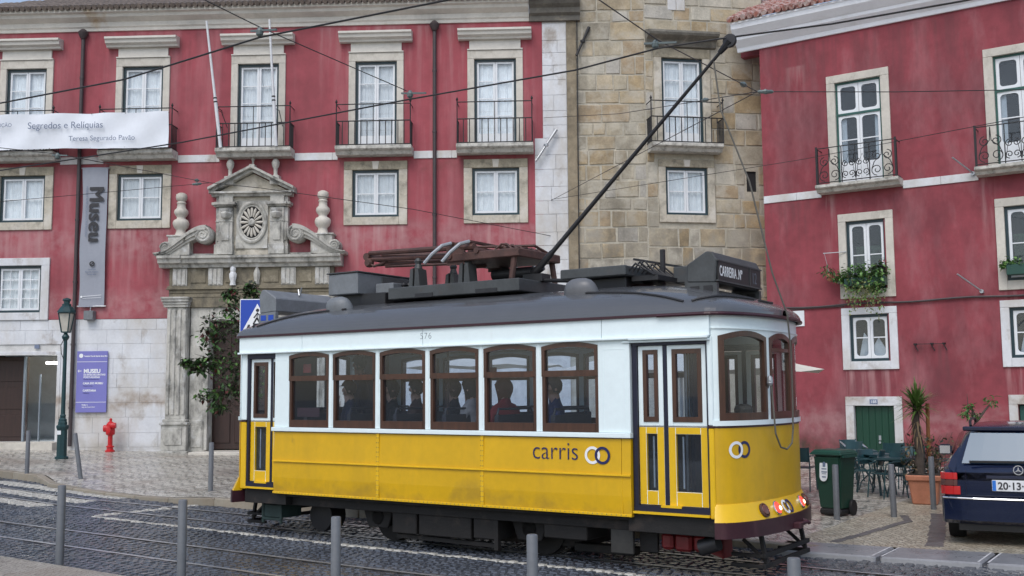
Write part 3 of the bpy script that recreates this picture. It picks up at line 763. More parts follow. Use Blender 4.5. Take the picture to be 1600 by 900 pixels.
# ashlar blocks of the ground floor
zc = .10; r_ = 0
courses = [.42, .40, .44, .41, .43, .40, .42, .43, .40, .42]
for hgt in courses:
    z0, z1 = zc, min(zc + hgt, 4.15); x = -15.95 + (0 if r_ % 2 else .35)
    while x < .65:
        L = U(.62, 1.05); x1 = min(x + L, .66)
        segs = [(x, x1)]
        def cut(segs, a, c): return [q for sgm in segs for q in (((sgm[0], min(sgm[1], a)), (max(sgm[0], c), sgm[1])) if sgm[0] < c and sgm[1] > a else (sgm,)) if q[1] - q[0] > .06]
        if z0 < 3.24: segs = cut(segs, -16, DX1 + (.0))
        segs = cut(segs, PCX - 2.4, PCX + 2.4)
        for (a, c) in segs:
            if a > -5.0 and z1 < 3.6: continue        # hidden behind the tram
            bb = MB(); d = U(-.006, .004); bb.box(0, c - a - .005, -.004 + d * .6, .028, 0, z1 - z0 - .005)
            bb.build("ashlar_block", M_white, mus, (a + .0025, 0, z0 + .0025), bevel=.002)
        x = x1
    zc += hgt; r_ += 1
# door jamb edge, glazed lobby, wooden leaf
b = MB(); b.box(DX1 - .10, DX1 + .001, -.02, .25, .55, 3.14); b.box(DX0, DX1, -.018, .25, 3.14, 3.243); b.build("doorway_stone", M_white, mus, bevel=.008)
b = MB(); b.box(DX0, DX1, -.35, .5, GB, .67); b.build("door_step", M_stone, mus)
b = MB(); b.box(DX0, -14.2, .62, .68, .67, 3.12)
for z in (.8, 1.6, 2.4): b.box(-15.05, -14.3, .60, .64, z, z + .62)
b.build("wooden_door", M_brown, mus, bevel=.01)
lob = MB(); lob.box(-16.3, -12.95, 3.2, 3.3, .67, 3.3); lob.box(-16.3, -12.9, .5, 3.2, .60, .668)
lob.box(-12.99, -12.9, .5, 3.2, .67, 3.3); lob.build("lobby_wall", mat("grey lobby wall", (.50, .56, .62), .5, var=.1), mus)
b = MB(); b.box(-14.2, -12.99, .42, .44, .67, 3.12); g_ = b.build("glass_door", M_glass, mus)
b = MB(); b.box(-13.75, -13.72, .40, .46, .67, 2.6); b.box(-14.22, -14.17, .38, .46, .67, 3.12); b.build("door_frame", mat("grey door metal", (.22, .26, .30), .4, var=.1), g_)
for z in (1.75, 2.25):
    b = MB(); b.box(-13.72, -13.32, 2.2, 2.22, z, z + .28); b.build("framed_picture", M_brown, mus)
b = MB(); b.disc((-13.45, .70, 2.94), .26, 'z', .06, 20, ry=.2); b.build("ceiling_lamp", mat("lit ceiling lamp", (.9, .9, .85), .4, emit=((1, .98, .92), 14.0), var=0), mus)
b = MB(); b.box(-12.98, -12.80, .6, .63, 2.98, 3.10); b.build("exit_sign", mat("green exit sign", (.02, .14, .05), .4, emit=((.1, .5, .2), .25), var=0), mus)
b = MB(); b.box(-13.72, -13.58, -.03, -.012, 3.33, 3.44); b.build("house_number_plate", M_blueplq, mus)
anchor(M_white, mus)
# string course
for (a, c) in ((-16.6, WX[0] - 1.1), (WX[0] + 1.1, WX[1] - 1.1), (WX[1] + 1.1, WX[2] - 1.1), (WX[2] + 1.1, WX[3] - 1.1), (WX[3] + 1.1, WX[4] - 1.1), (WX[4] + 1.1, .70)):
    x = a
    while x < c - .05:
        e = min(c, x + 1.1 if c - x < 1.7 or True else c); bb = MB(); bb.box(x, e - .006, -.035, .0, 8.68, 8.895); bb.build("string_course_stone", M_white, mus, bevel=.006); x = e
# cornice
b = MB(); prof = [(0, 12.66), (-.05, 12.66), (-.06, 12.74), (-.10, 12.78), (-.12, 12.90), (-.20, 12.94), (-.30, 13.00), (-.33, 13.08), (-.42, 13.11), (-.42, 13.19), (-.36, 13.24), (0, 13.26)]
b.prism(prof, 'x', -16.9, .55); b.build("cornice", M_cornice, mus)
b = MB(); prof2 = [(0.05, 12.64), (-.09, 12.64), (-.10, 12.78), (-.20, 12.84), (-.22, 12.98), (-.34, 13.06), (-.40, 13.16), (-.52, 13.22), (-.52, 13.40), (.05, 13.44)]
b.prism(prof2, 'x', .56, 2.02); b.build("corner_cornice", mat("soot stained cornice", (.16, .15, .13), .85, var=.3, scale=2, bump=.2, stain=((.42, .36, .25), 2, .55, .7, .6, V1)), mus)
# roof and tiles
b = MB(); b.face([(-16.3, -.40, 13.21), (.9, -.40, 13.21), (.9, 8, 17.6), (-7.5, 8, 17.6)]); b.build("roof", M_tileold, mus)
b = MB(); x = -16.2
while x < .8:
    for k in range(5):
        if -16.3 + k * .45 > x: continue
        y0, z0 = -.52 + k * .42, 13.165 + k * .21
        b.tube([(x, y0, z0 + .05), (x + U(-.01, .01), y0 + .46, z0 + .27)], .075, 7)
    x += .165
struct(b.build("roof_tiles", M_tileold, mus, smooth=True), kind='stuff')
# quoin
b = MB(); b.box(.66, 1.62, .02, .6, GB, 12.66); b.build("quoin_core", M_mortar, mus)
z = .2; k = 0
while z < 12.6:
    hgt = min(U(.36, .52), 12.63 - z)
    if hgt < .1: break
    x0 = .92 if z > 8.75 else .68
    cuts = [x0, x0 + U(.3, .62) if (k % 2 or z < 8.7) else 1.61, 1.61]
    for a, c in zip(cuts, cuts[1:]):
        if c - a < .05 or z < 3.2: continue
        bb = MB(); bb.box(0, c - a - .008, -.01 + U(-.006, .005), .05, 0, hgt - .008); bb.build("quoin_stone", M_white, mus, (a + .004, 0, z + .004), bevel=.004)
    z += hgt; k += 1
# upper french windows with hood, stone frame, balcony
proto = casement(mus, WX[2], 8.97, 1.21, 2.60, 4, panel=.42)
surround(proto, 1.21, 2.60, 1.60, .25, 0, M_stone)
hood(proto, 3.15, M_cornice)
KIDS.clear()
for x in (WX[0], WX[1], WX[3], WX[4]): copy_tree(proto, mus, (x, 0, 8.97))
sl = slab_mesh(1.09, .50, .24).build("balcony_slab", M_slab, mus, (WX[2], 0, 8.985))
railing_bars(1.06, .46, 1.20, .71, 12).build("railing", M_iron, sl)
KIDS.clear()
for x in (WX[0], WX[1], WX[3], WX[4]): copy_tree(sl, mus, (x, 0, 8.985))
# mezzanine windows
proto = casement(mus, WX[3], 7.0, 1.35, 1.37, 2)
surround(proto, 1.35, 1.37, 1.83, .25, .23, M_stoneold, keystone=True, jm=M_jamb)
KIDS.clear()
for x in (WX[0], WX[1], WX[4]): copy_tree(proto, mus, (x, 0, 7.0))
lat = casement(mus, WX[0], 4.37, 1.32, 1.36, 4, cols=2)
surround(lat, 1.32, 1.36, 1.80, .22, .22, M_white)
# drain pipes
for x, zb in ((ux(-12.42), .55), (ux(-2.18), .5)):
    b = MB(); b.tube([(x, -.10, zb), (x, -.10, 12.45)], .055, 10); b.lathe([(.06, 12.40), (.13, 12.52), (.15, 12.60), (.10, 12.66), (.05, 12.7)], (x, -.12, 0), 10)
    for z in (1.6, 3.4, 5.2, 7.0, 9.4, 11.2): b.lathe([(.066, z), (.068, z + .05), (.066, z + .06)], (x, -.10, 0), 10)
    b.box(x - .02, x + .02, -.08, 0, 5.2, 5.25); b.build("drainpipe", M_pipe, mus, smooth=True)

drips(M_red, [(x - .95, x + .95, 6.76, 1.7, 0, .75) for x in (WX[0], WX[1], WX[3], WX[4])] + [(x - 1.1, x - .75, 8.7, 1.9, 1, .7) for x in WX] + [(x + .8, x + 1.12, 8.7, 1.5, 1, .6) for x in WX] + [(x - .8, x + .8, 12.1, .5, 1, .4) for x in WX] + [(-10.2, -9.0, 5.9, 1.7, 0, .6), (-5.9, -4.6, 5.9, 1.7, 0, .6), (-5.6, -1.2, 12.62, 2.2, 0, .35), (-12.2, -8.2, 12.62, 1.8, 1, .35)])
# ---- carved portal (all proud of the wall: y negative)
b = MB()
fz = MB(); fz.box(-2.37, 2.37, -.16, .03, 4.45, 5.62)
for sg in (-1, 1):
    a, c = sorted((sg * 1.26, sg * 1.74)); b.box(a, c, -.10, .03, .30, 4.45)
    a, c = sorted((sg * 1.2, sg * 1.34)); b.box(a, c, -.14, .3, .42, 4.2)
b.box(-1.26, 1.26, -.10, .03, 4.08, 4.45)
b.box(-2.3, 2.3, -.10, .02, 5.88, 6.0)
portal = b.build("stone_portal", M_portal, mus, (PCX, 0, 0), bevel=.008); fz.build("frieze", M_frieze, portal, bevel=.008)
def pp(mb, name, bevel=.006, smooth=False, m=M_portal, loc=(0, 0, 0), rot=(0, 0, 0), label=None):
    o = mb.build(name, m, portal, loc, rot, bevel=bevel, smooth=smooth)
    if label: o["label"] = label
    return o
b = MB(); b.prism([(0, 5.58), (-.26, 5.58), (-.28, 5.66), (-.38, 5.70), (-.40, 5.80), (-.46, 5.83), (-.46, 5.90), (0, 5.93)], 'x', -2.42, 2.42)
for sg in (-1, 1):
    a, c = sorted((sg * 1.95, sg * 2.62)); b.prism([(0, 5.585), (-.30, 5.585), (-.33, 5.66), (-.44, 5.70), (-.46, 5.80), (-.52, 5.83), (-.52, 5.905), (0, 5.935)], 'x', a, c)
pp(b, "entablature_cornice", 0)
b = MB(); b.box(-2.40, 2.40, -.22, .0, 5.00, 5.06); b.box(-2.43, 2.43, -.25, .0, 4.96, 5.0); b.box(-2.36, 2.36, -.19, .0, 4.86, 4.95); b.box(-2.34, 2.34, -.175, 0, 4.74, 4.84); pp(b, "architrave", .004, m=M_frieze)
for xo in (-2.05, -1.02, 1.08, 2.05):
    b = MB(); b.box(-.21, .21, -.21, -.15, 5.065, 5.57)
    for k in range(3): b.box(-.17 + k * .125, -.08 + k * .125, -.24, -.2, 5.09, 5.54)
    pp(b, "triglyph", .01, loc=(xo, 0, 0))
for xa, xb in ((-1.75, -1.3), (-.75, -.35), (.35, .8), (1.38, 1.75)):
    b = MB(); b.box(xa, xb, -.185, -.15, 5.14, 5.5); pp(b, "frieze_panel", .02, m=M_frieze)
b = MB(); b.lathe([(.09, 0), (.07, .1), (.10, .2), (.11, .32), (.07, .38), (.085, .44), (.08, .5), (.03, .55)], (-.50, -.25, 5.06), 12, flute=.15, nf=5); pp(b, "carved_figure", 0, True, M_white, label="small white carved figure in the portal frieze")
b = MB(); b.lathe([(.08, 0), (.07, .1), (.09, .2), (.10, .32), (.07, .4), (.03, .5)], (.18, -.22, 5.08), 10, flute=.15, nf=5); pp(b, "carved_figure", 0, True)
for sg in (-1, 1):
    b = MB(); a, c = sorted((sg * 1.74, sg * 2.44))
    for k, (e, z0, z1) in enumerate(((0, 4.45, 4.52), (.03, 4.52, 4.60), (.07, 4.60, 4.68), (.10, 4.68, 4.735))): b.box(a - e * .6, c + e * .6, -.36 - e, 0, z0, z1)
    pp(b, "capital", .008)
    b = MB(); b.box(sg * 2.06 - .29, sg * 2.06 + .29, -.30, 0, 1.30, 4.45)
    for k in range(4): b.box(sg * 2.06 - .27 + k * .15, sg * 2.06 - .18 + k * .15, -.335, -.295, 1.42, 4.38)
    b.box(sg * 2.06 - .34, sg * 2.06 + .34, -.36, 0, 1.22, 1.30); pp(b, "pilaster", .012)
    b = MB(); b.box(sg * 2.07 - .36, sg * 2.07 + .36, -.36, 0, .42, 1.22); b.box(sg * 2.07 - .24, sg * 2.07 + .24, -.385, -.35, .58, 1.05); b.box(sg * 2.07 - .42, sg * 2.07 + .42, -.44, 0, .28, .42); b.box(sg * 2.07 - .40, sg * 2.07 + .40, -.41, 0, 1.14, 1.21); pp(b, "pedestal", .012)
    b = MB(); b.box(sg * 1.50 - .23, sg * 1.50 + .23, -.14, 0, .28, 1.26); b.box(sg * 1.5 - .15, sg * 1.5 + .15, -.16, -.13, .5, 1.1); pp(b, "pier_base", .01)
# the door
b = MB(); b.box(-1.25, 1.25, .34, .42, .42, 4.08)
for sx in (-1.15, -.55, .1, .68):
    for z0, z1 in ((.6, 1.5), (1.65, 2.7), (2.85, 3.9)): b.box(sx, sx + .47, .31, .345, z0, z1)
pp(b, "portal_door", .015, m=M_brown)
b = MB(); b.box(-1.5, 1.5, -.75, .34, .18, .40); b.box(-1.8, 1.8, -1.1, -.75, .12, .28); pp(b, "portal_step", .015, m=M_stone)
# niche storey with oval window
b = MB(); b.box(-1.02, 1.02, -.14, 0, 5.93, 7.62); b.box(-.98, .98, -.16, 0, 5.935, 6.06); pp(b, "attic_block", .01, m=M_jamb)
for sg in (-1, 1):
    for xo, wd, pr in ((.74, .2, .27), (.96, .08, .2)):
        b = MB(); x = sg * xo; b.box(x - wd, x + wd, -pr, 0, 6.24, 7.30); b.box(x - wd * .55, x + wd * .55, -pr - .03, -pr + .01, 6.34, 6.86); b.box(x - wd - .03, x + wd + .03, -pr - .05, 0, 5.94, 6.24)
        b.box(x - wd * .6, x + wd * .6, -pr - .025, -pr + .01, 6.0, 6.18); b.box(x - wd - .05, x + wd + .05, -pr - .06, 0, 7.32, 7.36); b.box(x - wd - .10, x + wd + .10, -pr - .12, 0, 7.36, 7.44); b.box(x - wd - .01, x + wd + .01, -pr - .02, 0, 6.88, 6.92); b.box(x - wd, x + wd, -pr, 0, 7.44, 7.63); pp(b, "attic_pilaster", .008)
    b = MB(); b.lathe([(.10, 6.98), (.16, 7.04), (.17, 7.12), (.13, 7.16), (.16, 7.2), (.17, 7.24)], (sg * .72, -.30, 0), 14, flute=.2, nf=9); pp(b, "bracket", 0, True)
b = MB(); b.box(-.46, .46, -.17, -.12, 6.12, 7.5)
n = 40; zc_ = 6.87
for (rx, rz, rr_) in ((.40, .56, .055), (.335, .48, .025)): b.tube([(rx * math.cos(2 * PI * i / n), -.19, zc_ + rz * math.sin(2 * PI * i / n)) for i in range(n)], rr_, 8, closed=True)
for k in range(2):
    sg = 1 - 2 * k
    b.prism([(sg * .20, 6.12), (sg * .46, 6.12), (sg * .46, 6.45)] if sg > 0 else [(-.46, 6.45), (-.46, 6.12), (-.20, 6.12)], 'y', -.20, -.16)
ocu = pp(b, "oval_frame", .0, True)
b = MB(); b.disc((0, -.178, zc_), .34, 'y', .012, 32, ry=.48); pp(b, "oval_recess", 0, m=M_dark)
for k in range(16):
    t = 2 * PI * k / 16; b = MB(); cx_, cz_ = .20 * math.cos(t), .285 * math.sin(t); L = .115
    d = Vector((math.cos(t) * .7, 0, math.sin(t))).normalized(); c0 = Vector((cx_, -.20, zc_ + cz_))
    b.tube([c0 - d * .12, c0 - d * .04, c0 + d * .06, c0 + d * .11, c0 + d * .14], [.016, .030, .040, .032, .012], 8); pp(b, "petal", 0, True, M_stone)
b = MB(); b.disc((0, -.20, zc_), .085, 'y', .05, 16, ry=.11); b.lathe([(.10, -.20), (.10, -.24), (.06, -.26)], (0, 0, zc_), 12, 'y'); pp(b, "rosette", .01, m=M_portal)
# pediment
b = MB(); b.prism([(-1.10, 7.74), (1.10, 7.74), (0, 8.30)], 'y', -.10, 0); pp(b, "tympanum", .0, m=M_jamb)
b = MB(); b.prism([(0, 7.62), (-.26, 7.62), (-.28, 7.68), (-.36, 7.70), (-.36, 7.75), (0, 7.76)], 'x', -1.16, 1.16); pp(b, "pediment_cornice", 0)
for sg in (-1, 1):
    b = MB()
    for (o1, o2, pr) in ((0, .09, .30), (.09, .17, .42)):
        nx, nz = .455, .89; a = Vector((sg * 1.24, 7.70)); c = Vector((0, 8.33)); ou = Vector((sg * nx * 0, 1))
        poly = [(a.x, a.y + o1), (c.x, c.y + o1), (c.x, c.y + o2), (a.x, a.y + o2)]
        b.prism(poly if sg < 0 else poly[::-1], 'y', -pr, 0)
    pp(b, "raking_cornice", .006)
for xo, zb, sc_ in ((-.66, 8.06, 1), (.66, 8.06, 1), (0, 8.46, .55)):
    b = MB(); b.box(-.13 * sc_, .13 * sc_, -.30, -.06, zb - .1, zb + .14 * sc_); b.lathe([(.08, 0), (.055, .06), (.06, .22), (.09, .26), (.11, .33), (.115, .40), (.085, .47), (.03, .52)], (0, 0, 0), 14, flute=.12, nf=8)
    v = b.v; base = len(v) - 14 * 8
    for i in range(base, len(v)): v[i] = (v[i][0] * sc_, v[i][1] * sc_ - .18, zb + .14 * sc_ + v[i][2] * sc_)
    pp(b, "finial", 0, True, M_portal, loc=(xo, 0, 0))
# scrolls
def spiral(cx, cz, r, turns, sg, start): return [(cx + sg * r * (1 - .88 * i / 46) * math.cos(start + turns * 2 * PI * i / 46), cz + r * (1 - .88 * i / 46) * math.sin(start + turns * 2 * PI * i / 46)) for i in range(47)]
for sg in (-1, 1):
    b = MB(); n = 22; top, bot = [], []
    for i in range(n + 1):
        u = i / n; x = 1.24 + (2.74 - 1.24) * u; zt_ = 6.75 - (6.75 - 5.97) * (.5 - .5 * math.cos(PI * min(1, u ** 1.05))) ; th = .30 * (1 - u) ** .8 + .05
        top.append((sg * x, zt_ + .02)); bot.append((sg * x, zt_ - th))
    for i in range(n):
        for (da, db, pr) in ((0, .35, .50), (.35, .7, .45), (.7, 1, .40)):
            def mixp(i_, f): return (top[i_][0], top[i_][1] + (bot[i_][1] - top[i_][1]) * f)
            q = [mixp(i, da), mixp(i + 1, da), mixp(i + 1, db), mixp(i, db)]; b.prism(q, 'y', -pr, 0)
    pp(b, "scroll_arm", 0, 30)
    b = MB(); b.lathe([(.25, -.02), (.26, -.40), (.22, -.47), (.05, -.47)], (sg * 1.33, 0, 6.50), 24, 'y')
    b.tube([(p[0], -.475, p[1]) for p in spiral(sg * 1.33, 6.50, .225, 2.2, sg, PI * .6)], [.034 - .02 * i / 46 for i in range(47)], 6); pp(b, "volute", 0, 40)
    b = MB(); b.lathe([(.17, -.05), (.175, -.36), (.15, -.40), (.04, -.40)], (sg * 2.42, 0, 6.15), 20, 'y')
    b.tube([(p[0], -.405, p[1]) for p in spiral(sg * 2.42, 6.15, .15, 2, sg, 0)], [.026 - .015 * i / 46 for i in range(47)], 6); pp(b, "small_volute", 0, 40)
    b = MB(); b.box(sg * 2.05 - .31, sg * 2.05 + .31, -.36, -.02, 5.93, 6.46); b.box(sg * 2.05 - .35, sg * 2.05 + .35, -.39, 0, 6.46, 6.51); pp(b, "urn_base", .01)
    b = MB(); b.lathe([(.17, 6.51), (.15, 6.57), (.13, 6.64), (.14, 6.68), (.20, 6.74), (.23, 6.82), (.235, 6.88), (.20, 6.95), (.13, 6.99), (.12, 7.04), (.17, 7.10), (.205, 7.17), (.19, 7.24), (.13, 7.30), (.115, 7.42), (.14, 7.45), (.10, 7.50), (.145, 7.54), (.165, 7.62), (.15, 7.70), (.07, 7.75)], (sg * 2.05, -.2, 0), 24, flute=.10, nf=12); pp(b, "stone_urn", 0, 60, M_stone)

# ================================================================== TOWER HOUSE
TX0, TXC = 1.63, 3.87        # left edge and bend, museum-plane x (world)
def wm(x, y=0, z=0): c, s_ = math.cos(MROT), math.sin(MROT); return Vector((x * c - y * s_, 29.5 + x * s_ + y * c, z))
tow = thing("tower_house", "bare sandstone tower house between the red museum and the red side house", "building", wm(TXC, .12), (0, 0, 0))
ROTA, ROTB = R(-1.0), R(9.1)
def face_part(rot): return rot
# face A runs left from the bend (local +x to the right ends at 0), face B runs right
for nm, rot, xa, xb, holes in (("a", ROTA, -2.25, 0.0, []), ("b", ROTB, 0.0, 3.6, [(.44, 1.76, 8.90, 11.60), (.52, 1.82, 6.95, 8.40), (2.98, 3.28, 7.7, 8.3)])):
    wb = wall_holes(xa, xb, GB, 15.5, holes, .4, y=.012)
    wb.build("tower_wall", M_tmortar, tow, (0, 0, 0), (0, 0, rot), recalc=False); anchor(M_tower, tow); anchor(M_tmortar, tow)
    z = 3.7
    keep = [(.25, 1.96, 8.60, 12.35), (.33, 2.01, 6.70, 8.62), (2.93, 3.33, 7.65, 8.35), (.70, 1.24, 12.98, 13.72)] if nm == "b" else []
    while z < 15.3:
        hgt = U(.32, .60); x = xa + 0
        while x < xb - .03:
            w = U(.30, 1.0); e = min(x + w, xb)
            if xb - e < .2: e = xb
            seg = [(x, e)]
            for (h0, h1, k0, k1) in keep:
                if k0 < z + hgt * .5 < k1: seg = [q for sgm in seg for q in (((sgm[0], min(sgm[1], h0)), (max(sgm[0], h1), sgm[1])) if sgm[0] < h1 and sgm[1] > h0 else (sgm,)) if q[1] - q[0] > .07]
            for (a, c) in seg:
                bb = MB(); d = U(-.014, .006); g = U(.012, .034); i_ = .012
                x1_, z1_ = c - a - g, hgt - g
                lo = [(0, .03, 0), (x1_, .03, 0), (x1_, .03, z1_), (0, .03, z1_)]
                j = lambda: U(0, .04)
                up = [(j() + .004, d, j()), (x1_ - j(), d + U(-.006, .006), j()), (x1_ - j(), d, z1_ - j()), (j() + .004, d + U(-.006, .006), z1_ - j())]
                bb.add(lo + up, [(4, 5, 6, 7), (0, 1, 5, 4), (1, 2, 6, 5), (2, 3, 7, 6), (3, 0, 4, 7)])
                cr_, sr_ = math.cos(rot), math.sin(rot); px_ = a + g / 2
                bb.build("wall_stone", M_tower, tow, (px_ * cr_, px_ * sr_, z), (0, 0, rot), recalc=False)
            x = e
        z += hgt
b = MB(); b.box(-2.25, -1.98, -.06, .3, 3.5, 15.4); b.build("corner_strip", mat("weathered corner stone with painted shade", (.24, .20, .14), .9, var=.35, scale=1.2, bump=.4, bscale=14, stain=((.42, .38, .3), 2.5, .55, .72, .6, V1)), tow, rot=(0, 0, ROTA))  # darker than the tower stones: shade of the return put into the colour
b = MB(); b.box(-2.2, 0, 2.0, 2.2, GB, 15); b.box(0, 3.6, 3, 3.2, GB, 15); b.box(-2.2, 3.6, 1, 3, 15.3, 15.5); b.box(-2.3, -2.2, .1, 3, GB, 15); b.box(3.5, 3.6, .7, 3, GB, 15); b.build("inner_shell", M_dark, tow)
cB, sB = math.cos(ROTB), math.sin(ROTB)
holder = lambda x, z: ((x * cB, x * sB, z), (0, 0, ROTB))
w1 = casement(tow, 0, 8.97, 1.24, 2.60, 4, panel=.42); w1.location, w1.rotation_euler = holder(1.10, 8.97)
surround(w1, 1.24, 2.60, 1.68, .28, 0, M_stoneold, jm=M_jamb)
b = MB(); prof = [(0, 2.90), (-.10, 2.92), (-.16, 3.08), (-.42, 3.16), (-.46, 3.22), (-.46, 3.28), (0, 3.42)]
b.prism(prof, 'x', -1.08, 1.02); b.build("window_hood", mat("dark mossy hood stone", (.20, .19, .165), .9, var=.3, scale=4, bump=.3, stain=((.5, .47, .4), 4, .6, .75, .7, V1)), w1)
sl2 = slab_mesh(1.05, .50, .22).build("balcony_slab", M_slab, tow); sl2.location, sl2.rotation_euler = holder(1.08, 8.97)
railing_bars(1.06, .46, 1.20, .74, 12).build("railing", M_iron, sl2)
w2 = casement(tow, 0, 6.98, 1.26, 1.38, 2); w2.location, w2.rotation_euler = holder(1.17, 6.98)
surround(w2, 1.26, 1.38, 1.66, .22, .22, M_stoneold, keystone=True, jm=M_jamb)
b = MB(); b.box(2.98, 3.28, .06, .3, 7.7, 8.3); b.build("small_opening", M_dark, tow, rot=(0, 0, ROTB))
for i in range(2):
    for j in range(2):
        bb = MB(); bb.box(0, .25, -.02, .03, 0, .33); bb.build("infill_block", M_white, tow, holder(.72 + i * .265, 13.0 + j * .35)[0], (0, 0, ROTB), bevel=.01)
b = MB(); b.tube([(-1.93, -.09, 15.2), (-1.95, -.09, 10.0), (-1.98, -.09, 4.0)], .016, 6); b.build("wall_cable", M_wire, tow, rot=(0, 0, ROTA))

# ================================================================== RIGHT RED HOUSE
DR = Vector((.83003, -.55772, 0)); RROT = math.atan2(DR.y, DR.x)
hou = thing("side_house", "red plastered house on the right with a green door and flower boxes", "building", (6.8396, 29.0, 0), (0, 0, RROT))
FX = [2.92, 6.86, 10.8]
holes = [(x - .62, x + .62, 7.40, 10.26) for x in FX] + [(x - .53, x + .53, 4.55, 6.44) for x in FX] + [(x - .53, x + .53, 2.68, 3.97) for x in FX] + [(2.49, 3.52, -.4, 1.58), (FX[1] - .45, FX[1] + .45, -.4, 1.60)]
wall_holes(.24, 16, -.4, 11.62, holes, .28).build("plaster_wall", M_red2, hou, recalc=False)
b = MB(); b.face([(.24, 0, -.4), (.24, 9, -.4), (.24, 9, 11.62), (.24, 0, 11.62)]); b.build("end_wall", M_red2, hou, recalc=False)
b = MB(); b.box(.4, 16, 5, 5.2, -.4, 11.5); b.box(.3, 16, .4, 5, 11.4, 11.5); b.box(15.8, 16, .4, 5, -.4, 11.5); b.box(.4, 16, .4, 5, 6.9, 7.0); b.box(4.9, 5.0, .4, 5, -.4, 11.4); b.build("inner_shell", M_dark, hou)
b = MB(); prof = [(0, 11.58), (-.06, 11.58), (-.10, 11.68), (-.30, 11.86), (-.33, 11.94), (-.36, 11.96), (-.52, 12.12), (-.55, 12.24), (-.58, 12.25), (-.58, 12.30), (0, 12.32)]
b.prism(prof, 'x', -.38, 16); b.build("cornice", M_cornw, hou)
b = MB(); b.face([(-.4, -.6, 12.31), (16, -.6, 12.31), (16, 6, 15.6), (-.4, 6, 15.6)]); b.build("roof", M_tile, hou)
b = MB(); x = -.36
while x < 6:
    for k in range(8):
        y0, z0 = -.68 + k * .36, 12.33 + k * .18
        b.tube([(x + U(-.012, .012), y0, z0 + .03), (x + U(-.012, .012), y0 + .40, z0 + .215)], [.085, .07], 7)
    x += .20
struct(b.build("roof_tiles", M_tile, hou, smooth=True), kind='stuff')
b = MB(); b.prism([(-.6, 12.05), (1.6, 12.9), (1.6, 13.05), (-.6, 12.22)], 'y', .4, .8); b.build("parapet_coping", M_cornw, hou)
b = MB(); b.prism([(-.5, 11.6), (1.6, 11.6), (1.6, 12.88), (-.5, 12.06)], 'y', .5, .75); b.build("parapet_wall", M_red2, hou)
for (a, c) in ((.243, 1.86), (3.98, 5.80), (7.92, 9.74)):
    x = a
    while x < c - .02:
        e = min(c, x + .93); bb = MB(); bb.box(x, e - .006, -.03, 0, 7.15, 7.355); bb.build("string_course_stone", M_white, hou, bevel=.005); x = e
pf = casement(hou, FX[0], 7.40, 1.20, 2.82, 2, panel=.62, fm=M_greenp2, rounded=True, ft=.05, transom=.80, curtain=False, glass=M_glassdk)
surround(pf, 1.20, 2.82, 1.64, .21, 0, M_stone)
b = MB()
for x0, x1 in ((-.50, -.36), (.38, .50)): b.box(x0, x1, .16, .17, .6, 1.9)
b.build("half_curtain", M_curtain, pf)
KIDS.clear()
for x in FX[1:]: copy_tree(pf, hou, (x, 0, 7.40))
def scroll_rail():
    hw, dep, zt = 1.02, .48, .98; b = MB()
    for z in (zt, .05): b.tube([(-hw, -.02, z), (-hw, -dep, z), (hw, -dep, z), (hw, -.02, z)], .014, 6)
    for x in (-hw, hw):
        b.bar((x, -dep, 0), (x, -dep, zt + .05), .05, .03); b.bar((x, -dep + .12, .05), (x, -dep + .12, zt), .02)
        for z in (.3, .6): b.bar((x, -dep, z), (x, -dep + .12, z), .016)
    for x in (-.36, .36, 0): b.bar((x, -dep, 0), (x, -dep, zt), .024 if x else .016)
    def sp(cx, cz, r, sg, st, turns=1.4): b.tube([(cx + sg * r * (1 - .8 * i / 22) * math.cos(st + turns * 2 * PI * i / 22), -dep, cz + r * (1 - .8 * i / 22) * math.sin(st + turns * 2 * PI * i / 22)) for i in range(23)], .012, 5)
    for cx in (-.68, .68):
        for sg in (-1, 1):
            sp(cx + sg * .14, .24, .15, sg, -PI / 2); sp(cx + sg * .13, .60, .13, -sg, PI / 2); b.tube([(cx + sg * .27, -dep, .26), (cx + sg * .20, -dep, .45), (cx + sg * .02, -dep, .62), (cx, -dep, .95)], .012, 5)
    for cx in (-.18, .18):
        for sg in (-1, 1):
            sp(cx + sg * .085, .22, .10, sg, -PI / 2); sp(cx + sg * .08, .50, .09, -sg, PI / 2)
        b.tube([(cx - .17, -dep, .1), (cx - .12, -dep, .42), (cx, -dep, .72), (cx + .12, -dep, .42), (cx + .17, -dep, .1)], .008, 5)
    return b
sl3 = slab_mesh(1.07, .52, .19).build("balcony_slab", M_slab, hou, (FX[0], 0, 7.40)); scroll_rail().build("railing", M_iron, sl3)
KIDS.clear()
for x in FX[1:]: copy_tree(sl3, hou, (x, 0, 7.40))
p2 = casement(hou, FX[0] + .06, 4.60, 1.02, 1.82, 2, fm=M_greenp, rounded=True, curtain=False, glass=M_glassdk); surround(p2, 1.02, 1.82, 1.42, .21, .23, M_stone)
b = MB(); b.box(-.4, .4, .5, .52, .2, 1.2); b.build("house_plant", mat("dim indoor foliage", (.04, .08, .045), .8, var=.5, scale=7), p2)
p3 = casement(hou, FX[0] + .06, 2.72, 1.02, 1.22, 2, fm=M_greenp, rounded=True, curtain=False, glass=M_glassdk); surround(p3, 1.02, 1.22, 1.42, .18, .22, M_white)
b = MB(); b.prism([(.02, .05), (.40, .05), (.36, .3), (.18, .62), (.05, .4)], 'y', .16, .18); b.prism([(-.35, .05), (-.04, .05), (-.05, .55), (-.2, .75), (-.3, .3)], 'y', .2, .22); b.build("net_curtain", M_curtain, p3)
KIDS.clear()
for x in FX[1:]: copy_tree(p2, hou, (x - .02, 0, 4.60)); copy_tree(p3, hou, (x - .02, 0, 2.72))
anchor(M_red2, hou)
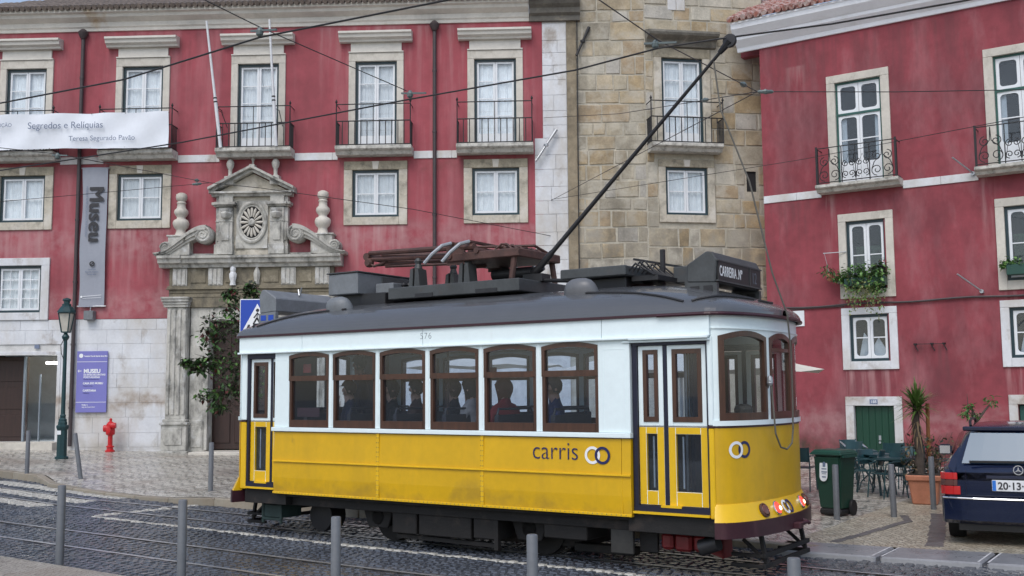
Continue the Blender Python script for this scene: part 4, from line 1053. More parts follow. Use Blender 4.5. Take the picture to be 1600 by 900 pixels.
drips(M_red2, [(x - .72, x + .72, 4.36, .9, 0, .45) for x in FX] + [(x - .72, x + .72, 2.49, 1.2, 0, .7) for x in FX] + [(x - 1.05, x - .7, 7.2, 2.4, 0, .7) for x in FX] + [(x + .75, x + 1.05, 7.2, 1.8, 1, .6) for x in FX] + [(3.9, 5.0, 3.1, 1.6, 1, .7), (.3, 1.8, 7.1, 2.0, 1, .5), (.5, 6.0, 11.5, 2.6, 1, .45), (1.0, 1.5, 10.9, 2.0, 0, .6)])
# green door
b = MB(); b.box(-.5, .5, .10, .16, -.4, 1.56)
for k in range(6): b.box(-.49 + k * .165, -.335 + k * .165, .088, .11, -.38, 1.54)
gd = b.build("front_door", M_doorgreen, hou, (3.01, 0, 0), bevel=.006)
b = MB(); b.lathe([(.02, .088), (.03, .06), (.03, .045), (.0, .04)], (.10, 0, .62), 10, 'y'); b.box(.07, .13, .07, .09, .68, .80); b.build("door_knocker", M_silver, gd)
for nm, x0, x1, z0, z1 in (("jamb_stone", 2.29, 2.497, -.4, 1.562), ("jamb_stone", 3.515, 3.72, -.4, 1.562), ("lintel_stone", 2.29, 3.72, 1.566, 1.80)):
    b = MB(); b.box(x0, x1, -.05, .12, z0, z1); b.build(nm, M_white, hou, bevel=.008)
b = MB(); b.box(2.92, 3.12, -.062, -.05, 1.61, 1.73); npx = b.build("house_number_plate", M_blueplq, hou)
text("lettering", "188", .10, M_txtwhite, npx, (3.02, -.066, 1.635), align='CENTER')
dd = MB(); dd.box(-.43, .43, .1, .16, -.4, 1.57); dd.build("front_door", M_greenp2, hou, (FX[1], 0, 0))
for x0, x1, z0, z1 in ((6.21, 6.408, -.4, 1.6), (7.312, 7.52, -.4, 1.6), (6.21, 7.52, 1.603, 1.83)):
    b = MB(); b.box(x0, x1, -.05, .12, z0, z1); b.build("door_stone", M_white, hou, bevel=.008)
b = MB(); pts = [(x, -.05, 4.22 - .035 * math.sin((x - .3) * 1.25) ** 2 + .005 * x) for x in [.26 + .35 * i for i in range(46)]]; b.tube(pts, .028, 6)
pts2 = [(x, -.045, 4.15 + .012 * x) for x in [.26 + .3 * i for i in range(8)]]; b.tube(pts2, .016, 6); b.build("wall_cable", M_pipe, hou)
b = MB(); b.box(.96, 1.27, -.03, 0, 3.70, 4.12); o = b.build("white_plaque", M_plaque, hou)
b = MB(); b.box(2.33, 2.36, -.02, 0, .2, 2.46); b.build("conduit", M_red2, hou)
for (xa, za, xb, zb) in ((5.32, 7.62, 5.72, 7.30), (5.30, 4.72, 5.78, 4.34)):
    b = MB(); b.bar((xa, -.62, za + .06), (xb, -.03, zb), .028); b.lathe([(.05, -.09), (.05, -.02), (.03, 0)], (xb - .04, 0, zb + .03), 8, 'y'); b.build("flagpole_holder", M_silver, hou)
b = MB()
for x in (4.10, 4.50, 4.79): b.bar((x, -.10, 3.12), (x + .03, 0, 3.12), .04); b.bar((x, -.10, 3.12), (x + .08, -.05, 2.94), .02)
b.bar((4.1, -.1, 3.12), (4.8, -.1, 3.11), .016); b.build("wall_bracket", M_iron, hou)

# ================================================================== TRAM   local frame: x along the track (front at +), y across (near side -), z up
tram = thing("tram", "yellow and white vintage tram with a grey roof on the rails", "tram", tuple(T(0, 1.19, -.01)), (0, 0, TROT))
HW = 1.19; SR = -7.17
def TPt(mb, name, m, parent=None, **kw): return mb.build(name, m, parent or tram, **kw)
def arc(y, end, off=0.0):
    """plan of the rounded ends: elliptical nose 0.36 m deep"""
    def base(y_):
        q = max(-1.0, min(1.0, y_ / HW)); return .36 * max(0.0, 1 - abs(q) ** 2) ** .5
    e = 1e-3; yy = max(-HW + 2e-3, min(HW - 2e-3, y))
    d = Vector(((base(yy + e) - base(yy - e)), 2 * e)); n = Vector((d.y, -d.x)).normalized()
    x, yo = base(y) + n.x * off, y + n.y * off
    return (x, yo) if end > 0 else (SR - x, yo)
def arc_ys(y0, y1, n):
    f = lambda y: math.asin(max(-1, min(1, y / HW)))
    a, c = f(y0), f(y1); out = []
    for i in range(n + 1): t = a + (c - a) * i / n; out.append(HW * math.sin(t))
    return out
def band(mb, end, y0, y1, z0, z1, oi, oo, n=12, ztop=None, oo2=None, zbot=None):
    ys = arc_ys(y0, y1, n); oo2 = oo if oo2 is None else oo2
    for i in range(n):
        r = []
        for y in (ys[i], ys[i + 1]):
            zt_ = ztop(y) if ztop else z1; zb_ = zbot(y) if zbot else z0
            a, c, c2 = arc(y, end, oi), arc(y, end, oo), arc(y, end, oo2)
            r.append([(a[0], a[1], zb_), (c[0], c[1], zb_), (c2[0], c2[1], zt_), (a[0], a[1], zt_)])
        for k in range(4): mb.face([r[0][k], r[0][(k + 1) % 4], r[1][(k + 1) % 4], r[1][k]])
        if i == 0: mb.face(r[0])
        if i == n - 1: mb.face(r[1][::-1])
    return mb

# --- floor, underbody core, ceiling, inner posts
b = MB(); b.box(SR - .15, .15, -1.13, 1.13, .66, .74); TPt(b, "floor", M_under)
b = MB(); b.box(SR + .1, -.1, -1.12, 1.12, 2.76, 2.79); TPt(b, "ceiling", M_ceil)
WS = [(-6.19 + .826 * i, -6.19 + .826 * i + .745) for i in range(6)]
for sd in (-1, 1):
    def Y(a, c):
        a_, c_ = sorted((sd * a, sd * c)); return a_, c_
    # yellow panels, gaps at the seams
    cuts = [-6.47, -4.56, -2.91, -1.03, -.915]
    for a, c in zip(cuts, cuts[1:]):
        b = MB(); prof = [(1.175, .63), (1.225, .63), (1.238, .85), (1.238, 1.10), (1.232, 1.30), (1.228, 1.478), (1.175, 1.478)]
        b.prism([(sd * p[0], p[1]) for p in prof], 'x', a + .003, c - .003); TPt(b, "lower_panel", M_tyellow)
    b = MB()
    b.box(-6.47, -.915, *Y(1.238, 1.262), 1.065, 1.085); b.box(-6.47, -.915, *Y(1.232, 1.246), .632, .662)
    for x in (-4.56, -2.91): b.box(x - .022, x + .022, *Y(1.236, 1.246), .664, 1.063); b.box(x - .022, x + .022, *Y(1.233, 1.243), 1.087, 1.477)
    for x in (-1.03,): b.box(x - .006, x + .006, *Y(1.236, 1.242), .664, 1.063)
    TPt(b, "rub_rail", M_tyellow2, bevel=.004)
    # white sill rail, posts, header over the windows
    b = MB(); b.box(-6.50, -.905, *Y(1.17, 1.262), 1.48, 1.535); TPt(b, "sill_rail", M_twhite, bevel=.006)
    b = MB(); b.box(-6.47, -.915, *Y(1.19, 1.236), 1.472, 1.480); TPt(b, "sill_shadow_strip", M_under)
    xs = [-6.47] + [q for w in WS for q in w] + [-.915]
    for k in range(0, len(xs), 2):
        b = MB(); b.box(xs[k], xs[k + 1], *Y(1.16, 1.228), 1.537, 2.57)
        if xs[k + 1] - xs[k] < .12: b.box(xs[k] + .018, xs[k + 1] - .018, *Y(1.226, 1.236), 1.538, 2.56)
        TPt(b, "window_post", M_twhite, bevel=.004)
    if sd < 0:
        for (x0, x1) in ((-6.44, -6.22), (-1.25, -.97)):
            b = MB(); b.ring((0, 0, 0), 1, .1) if False else None
            for (u0, u1, z0, z1) in ((x0, x1, 2.455, 2.461), (x0, x0 + .006, 1.55, 2.455), (x1 - .006, x1, 1.55, 2.455)): b.box(u0, u1, *Y(1.227, 1.231), z0, z1)
            TPt(b, "panel_bead", M_twhite)
    for (x0, x1) in WS:
        w = x1 - x0; cx = (x0 + x1) / 2; zz = lambda u: 2.515 + .042 * (1 - (2 * u - 1) ** 2)
        b = MB(); n = 12
        for i in range(n):
            u0, u1 = i / n, (i + 1) / n; b.prism([(x0 + w * u0, zz(u0)), (x0 + w * u1, zz(u1)), (x0 + w * u1, 2.60), (x0 + w * u0, 2.60)], 'y', *Y(1.165, 1.226))
        TPt(b, "window_header", M_twhite)
        b = MB()
        for i in range(n):
            u0, u1 = i / n, (i + 1) / n; b.prism([(x0 + w * u0, zz(u0) - .055), (x0 + w * u1, zz(u1) - .055), (x0 + w * u1, zz(u1) - .001), (x0 + w * u0, zz(u0) - .001)], 'y', *Y(1.155, 1.238))
        for (a, c) in ((x0, x0 + .042), (x1 - .042, x1)):
            b.prism([(a, 1.54), (c, 1.54), (c, zz((c - x0) / w) - .054), (a, zz((a - x0) / w) - .054)], 'y', *Y(1.155, 1.220)); b.prism([(a, 2.17), (c, 2.17), (c, zz((c - x0) / w) - .054), (a, zz((a - x0) / w) - .054)], 'y', *Y(1.221, 1.236))
        b.box(x0 + .043, x1 - .043, *Y(1.160, 1.234), 2.165, 2.235); b.box(x0 + .043, x1 - .043, *Y(1.155, 1.224), 1.54, 1.635)
        wf = TPt(b, "window_frame", M_wood)
        if sd < 0: wf.data["k"] = 1
        b = MB(); b.box(x0 + .04, x1 - .04, *Y(1.183, 1.189), 1.63, 2.17); TPt(b, "pane", M_glasst, wf)
        b = MB(); b.prism([(x0 + .04, 2.23)] + [(x1 - .04, 2.23)] + [(x0 + w * u, zz(u) - .05) for u in (.945, .75, .5, .25, .055)], 'y', *Y(1.203, 1.209)); TPt(b, "pane", M_glasst, wf)
    # letter board with drip rail and seams
    for (a, c) in ((-7.20, -5.95), (-5.944, -3.83), (-3.824, -1.26), (-1.254, .035)):
        b = MB(); b.prism([(sd * 1.13, 2.572), (sd * 1.235, 2.572), (sd * 1.235, 2.795), (sd * 1.13, 2.795)], 'x', a, c); TPt(b, "letter_board", M_twhite, bevel=.003)
    b = MB(); b.box(-7.20, .035, *Y(1.228, 1.275), 2.556, 2.582); b.box(-.90, .03, *Y(1.24, 1.285), 2.545, 2.575); b.box(-1.0, .03, *Y(1.20, 1.25), 2.52, 2.545); TPt(b, "drip_rail", M_twhite, bevel=.006)
    # end posts beside the doors
    for (a, c) in ((-7.175, -7.07), (-.015, .045)):
        b = MB(); b.box(a, c, *Y(1.10, 1.205), 1.625, 2.57); TPt(b, "corner_post", M_twhite, bevel=.01)
        b = MB(); b.box(a, c, *Y(1.10, 1.205), .66, 1.60); TPt(b, "corner_post", M_tyellow2, bevel=.01)
        b = MB(); b.box(a - .002, c + .002, *Y(1.10, 1.21), 1.602, 1.623); TPt(b, "belt_line", M_tmaroon)
    # door frame posts and leaves
    for (o0, o1, leaves) in ((-.905, -.018, ((-.845, -.545), (-.495, -.035))), (-7.065, -6.475, ((-7.02, -6.62), (-6.575, -6.485)))):
        b = MB(); b.box(o0, o1, *Y(1.09, 1.20), 2.49, 2.555); b.box(o0, o1, *Y(1.09, 1.195), .70, .765)
        b.box(o0, leaves[0][0] - .004, *Y(1.10, 1.19), .765, 2.49); b.box(leaves[0][1] + .002, leaves[1][0] - .002, *Y(1.10, 1.165), .765, 2.49); b.box(leaves[1][1] + .002, o1, *Y(1.10, 1.19), .765, 2.49)
        TPt(b, "door_frame", M_navy)
        b = MB(); b.box(o0 - .0, o1, *Y(1.09, 1.225), .675, .70); b.box((o0 + o1) / 2 - .12, (o0 + o1) / 2 + .12, *Y(1.16, 1.2), .75, .775); TPt(b, "door_sill", M_tyellow2)
        for (a, c) in leaves:
            wd = c - a; e = min(.06, wd * .2); yi, yo = 1.115, 1.16
            b = MB(); b.mi(0)
            zw0, zw1 = 1.66, 2.44
            b.box(a, a + e, *Y(yi, yo), 1.62, 2.485); b.box(c - e, c, *Y(yi, yo), 1.62, 2.485); b.box(a + e, c - e, *Y(yi, yo), zw1, 2.485); b.box(a + e, c - e, *Y(yi, yo), 1.62, zw0)
            b.mi(1)
            f = .085 if wd > .2 else .03; b.box(a, a + f, *Y(yi, yo), .77, 1.605); b.box(c - f, c, *Y(yi, yo), .77, 1.605); b.box(a + f, c - f, *Y(yi, yo), 1.53, 1.605); b.box(a + f, c - f, *Y(yi, yo), .77, .92)
            b.mi(2); b.box(a, c, *Y(yi, yo + .004), 1.606, 1.619)
            leaf = TPt(b, "door_leaf", [M_twhite, M_tyellow2, M_tmaroon], bevel=.003)
            b = MB(); g = .045 if wd > .2 else .01
            b.box(a + e + .001, a + e + g, *Y(yi + .005, yo + .012), zw0, zw1); b.box(c - e - g, c - e - .001, *Y(yi + .005, yo + .012), zw0, zw1)
            if wd > .2: b.box(a + e + g, c - e - g, *Y(yi + .005, yo + .012), zw1 - .05, zw1 - .001); b.box(a + e + g, c - e - g, *Y(yi + .005, yo + .012), zw0 + .001, zw0 + .055)
            TPt(b, "pane_frame", M_wood, leaf)
            if wd > .2:
                b = MB(); b.box(a + e + g, c - e - g, *Y(1.135, 1.140), zw0 + .05, zw1 - .05); TPt(b, "pane", M_glasst, leaf)
                b = MB(); b.box(a + f, c - f, *Y(1.128, 1.134), .92, 1.53); TPt(b, "pane", M_glasst, leaf)
                b = MB(); b.tube([(a + f + .06, sd * 1.10, .95), (a + f + .06, sd * 1.10, 1.5)], .012, 6); TPt(b, "grab_rail", M_silver, leaf)
    # inner wall lining below the windows
    b = MB(); b.box(-6.46, -.92, *Y(1.14, 1.172), .74, 1.53); b.box(-6.46, -.92, *Y(1.13, 1.16), 2.58, 2.76); TPt(b, "inner_lining", M_wood)

# --- ends
FW = [(-1.15, -.41), (-.325, .325), (.41, 1.15)]
for end in (1, -1):
    tb = lambda y: 2.80
    b = MB(); band(b, end, -1.185, 1.185, .81, 1.60, -.05, .0, 28); TPt(b, "dash_panel", M_tyellow, smooth=True)
    b = MB(); band(b, end, -1.185, 1.185, .63, .812, -.04, .092, 28, oo2=.008); TPt(b, "dash_apron", M_tyellow2, smooth=True)
    b = MB(); band(b, end, -1.185, 1.185, 1.601, 1.622, -.04, .006, 28); TPt(b, "belt_line", M_tmaroon)
    b = MB(); band(b, end, -1.185, 1.185, 1.623, 1.675, -.05, .022, 28); TPt(b, "window_ledge", M_twhite, smooth=True)
    b = MB(); band(b, end, -1.185, 1.185, .47, .635, -.10, .108, 28); bump = TPt(b, "bumper", M_tmaroon, smooth=True)
    b = MB(); band(b, end, -1.185, 1.185, 2.655, 2.795, -.05, .004, 28); TPt(b, "header_board", M_twhite, smooth=True)
    b = MB(); band(b, end, -1.185, 1.185, 2.646, 2.658, -.05, .016, 28); TPt(b, "header_bead", M_twhite)
    for (y0, y1) in ((-1.185, FW[0][0]), (FW[0][1], FW[1][0]), (FW[1][1], FW[2][0]), (FW[2][1], 1.185)):
        b = MB(); band(b, end, y0, y1, 1.676, 2.648, -.06, .0, 6); TPt(b, "end_pillar", M_twhite, smooth=True)
    for k, (y0, y1) in enumerate(FW):
        zf = lambda y: 2.570 + .062 * (1 - ((2 * y - y0 - y1) / (y1 - y0)) ** 2)
        b = MB(); band(b, end, y0, y1, 2.5, 2.65, -.05, .001, 10, zbot=zf); TPt(b, "window_header", M_twhite)
        b = MB(); fw = .05
        band(b, end, y0, y0 + fw, 1.676, 0, -.05, .012, 2, ztop=lambda y: zf(y) - .002); band(b, end, y1 - fw, y1, 1.676, 0, -.05, .012, 2, ztop=lambda y: zf(y) - .002)
        band(b, end, y0 + fw, y1 - fw, 0, 0, -.05, .012, 10, ztop=lambda y: zf(y) - .002, zbot=lambda y: zf(y) - .06)
        band(b, end, y0 + fw, y1 - fw, 1.677, 1.755, -.05, .012, 8)
        if k == 1: band(b, end, y0 + fw, y1 - fw, 2.42, 2.46, -.045, .008, 8)
        wf = TPt(b, "end_window_frame", M_wood)
        b = MB(); band(b, end, y0 + .03, y1 - .03, 1.72, 0, -.020, -.015, 8, ztop=lambda y: zf(y) - .03); TPt(b, "pane", M_glassw, wf, smooth=True)
    # lamps and emblem on the apron
    for yl, kind in ((-.64, 0), (-.38, 1), (.38, 1), (.64, 0)):
        p = arc(yl, end, .058); pn = arc(yl, end, .158); nx, ny = pn[0] - p[0], pn[1] - p[1]; ang = math.atan2(ny, nx)
        b = MB(); b.lathe([(.075, -.03), (.078, .012), (.066, .02), (.062, .012)], (0, 0, 0), 20, 'x'); rim = b.build("headlight", M_rust if not kind else M_chrome, tram, (p[0], p[1], .722), (0, R(-26), ang), smooth=True) if True else None
        b = MB(); b.lathe([(.062, .010), (.055, .026), (.03, .036), (.004, .038)], (0, 0, 0), 16, 'x'); TPt(b, "lens", M_lampred if kind else M_lampoff, rim, smooth=True)
        if kind:
            b = MB(); b.lathe([(.026, .030), (.022, .041), (.008, .044)], (.002, .012, -.012), 12, 'x'); TPt(b, "lens", M_lampglow, rim, smooth=True)
    p = arc(0, end, .055)
    for dy, m in ((-.055, M_txtwhite), (.055, M_txtnavy)):
        b = MB(); b.ring((0, 0, 0), .068, .026, 'x', .006); b.build("emblem", m, tram, (p[0] + .014 * end, dy * end - .13 * end, .722), (0, R(-30 * end), 0))
rv = MB()
def stud(x, y, z): rv.add([(x - .006, y, z - .006), (x + .006, y, z - .006), (x + .006, y, z + .006), (x - .006, y, z + .006), (x, y - .005, z)], [(0, 1, 4), (1, 2, 4), (2, 3, 4), (3, 0, 4)])
for i in range(92): stud(-6.44 + .06 * i, -1.2462, .648)
for x in (-4.56, -2.91):
    for k in range(13): stud(x - .014, -1.2465, .70 + .06 * k); stud(x + .014, -1.2465, .70 + .06 * k)
struct(rv.build("rivets", mat("paint crusted rivets", (.30, .22, .08), .5, var=.3, scale=9), tram, recalc=False), kind='stuff')
# emblems painted on the curved dash
def rings(yc, zc, end=1):
    for dy, m, o in ((-.058, M_txtwhite, .006), (.058, M_txtnavy, .004)):
        b = MB(); n = 30; r0_, r1_ = .060, .090
        for i in range(n):
            q = []
            for (t, r) in ((2 * PI * i / n, r0_), (2 * PI * (i + 1) / n, r0_), (2 * PI * (i + 1) / n, r1_), (2 * PI * i / n, r1_)):
                a = arc(yc + dy + r * math.cos(t), end, o); q.append((a[0], a[1], zc + r * math.sin(t)))
            b.face(q)
        TPt(b, "emblem", m, recalc=False)
rings(-.93, 1.37)
for dx, m, yy in ((-.064, M_txtwhite, -1.240), (.064, M_txtnavy, -1.242)):
    b = MB(); b.ring((-1.33 + dx, yy, 1.285), .083, .030, 'y', .003); TPt(b, "emblem", m)
text("lettering", "carris", .30, M_txtnavy, tram, (-2.20, -1.2385, 1.225), ext=.002, bold=-.004, sx=.93)
text("fleet_number", "576", .115, M_txtgrey, tram, (-3.87, -1.2365, 2.665), ext=.001, bold=-.003, space=1.15)

# --- roof
def roof_w(x):
    e = .43
    if x > 0: q = min(1, x / e); return 1.265 * max(0, 1 - q ** 2) ** .5
    if x < SR: q = min(1, (SR - x) / e); return 1.265 * max(0, 1 - q ** 2) ** .5
    return 1.265
def roof_e(x):
    d = min(.43 - x, x - (SR - .43)); k = max(0, 1 - d / 2.1); return .16 + .84 * (1 - k ** 3)
def roof_z(x, y):
    w = max(1e-4, roof_w(x)); u = min(1, abs(y) / w); return 2.82 + .43 * roof_e(x) * (1 - u ** 2.6) ** .52
b = MB(); xs = [SR - .429 + .43 * (1 - math.cos(PI / 2 * i / 12)) for i in range(13)] + [SR + .2 * i for i in range(1, 36)] + [0.0 + .429 * math.sin(PI / 2 * i / 12) for i in range(0, 13)]
nu = 36; grid = []
for x in xs:
    w = roof_w(x); row = []
    for j in range(nu + 1): u = math.sin(PI / 2 * (2 * j / nu - 1)); y = u * w; row.append((x, y, roof_z(x, y)))
    grid.append(row)
for i in range(len(grid) - 1):
    for j in range(nu): b.face([grid[i][j], grid[i + 1][j], grid[i + 1][j + 1], grid[i][j + 1]])
TPt(b, "roof", M_troof, smooth=True, recalc=False)
b = MB(); rim = [(x, -roof_w(x)) for x in xs] + [(x, roof_w(x)) for x in reversed(xs)]
n = len(rim)
for i in range(n):
    (x0, y0), (x1, y1) = rim[i], rim[(i + 1) % n]
    b.face([(x0, y0, 2.795), (x1, y1, 2.795), (x1, y1, 2.824), (x0, y0, 2.824)]); k0, k1 = .93, .93
    b.face([(x0, y0, 2.795), (x1, y1, 2.795), (x1 * 1, y1 * k1, 2.795), (x0, y0 * k0, 2.795)])
TPt(b, "roof_edge", M_tmaroon, recalc=False)
b = MB()
b.tube([(x, -roof_w(x) - .005, 2.80) for x in [-.55 + .06 * i for i in range(10)] + [.0 + .415 * math.sin(PI / 2 * i / 10) for i in range(10)]] + [(.0 + .415 * math.sin(PI / 2 * i / 10), roof_w(.0 + .415 * math.sin(PI / 2 * i / 10)) + .005, 2.80) for i in range(9, -1, -1)], .018, 6); TPt(b, "roof_gutter", M_tmaroon)
# water beads on the roof
for end in (1, -1):
    def X(x): return x if end > 0 else SR - x
    for pts in ([(-1.75, -.93), (-1.35, -.97), (-.95, -1.02), (-.55, -1.11), (-.22, -1.20)], [(-.18, -1.17), (-.05, -1.04), (.04, -.86), (.12, -.66), (.16, -.45), (.19, -.3)], [(.21, -.22), (.23, 0), (.21, .22)]):
        b = MB(); fp = []
        for (p, q) in zip(pts, pts[1:]):
            for i in range(6): u = i / 6; x, y = p[0] + (q[0] - p[0]) * u, p[1] + (q[1] - p[1]) * u; fp.append((X(x), y, roof_z(X(x), y) + .008))
        b.tube(fp, .015, 6); TPt(b, "roof_bead", M_rdark)
# domed vents
for x in (-5.62, -1.74):
    for y in (-.84, .84):
        b = MB(); prof = [(.225, -.03), (.222, .02), (.20, .09), (.165, .135), (.105, .165), (.02, .175)]
        b.lathe(prof, (0, 0, 0), 20); b.v = [(v[0] * 1.0, v[1] * .62, v[2]) for v in b.v]
        o = b.build("roof_vent", M_rgrey if x < -3 else mat("roof vent grey " + str(y), (.13, .135, .145), .4, var=.1), tram, (x, y, roof_z(x, y) - .01), (R(22) * (1 if y < 0 else -1), 0, 0), smooth=True)
# resistor box at the rear
def obox(name, x0, x1, y0, y1, z0, z1, m, bevel=.01, parent=None, label=None):
    b = MB(); b.box(x0, x1, y0, y1, z0, z1); o = TPt(b, name, m, parent, bevel=bevel)
    if label: o["label"] = label
    return o
rb_ = obox("resistor_box", -6.02, -5.46, -.66, .62, 3.38, 3.68, M_rgrey, .012, label="grey sheet metal box with wooden sides on the rear roof")
obox("box_lid", -6.04, -5.44, -.68, .64, 3.682, 3.70, M_rgreyd, .004, rb_)
obox("side_plate", -5.455, -5.44, -.15, .62, 3.42, 3.66, M_rgreyd, .004, rb_)
obox("small_box", -5.30, -4.98, -.46, .2, 3.38, 3.52, M_rgrey, .01)
obox("roof_plinth", -5.95, -5.05, -.55, .6, 3.2, 3.385, M_rdark, .01)
b = MB()
for k in range(5): b.tube([(-5.0 + .02 * k, -.3 + .12 * k, 3.40), (-4.85, -.28 + .1 * k, 3.50 + .02 * (k % 2)), (-4.72, -.3 + .12 * k, 3.38)], .02, 6); b.lathe([(.03, 0), (.045, .03), (.03, .06), (.045, .09), (.02, .12)], (-4.88, -.34 + .15 * k, 3.40), 8)
TPt(b, "cable_clamp", M_rdark)
# platform with pantograph and trolley base
plat = obox("roof_platform", -4.90, -2.75, -.66, .66, 3.26, 3.42, M_rgreyd, .01)
for (x0, x1) in ((-4.42, -4.12), (-3.42, -3.08)): obox("platform_slot", x0, x1, -.668, -.60, 3.262, 3.315, M_rdark, .0, plat)
for x, y in ((-4.62, -.35), (-3.72, -.42), (-4.62, .45), (-3.72, .45)):
    b = MB()
    for sg in (-1, 1): b.prism([(x + sg * .02 - .02, 3.42), (x + sg * .10, 3.42), (x + sg * .07, 3.68), (x + sg * .02 - .005, 3.70)] if sg > 0 else [(x - .10, 3.42), (x - .03, 3.42), (x - .02, 3.70), (x - .07, 3.68)], 'y', y - .09, y + .09)
    b.lathe([(.055, 3.62), (.06, 3.70), (.04, 3.76), (.055, 3.80), (.03, 3.84)], (x, y, 0), 10); TPt(b, "insulator_stand", M_rgreyd)
pan = obox("pantograph", -4.00, -2.85, -.52, .52, 3.72, 3.83, M_rust, .012, label="folded rust brown pantograph")
b = MB()
for y in (-.50, .50):
    b.tube([(-3.55, y, 3.90), (-5.70, y * .28, 4.02)], [.045, .032], 8); b.tube([(-3.55, y * .8, 3.80), (-5.72, y * .24, 3.93)], [.04, .03], 8); b.tube([(-3.4, y * .6, 3.77), (-5.6, y * .2, 3.84)], .02, 6)
TPt(b, "pantograph_arm", M_rust, pan, smooth=True)
b = MB(); b.tube([(-5.74, -.18, 3.97), (-5.74, .18, 3.97)], .055, 10); b.lathe([(.05, -.2), (.07, -.17), (.07, -.12), (.04, -.1)], (-5.70, 0, 3.88), 10, 'y'); b.tube([(-5.7, -.15, 3.88), (-5.6, -.16, 3.82), (-5.45, -.15, 3.85), (-5.35, -.14, 3.9)], .02, 6); TPt(b, "arm_joint", M_rust, pan)
b = MB()
for y in (-.48, 0, .48):
    b.box(-4.02, -3.72, y - .012, y + .012, 3.68, 3.98)
b.tube([(-3.95, -.54, 3.80), (-3.95, .54, 3.80)], .05, 8); b.tube([(-3.5, -.54, 3.84), (-3.5, .54, 3.84)], .04, 8); TPt(b, "pivot_axle", M_rust, pan)
for k, x in enumerate((-3.92, -3.62)):
    b = MB(); b.tube([(x - .28, -.74, 3.70), (x - .18, -.70, 3.82), (x - .06, -.64, 3.93), (x, -.52, 3.97)], .026, 8); TPt(b, "collector_horn", M_silver, pan, smooth=True); b = MB(); b.tube([(x, .70, 3.97), (x + .02, .84, 3.93), (x + .06, .93, 3.80), (x + .1, .97, 3.65)], .026, 8); TPt(b, "collector_horn", M_silver, pan, smooth=True)
    b = MB(); b.box(x - .03, x + .03, -.53, .72, 3.955, 3.985); TPt(b, "collector_strip", M_rust, pan)
b = MB()
for k in range(7):
    y = -.4 + .15 * k; b.tube([(-3.3, y, 3.84), (-3.22, y + .05, 3.92), (-3.1, y + .02, 3.90), (-3.02, y, 3.83)], .016, 6); b.lathe([(.03, 3.83), (.04, 3.87), (.02, 3.93)], (-3.16, y + .06, 0), 8)
b.tube([(-3.62, -.45, 3.90), (-3.0, .1, 3.93), (-2.92, .5, 3.80)], .02, 6); TPt(b, "spring_gear", M_rust, pan)
b = MB(); b.tube([(-2.95, .45, 3.74), (-2.9, .45, 3.42)], .04, 8); TPt(b, "pantograph_leg", M_rust, pan); b = MB(); b.tube([(-2.95, -.45, 3.74), (-3.0, -.45, 3.42)], .04, 8); TPt(b, "pantograph_leg", M_rust, pan)
# trolley pole
b = MB(); b.tube([(-3.55, -.06, 3.56), (-2.92, -.06, 3.56)], .075, 12); b.box(-3.02, -2.72, -.16, .05, 3.42, 3.52); b.tube([(-3.05, -.06, 3.46), (-2.78, -.06, 3.62)], .06, 8); b.tube([(-2.95, -.06, 3.45), (-1.2, -.30, 3.30)], .03, 6); base_ = TPt(b, "trolley_base", M_rdark, smooth=True)
pole = MB(); pa, pb = Vector((-2.86, -.08, 3.56)), Vector((-.10, -.24, 6.00)); pole.tube([pa, pa.lerp(pb, .08), pa.lerp(pb, .1), pb], [.048, .044, .032, .019], 10); pole.lathe([(.05, 0)] * 2, pa, 6) if False else None
polo = TPt(pole, "trolley_pole", M_rdark, smooth=True)
b = MB(); d = (pb - pa).normalized(); c0 = pb + d * .08
b.lathe([(.02, -.03), (.078, -.026), (.086, 0), (.078, .026), (.02, .03)], (c0.x, c0.y, c0.z), 16, 'y'); b.tube([pb - d * .10, pb + d * .02, c0], [.03, .045, .06], 8); TPt(b, "trolley_wheel", M_rdark, polo, smooth=True)
b = MB(); q0 = pa.lerp(pb, .945)
b.tube([q0, q0 + Vector((.09, -.05, -.62)), (.17, -.30, 4.35), (.36, -.18, 3.3), (.47, -.05, 2.84), (.46, .06, 2.45), (.44, .12, 1.9), (.43, .13, 1.55), (.43, .08, 1.40), (.435, -.10, 1.34), (.43, -.28, 1.37), (.42, -.40, 1.52), (.40, -.43, 2.06)], .010, 6); TPt(b, "trolley_rope", M_rope)
b = MB(); b.lathe([(.02, 0), (.035, .03), (.03, .09), (.012, .11)], (.385, -.43, 2.04), 8); b.tube([(.34, -.38, 2.02), (.40, -.46, 2.10)], .012, 6); TPt(b, "rope_cleat", M_silver)
# front roof gear
obox("battery_tray", -2.18, -1.28, -.60, .30, 3.36, 3.48, M_rgreyd, .012, label="flat dark grey box on the front roof")
obox("tray_plinth", -2.05, -1.35, -.45, .3, 3.2, 3.355, M_rdark, .01)
b = MB()
for k in range(8): b.tube([(-1.30, -.5 + .11 * k, 3.40), (-1.2, -.48 + .11 * k, 3.50 + .03 * (k % 3)), (-1.08, -.46 + .11 * k, 3.42), (-1.0, -.4 + .1 * k, 3.36)], .014, 5)
b.box(-1.3, -.95, -.4, .5, 3.30, 3.36); TPt(b, "cable_bundle", M_rdark)
b = MB(); b.box(-1.0, -.72, .12, .62, 3.30, 3.50); TPt(b, "switch_box", M_rgreyd, bevel=.01)
b = MB(); b.box(-1.14, -1.09, .05, .10, 3.3, 3.72); b.bar((-1.4, -.15, 3.60), (-.9, .4, 3.50), .025); b.bar((-1.34, -.1, 3.57), (-1.2, .05, 3.36), .02); TPt(b, "pole_hook", M_rdark)
for x in (-1.1, -.75): obox("bracket_foot", x, x + .05, -.1, .0, 3.22, 3.34, M_rgreyd, 0)
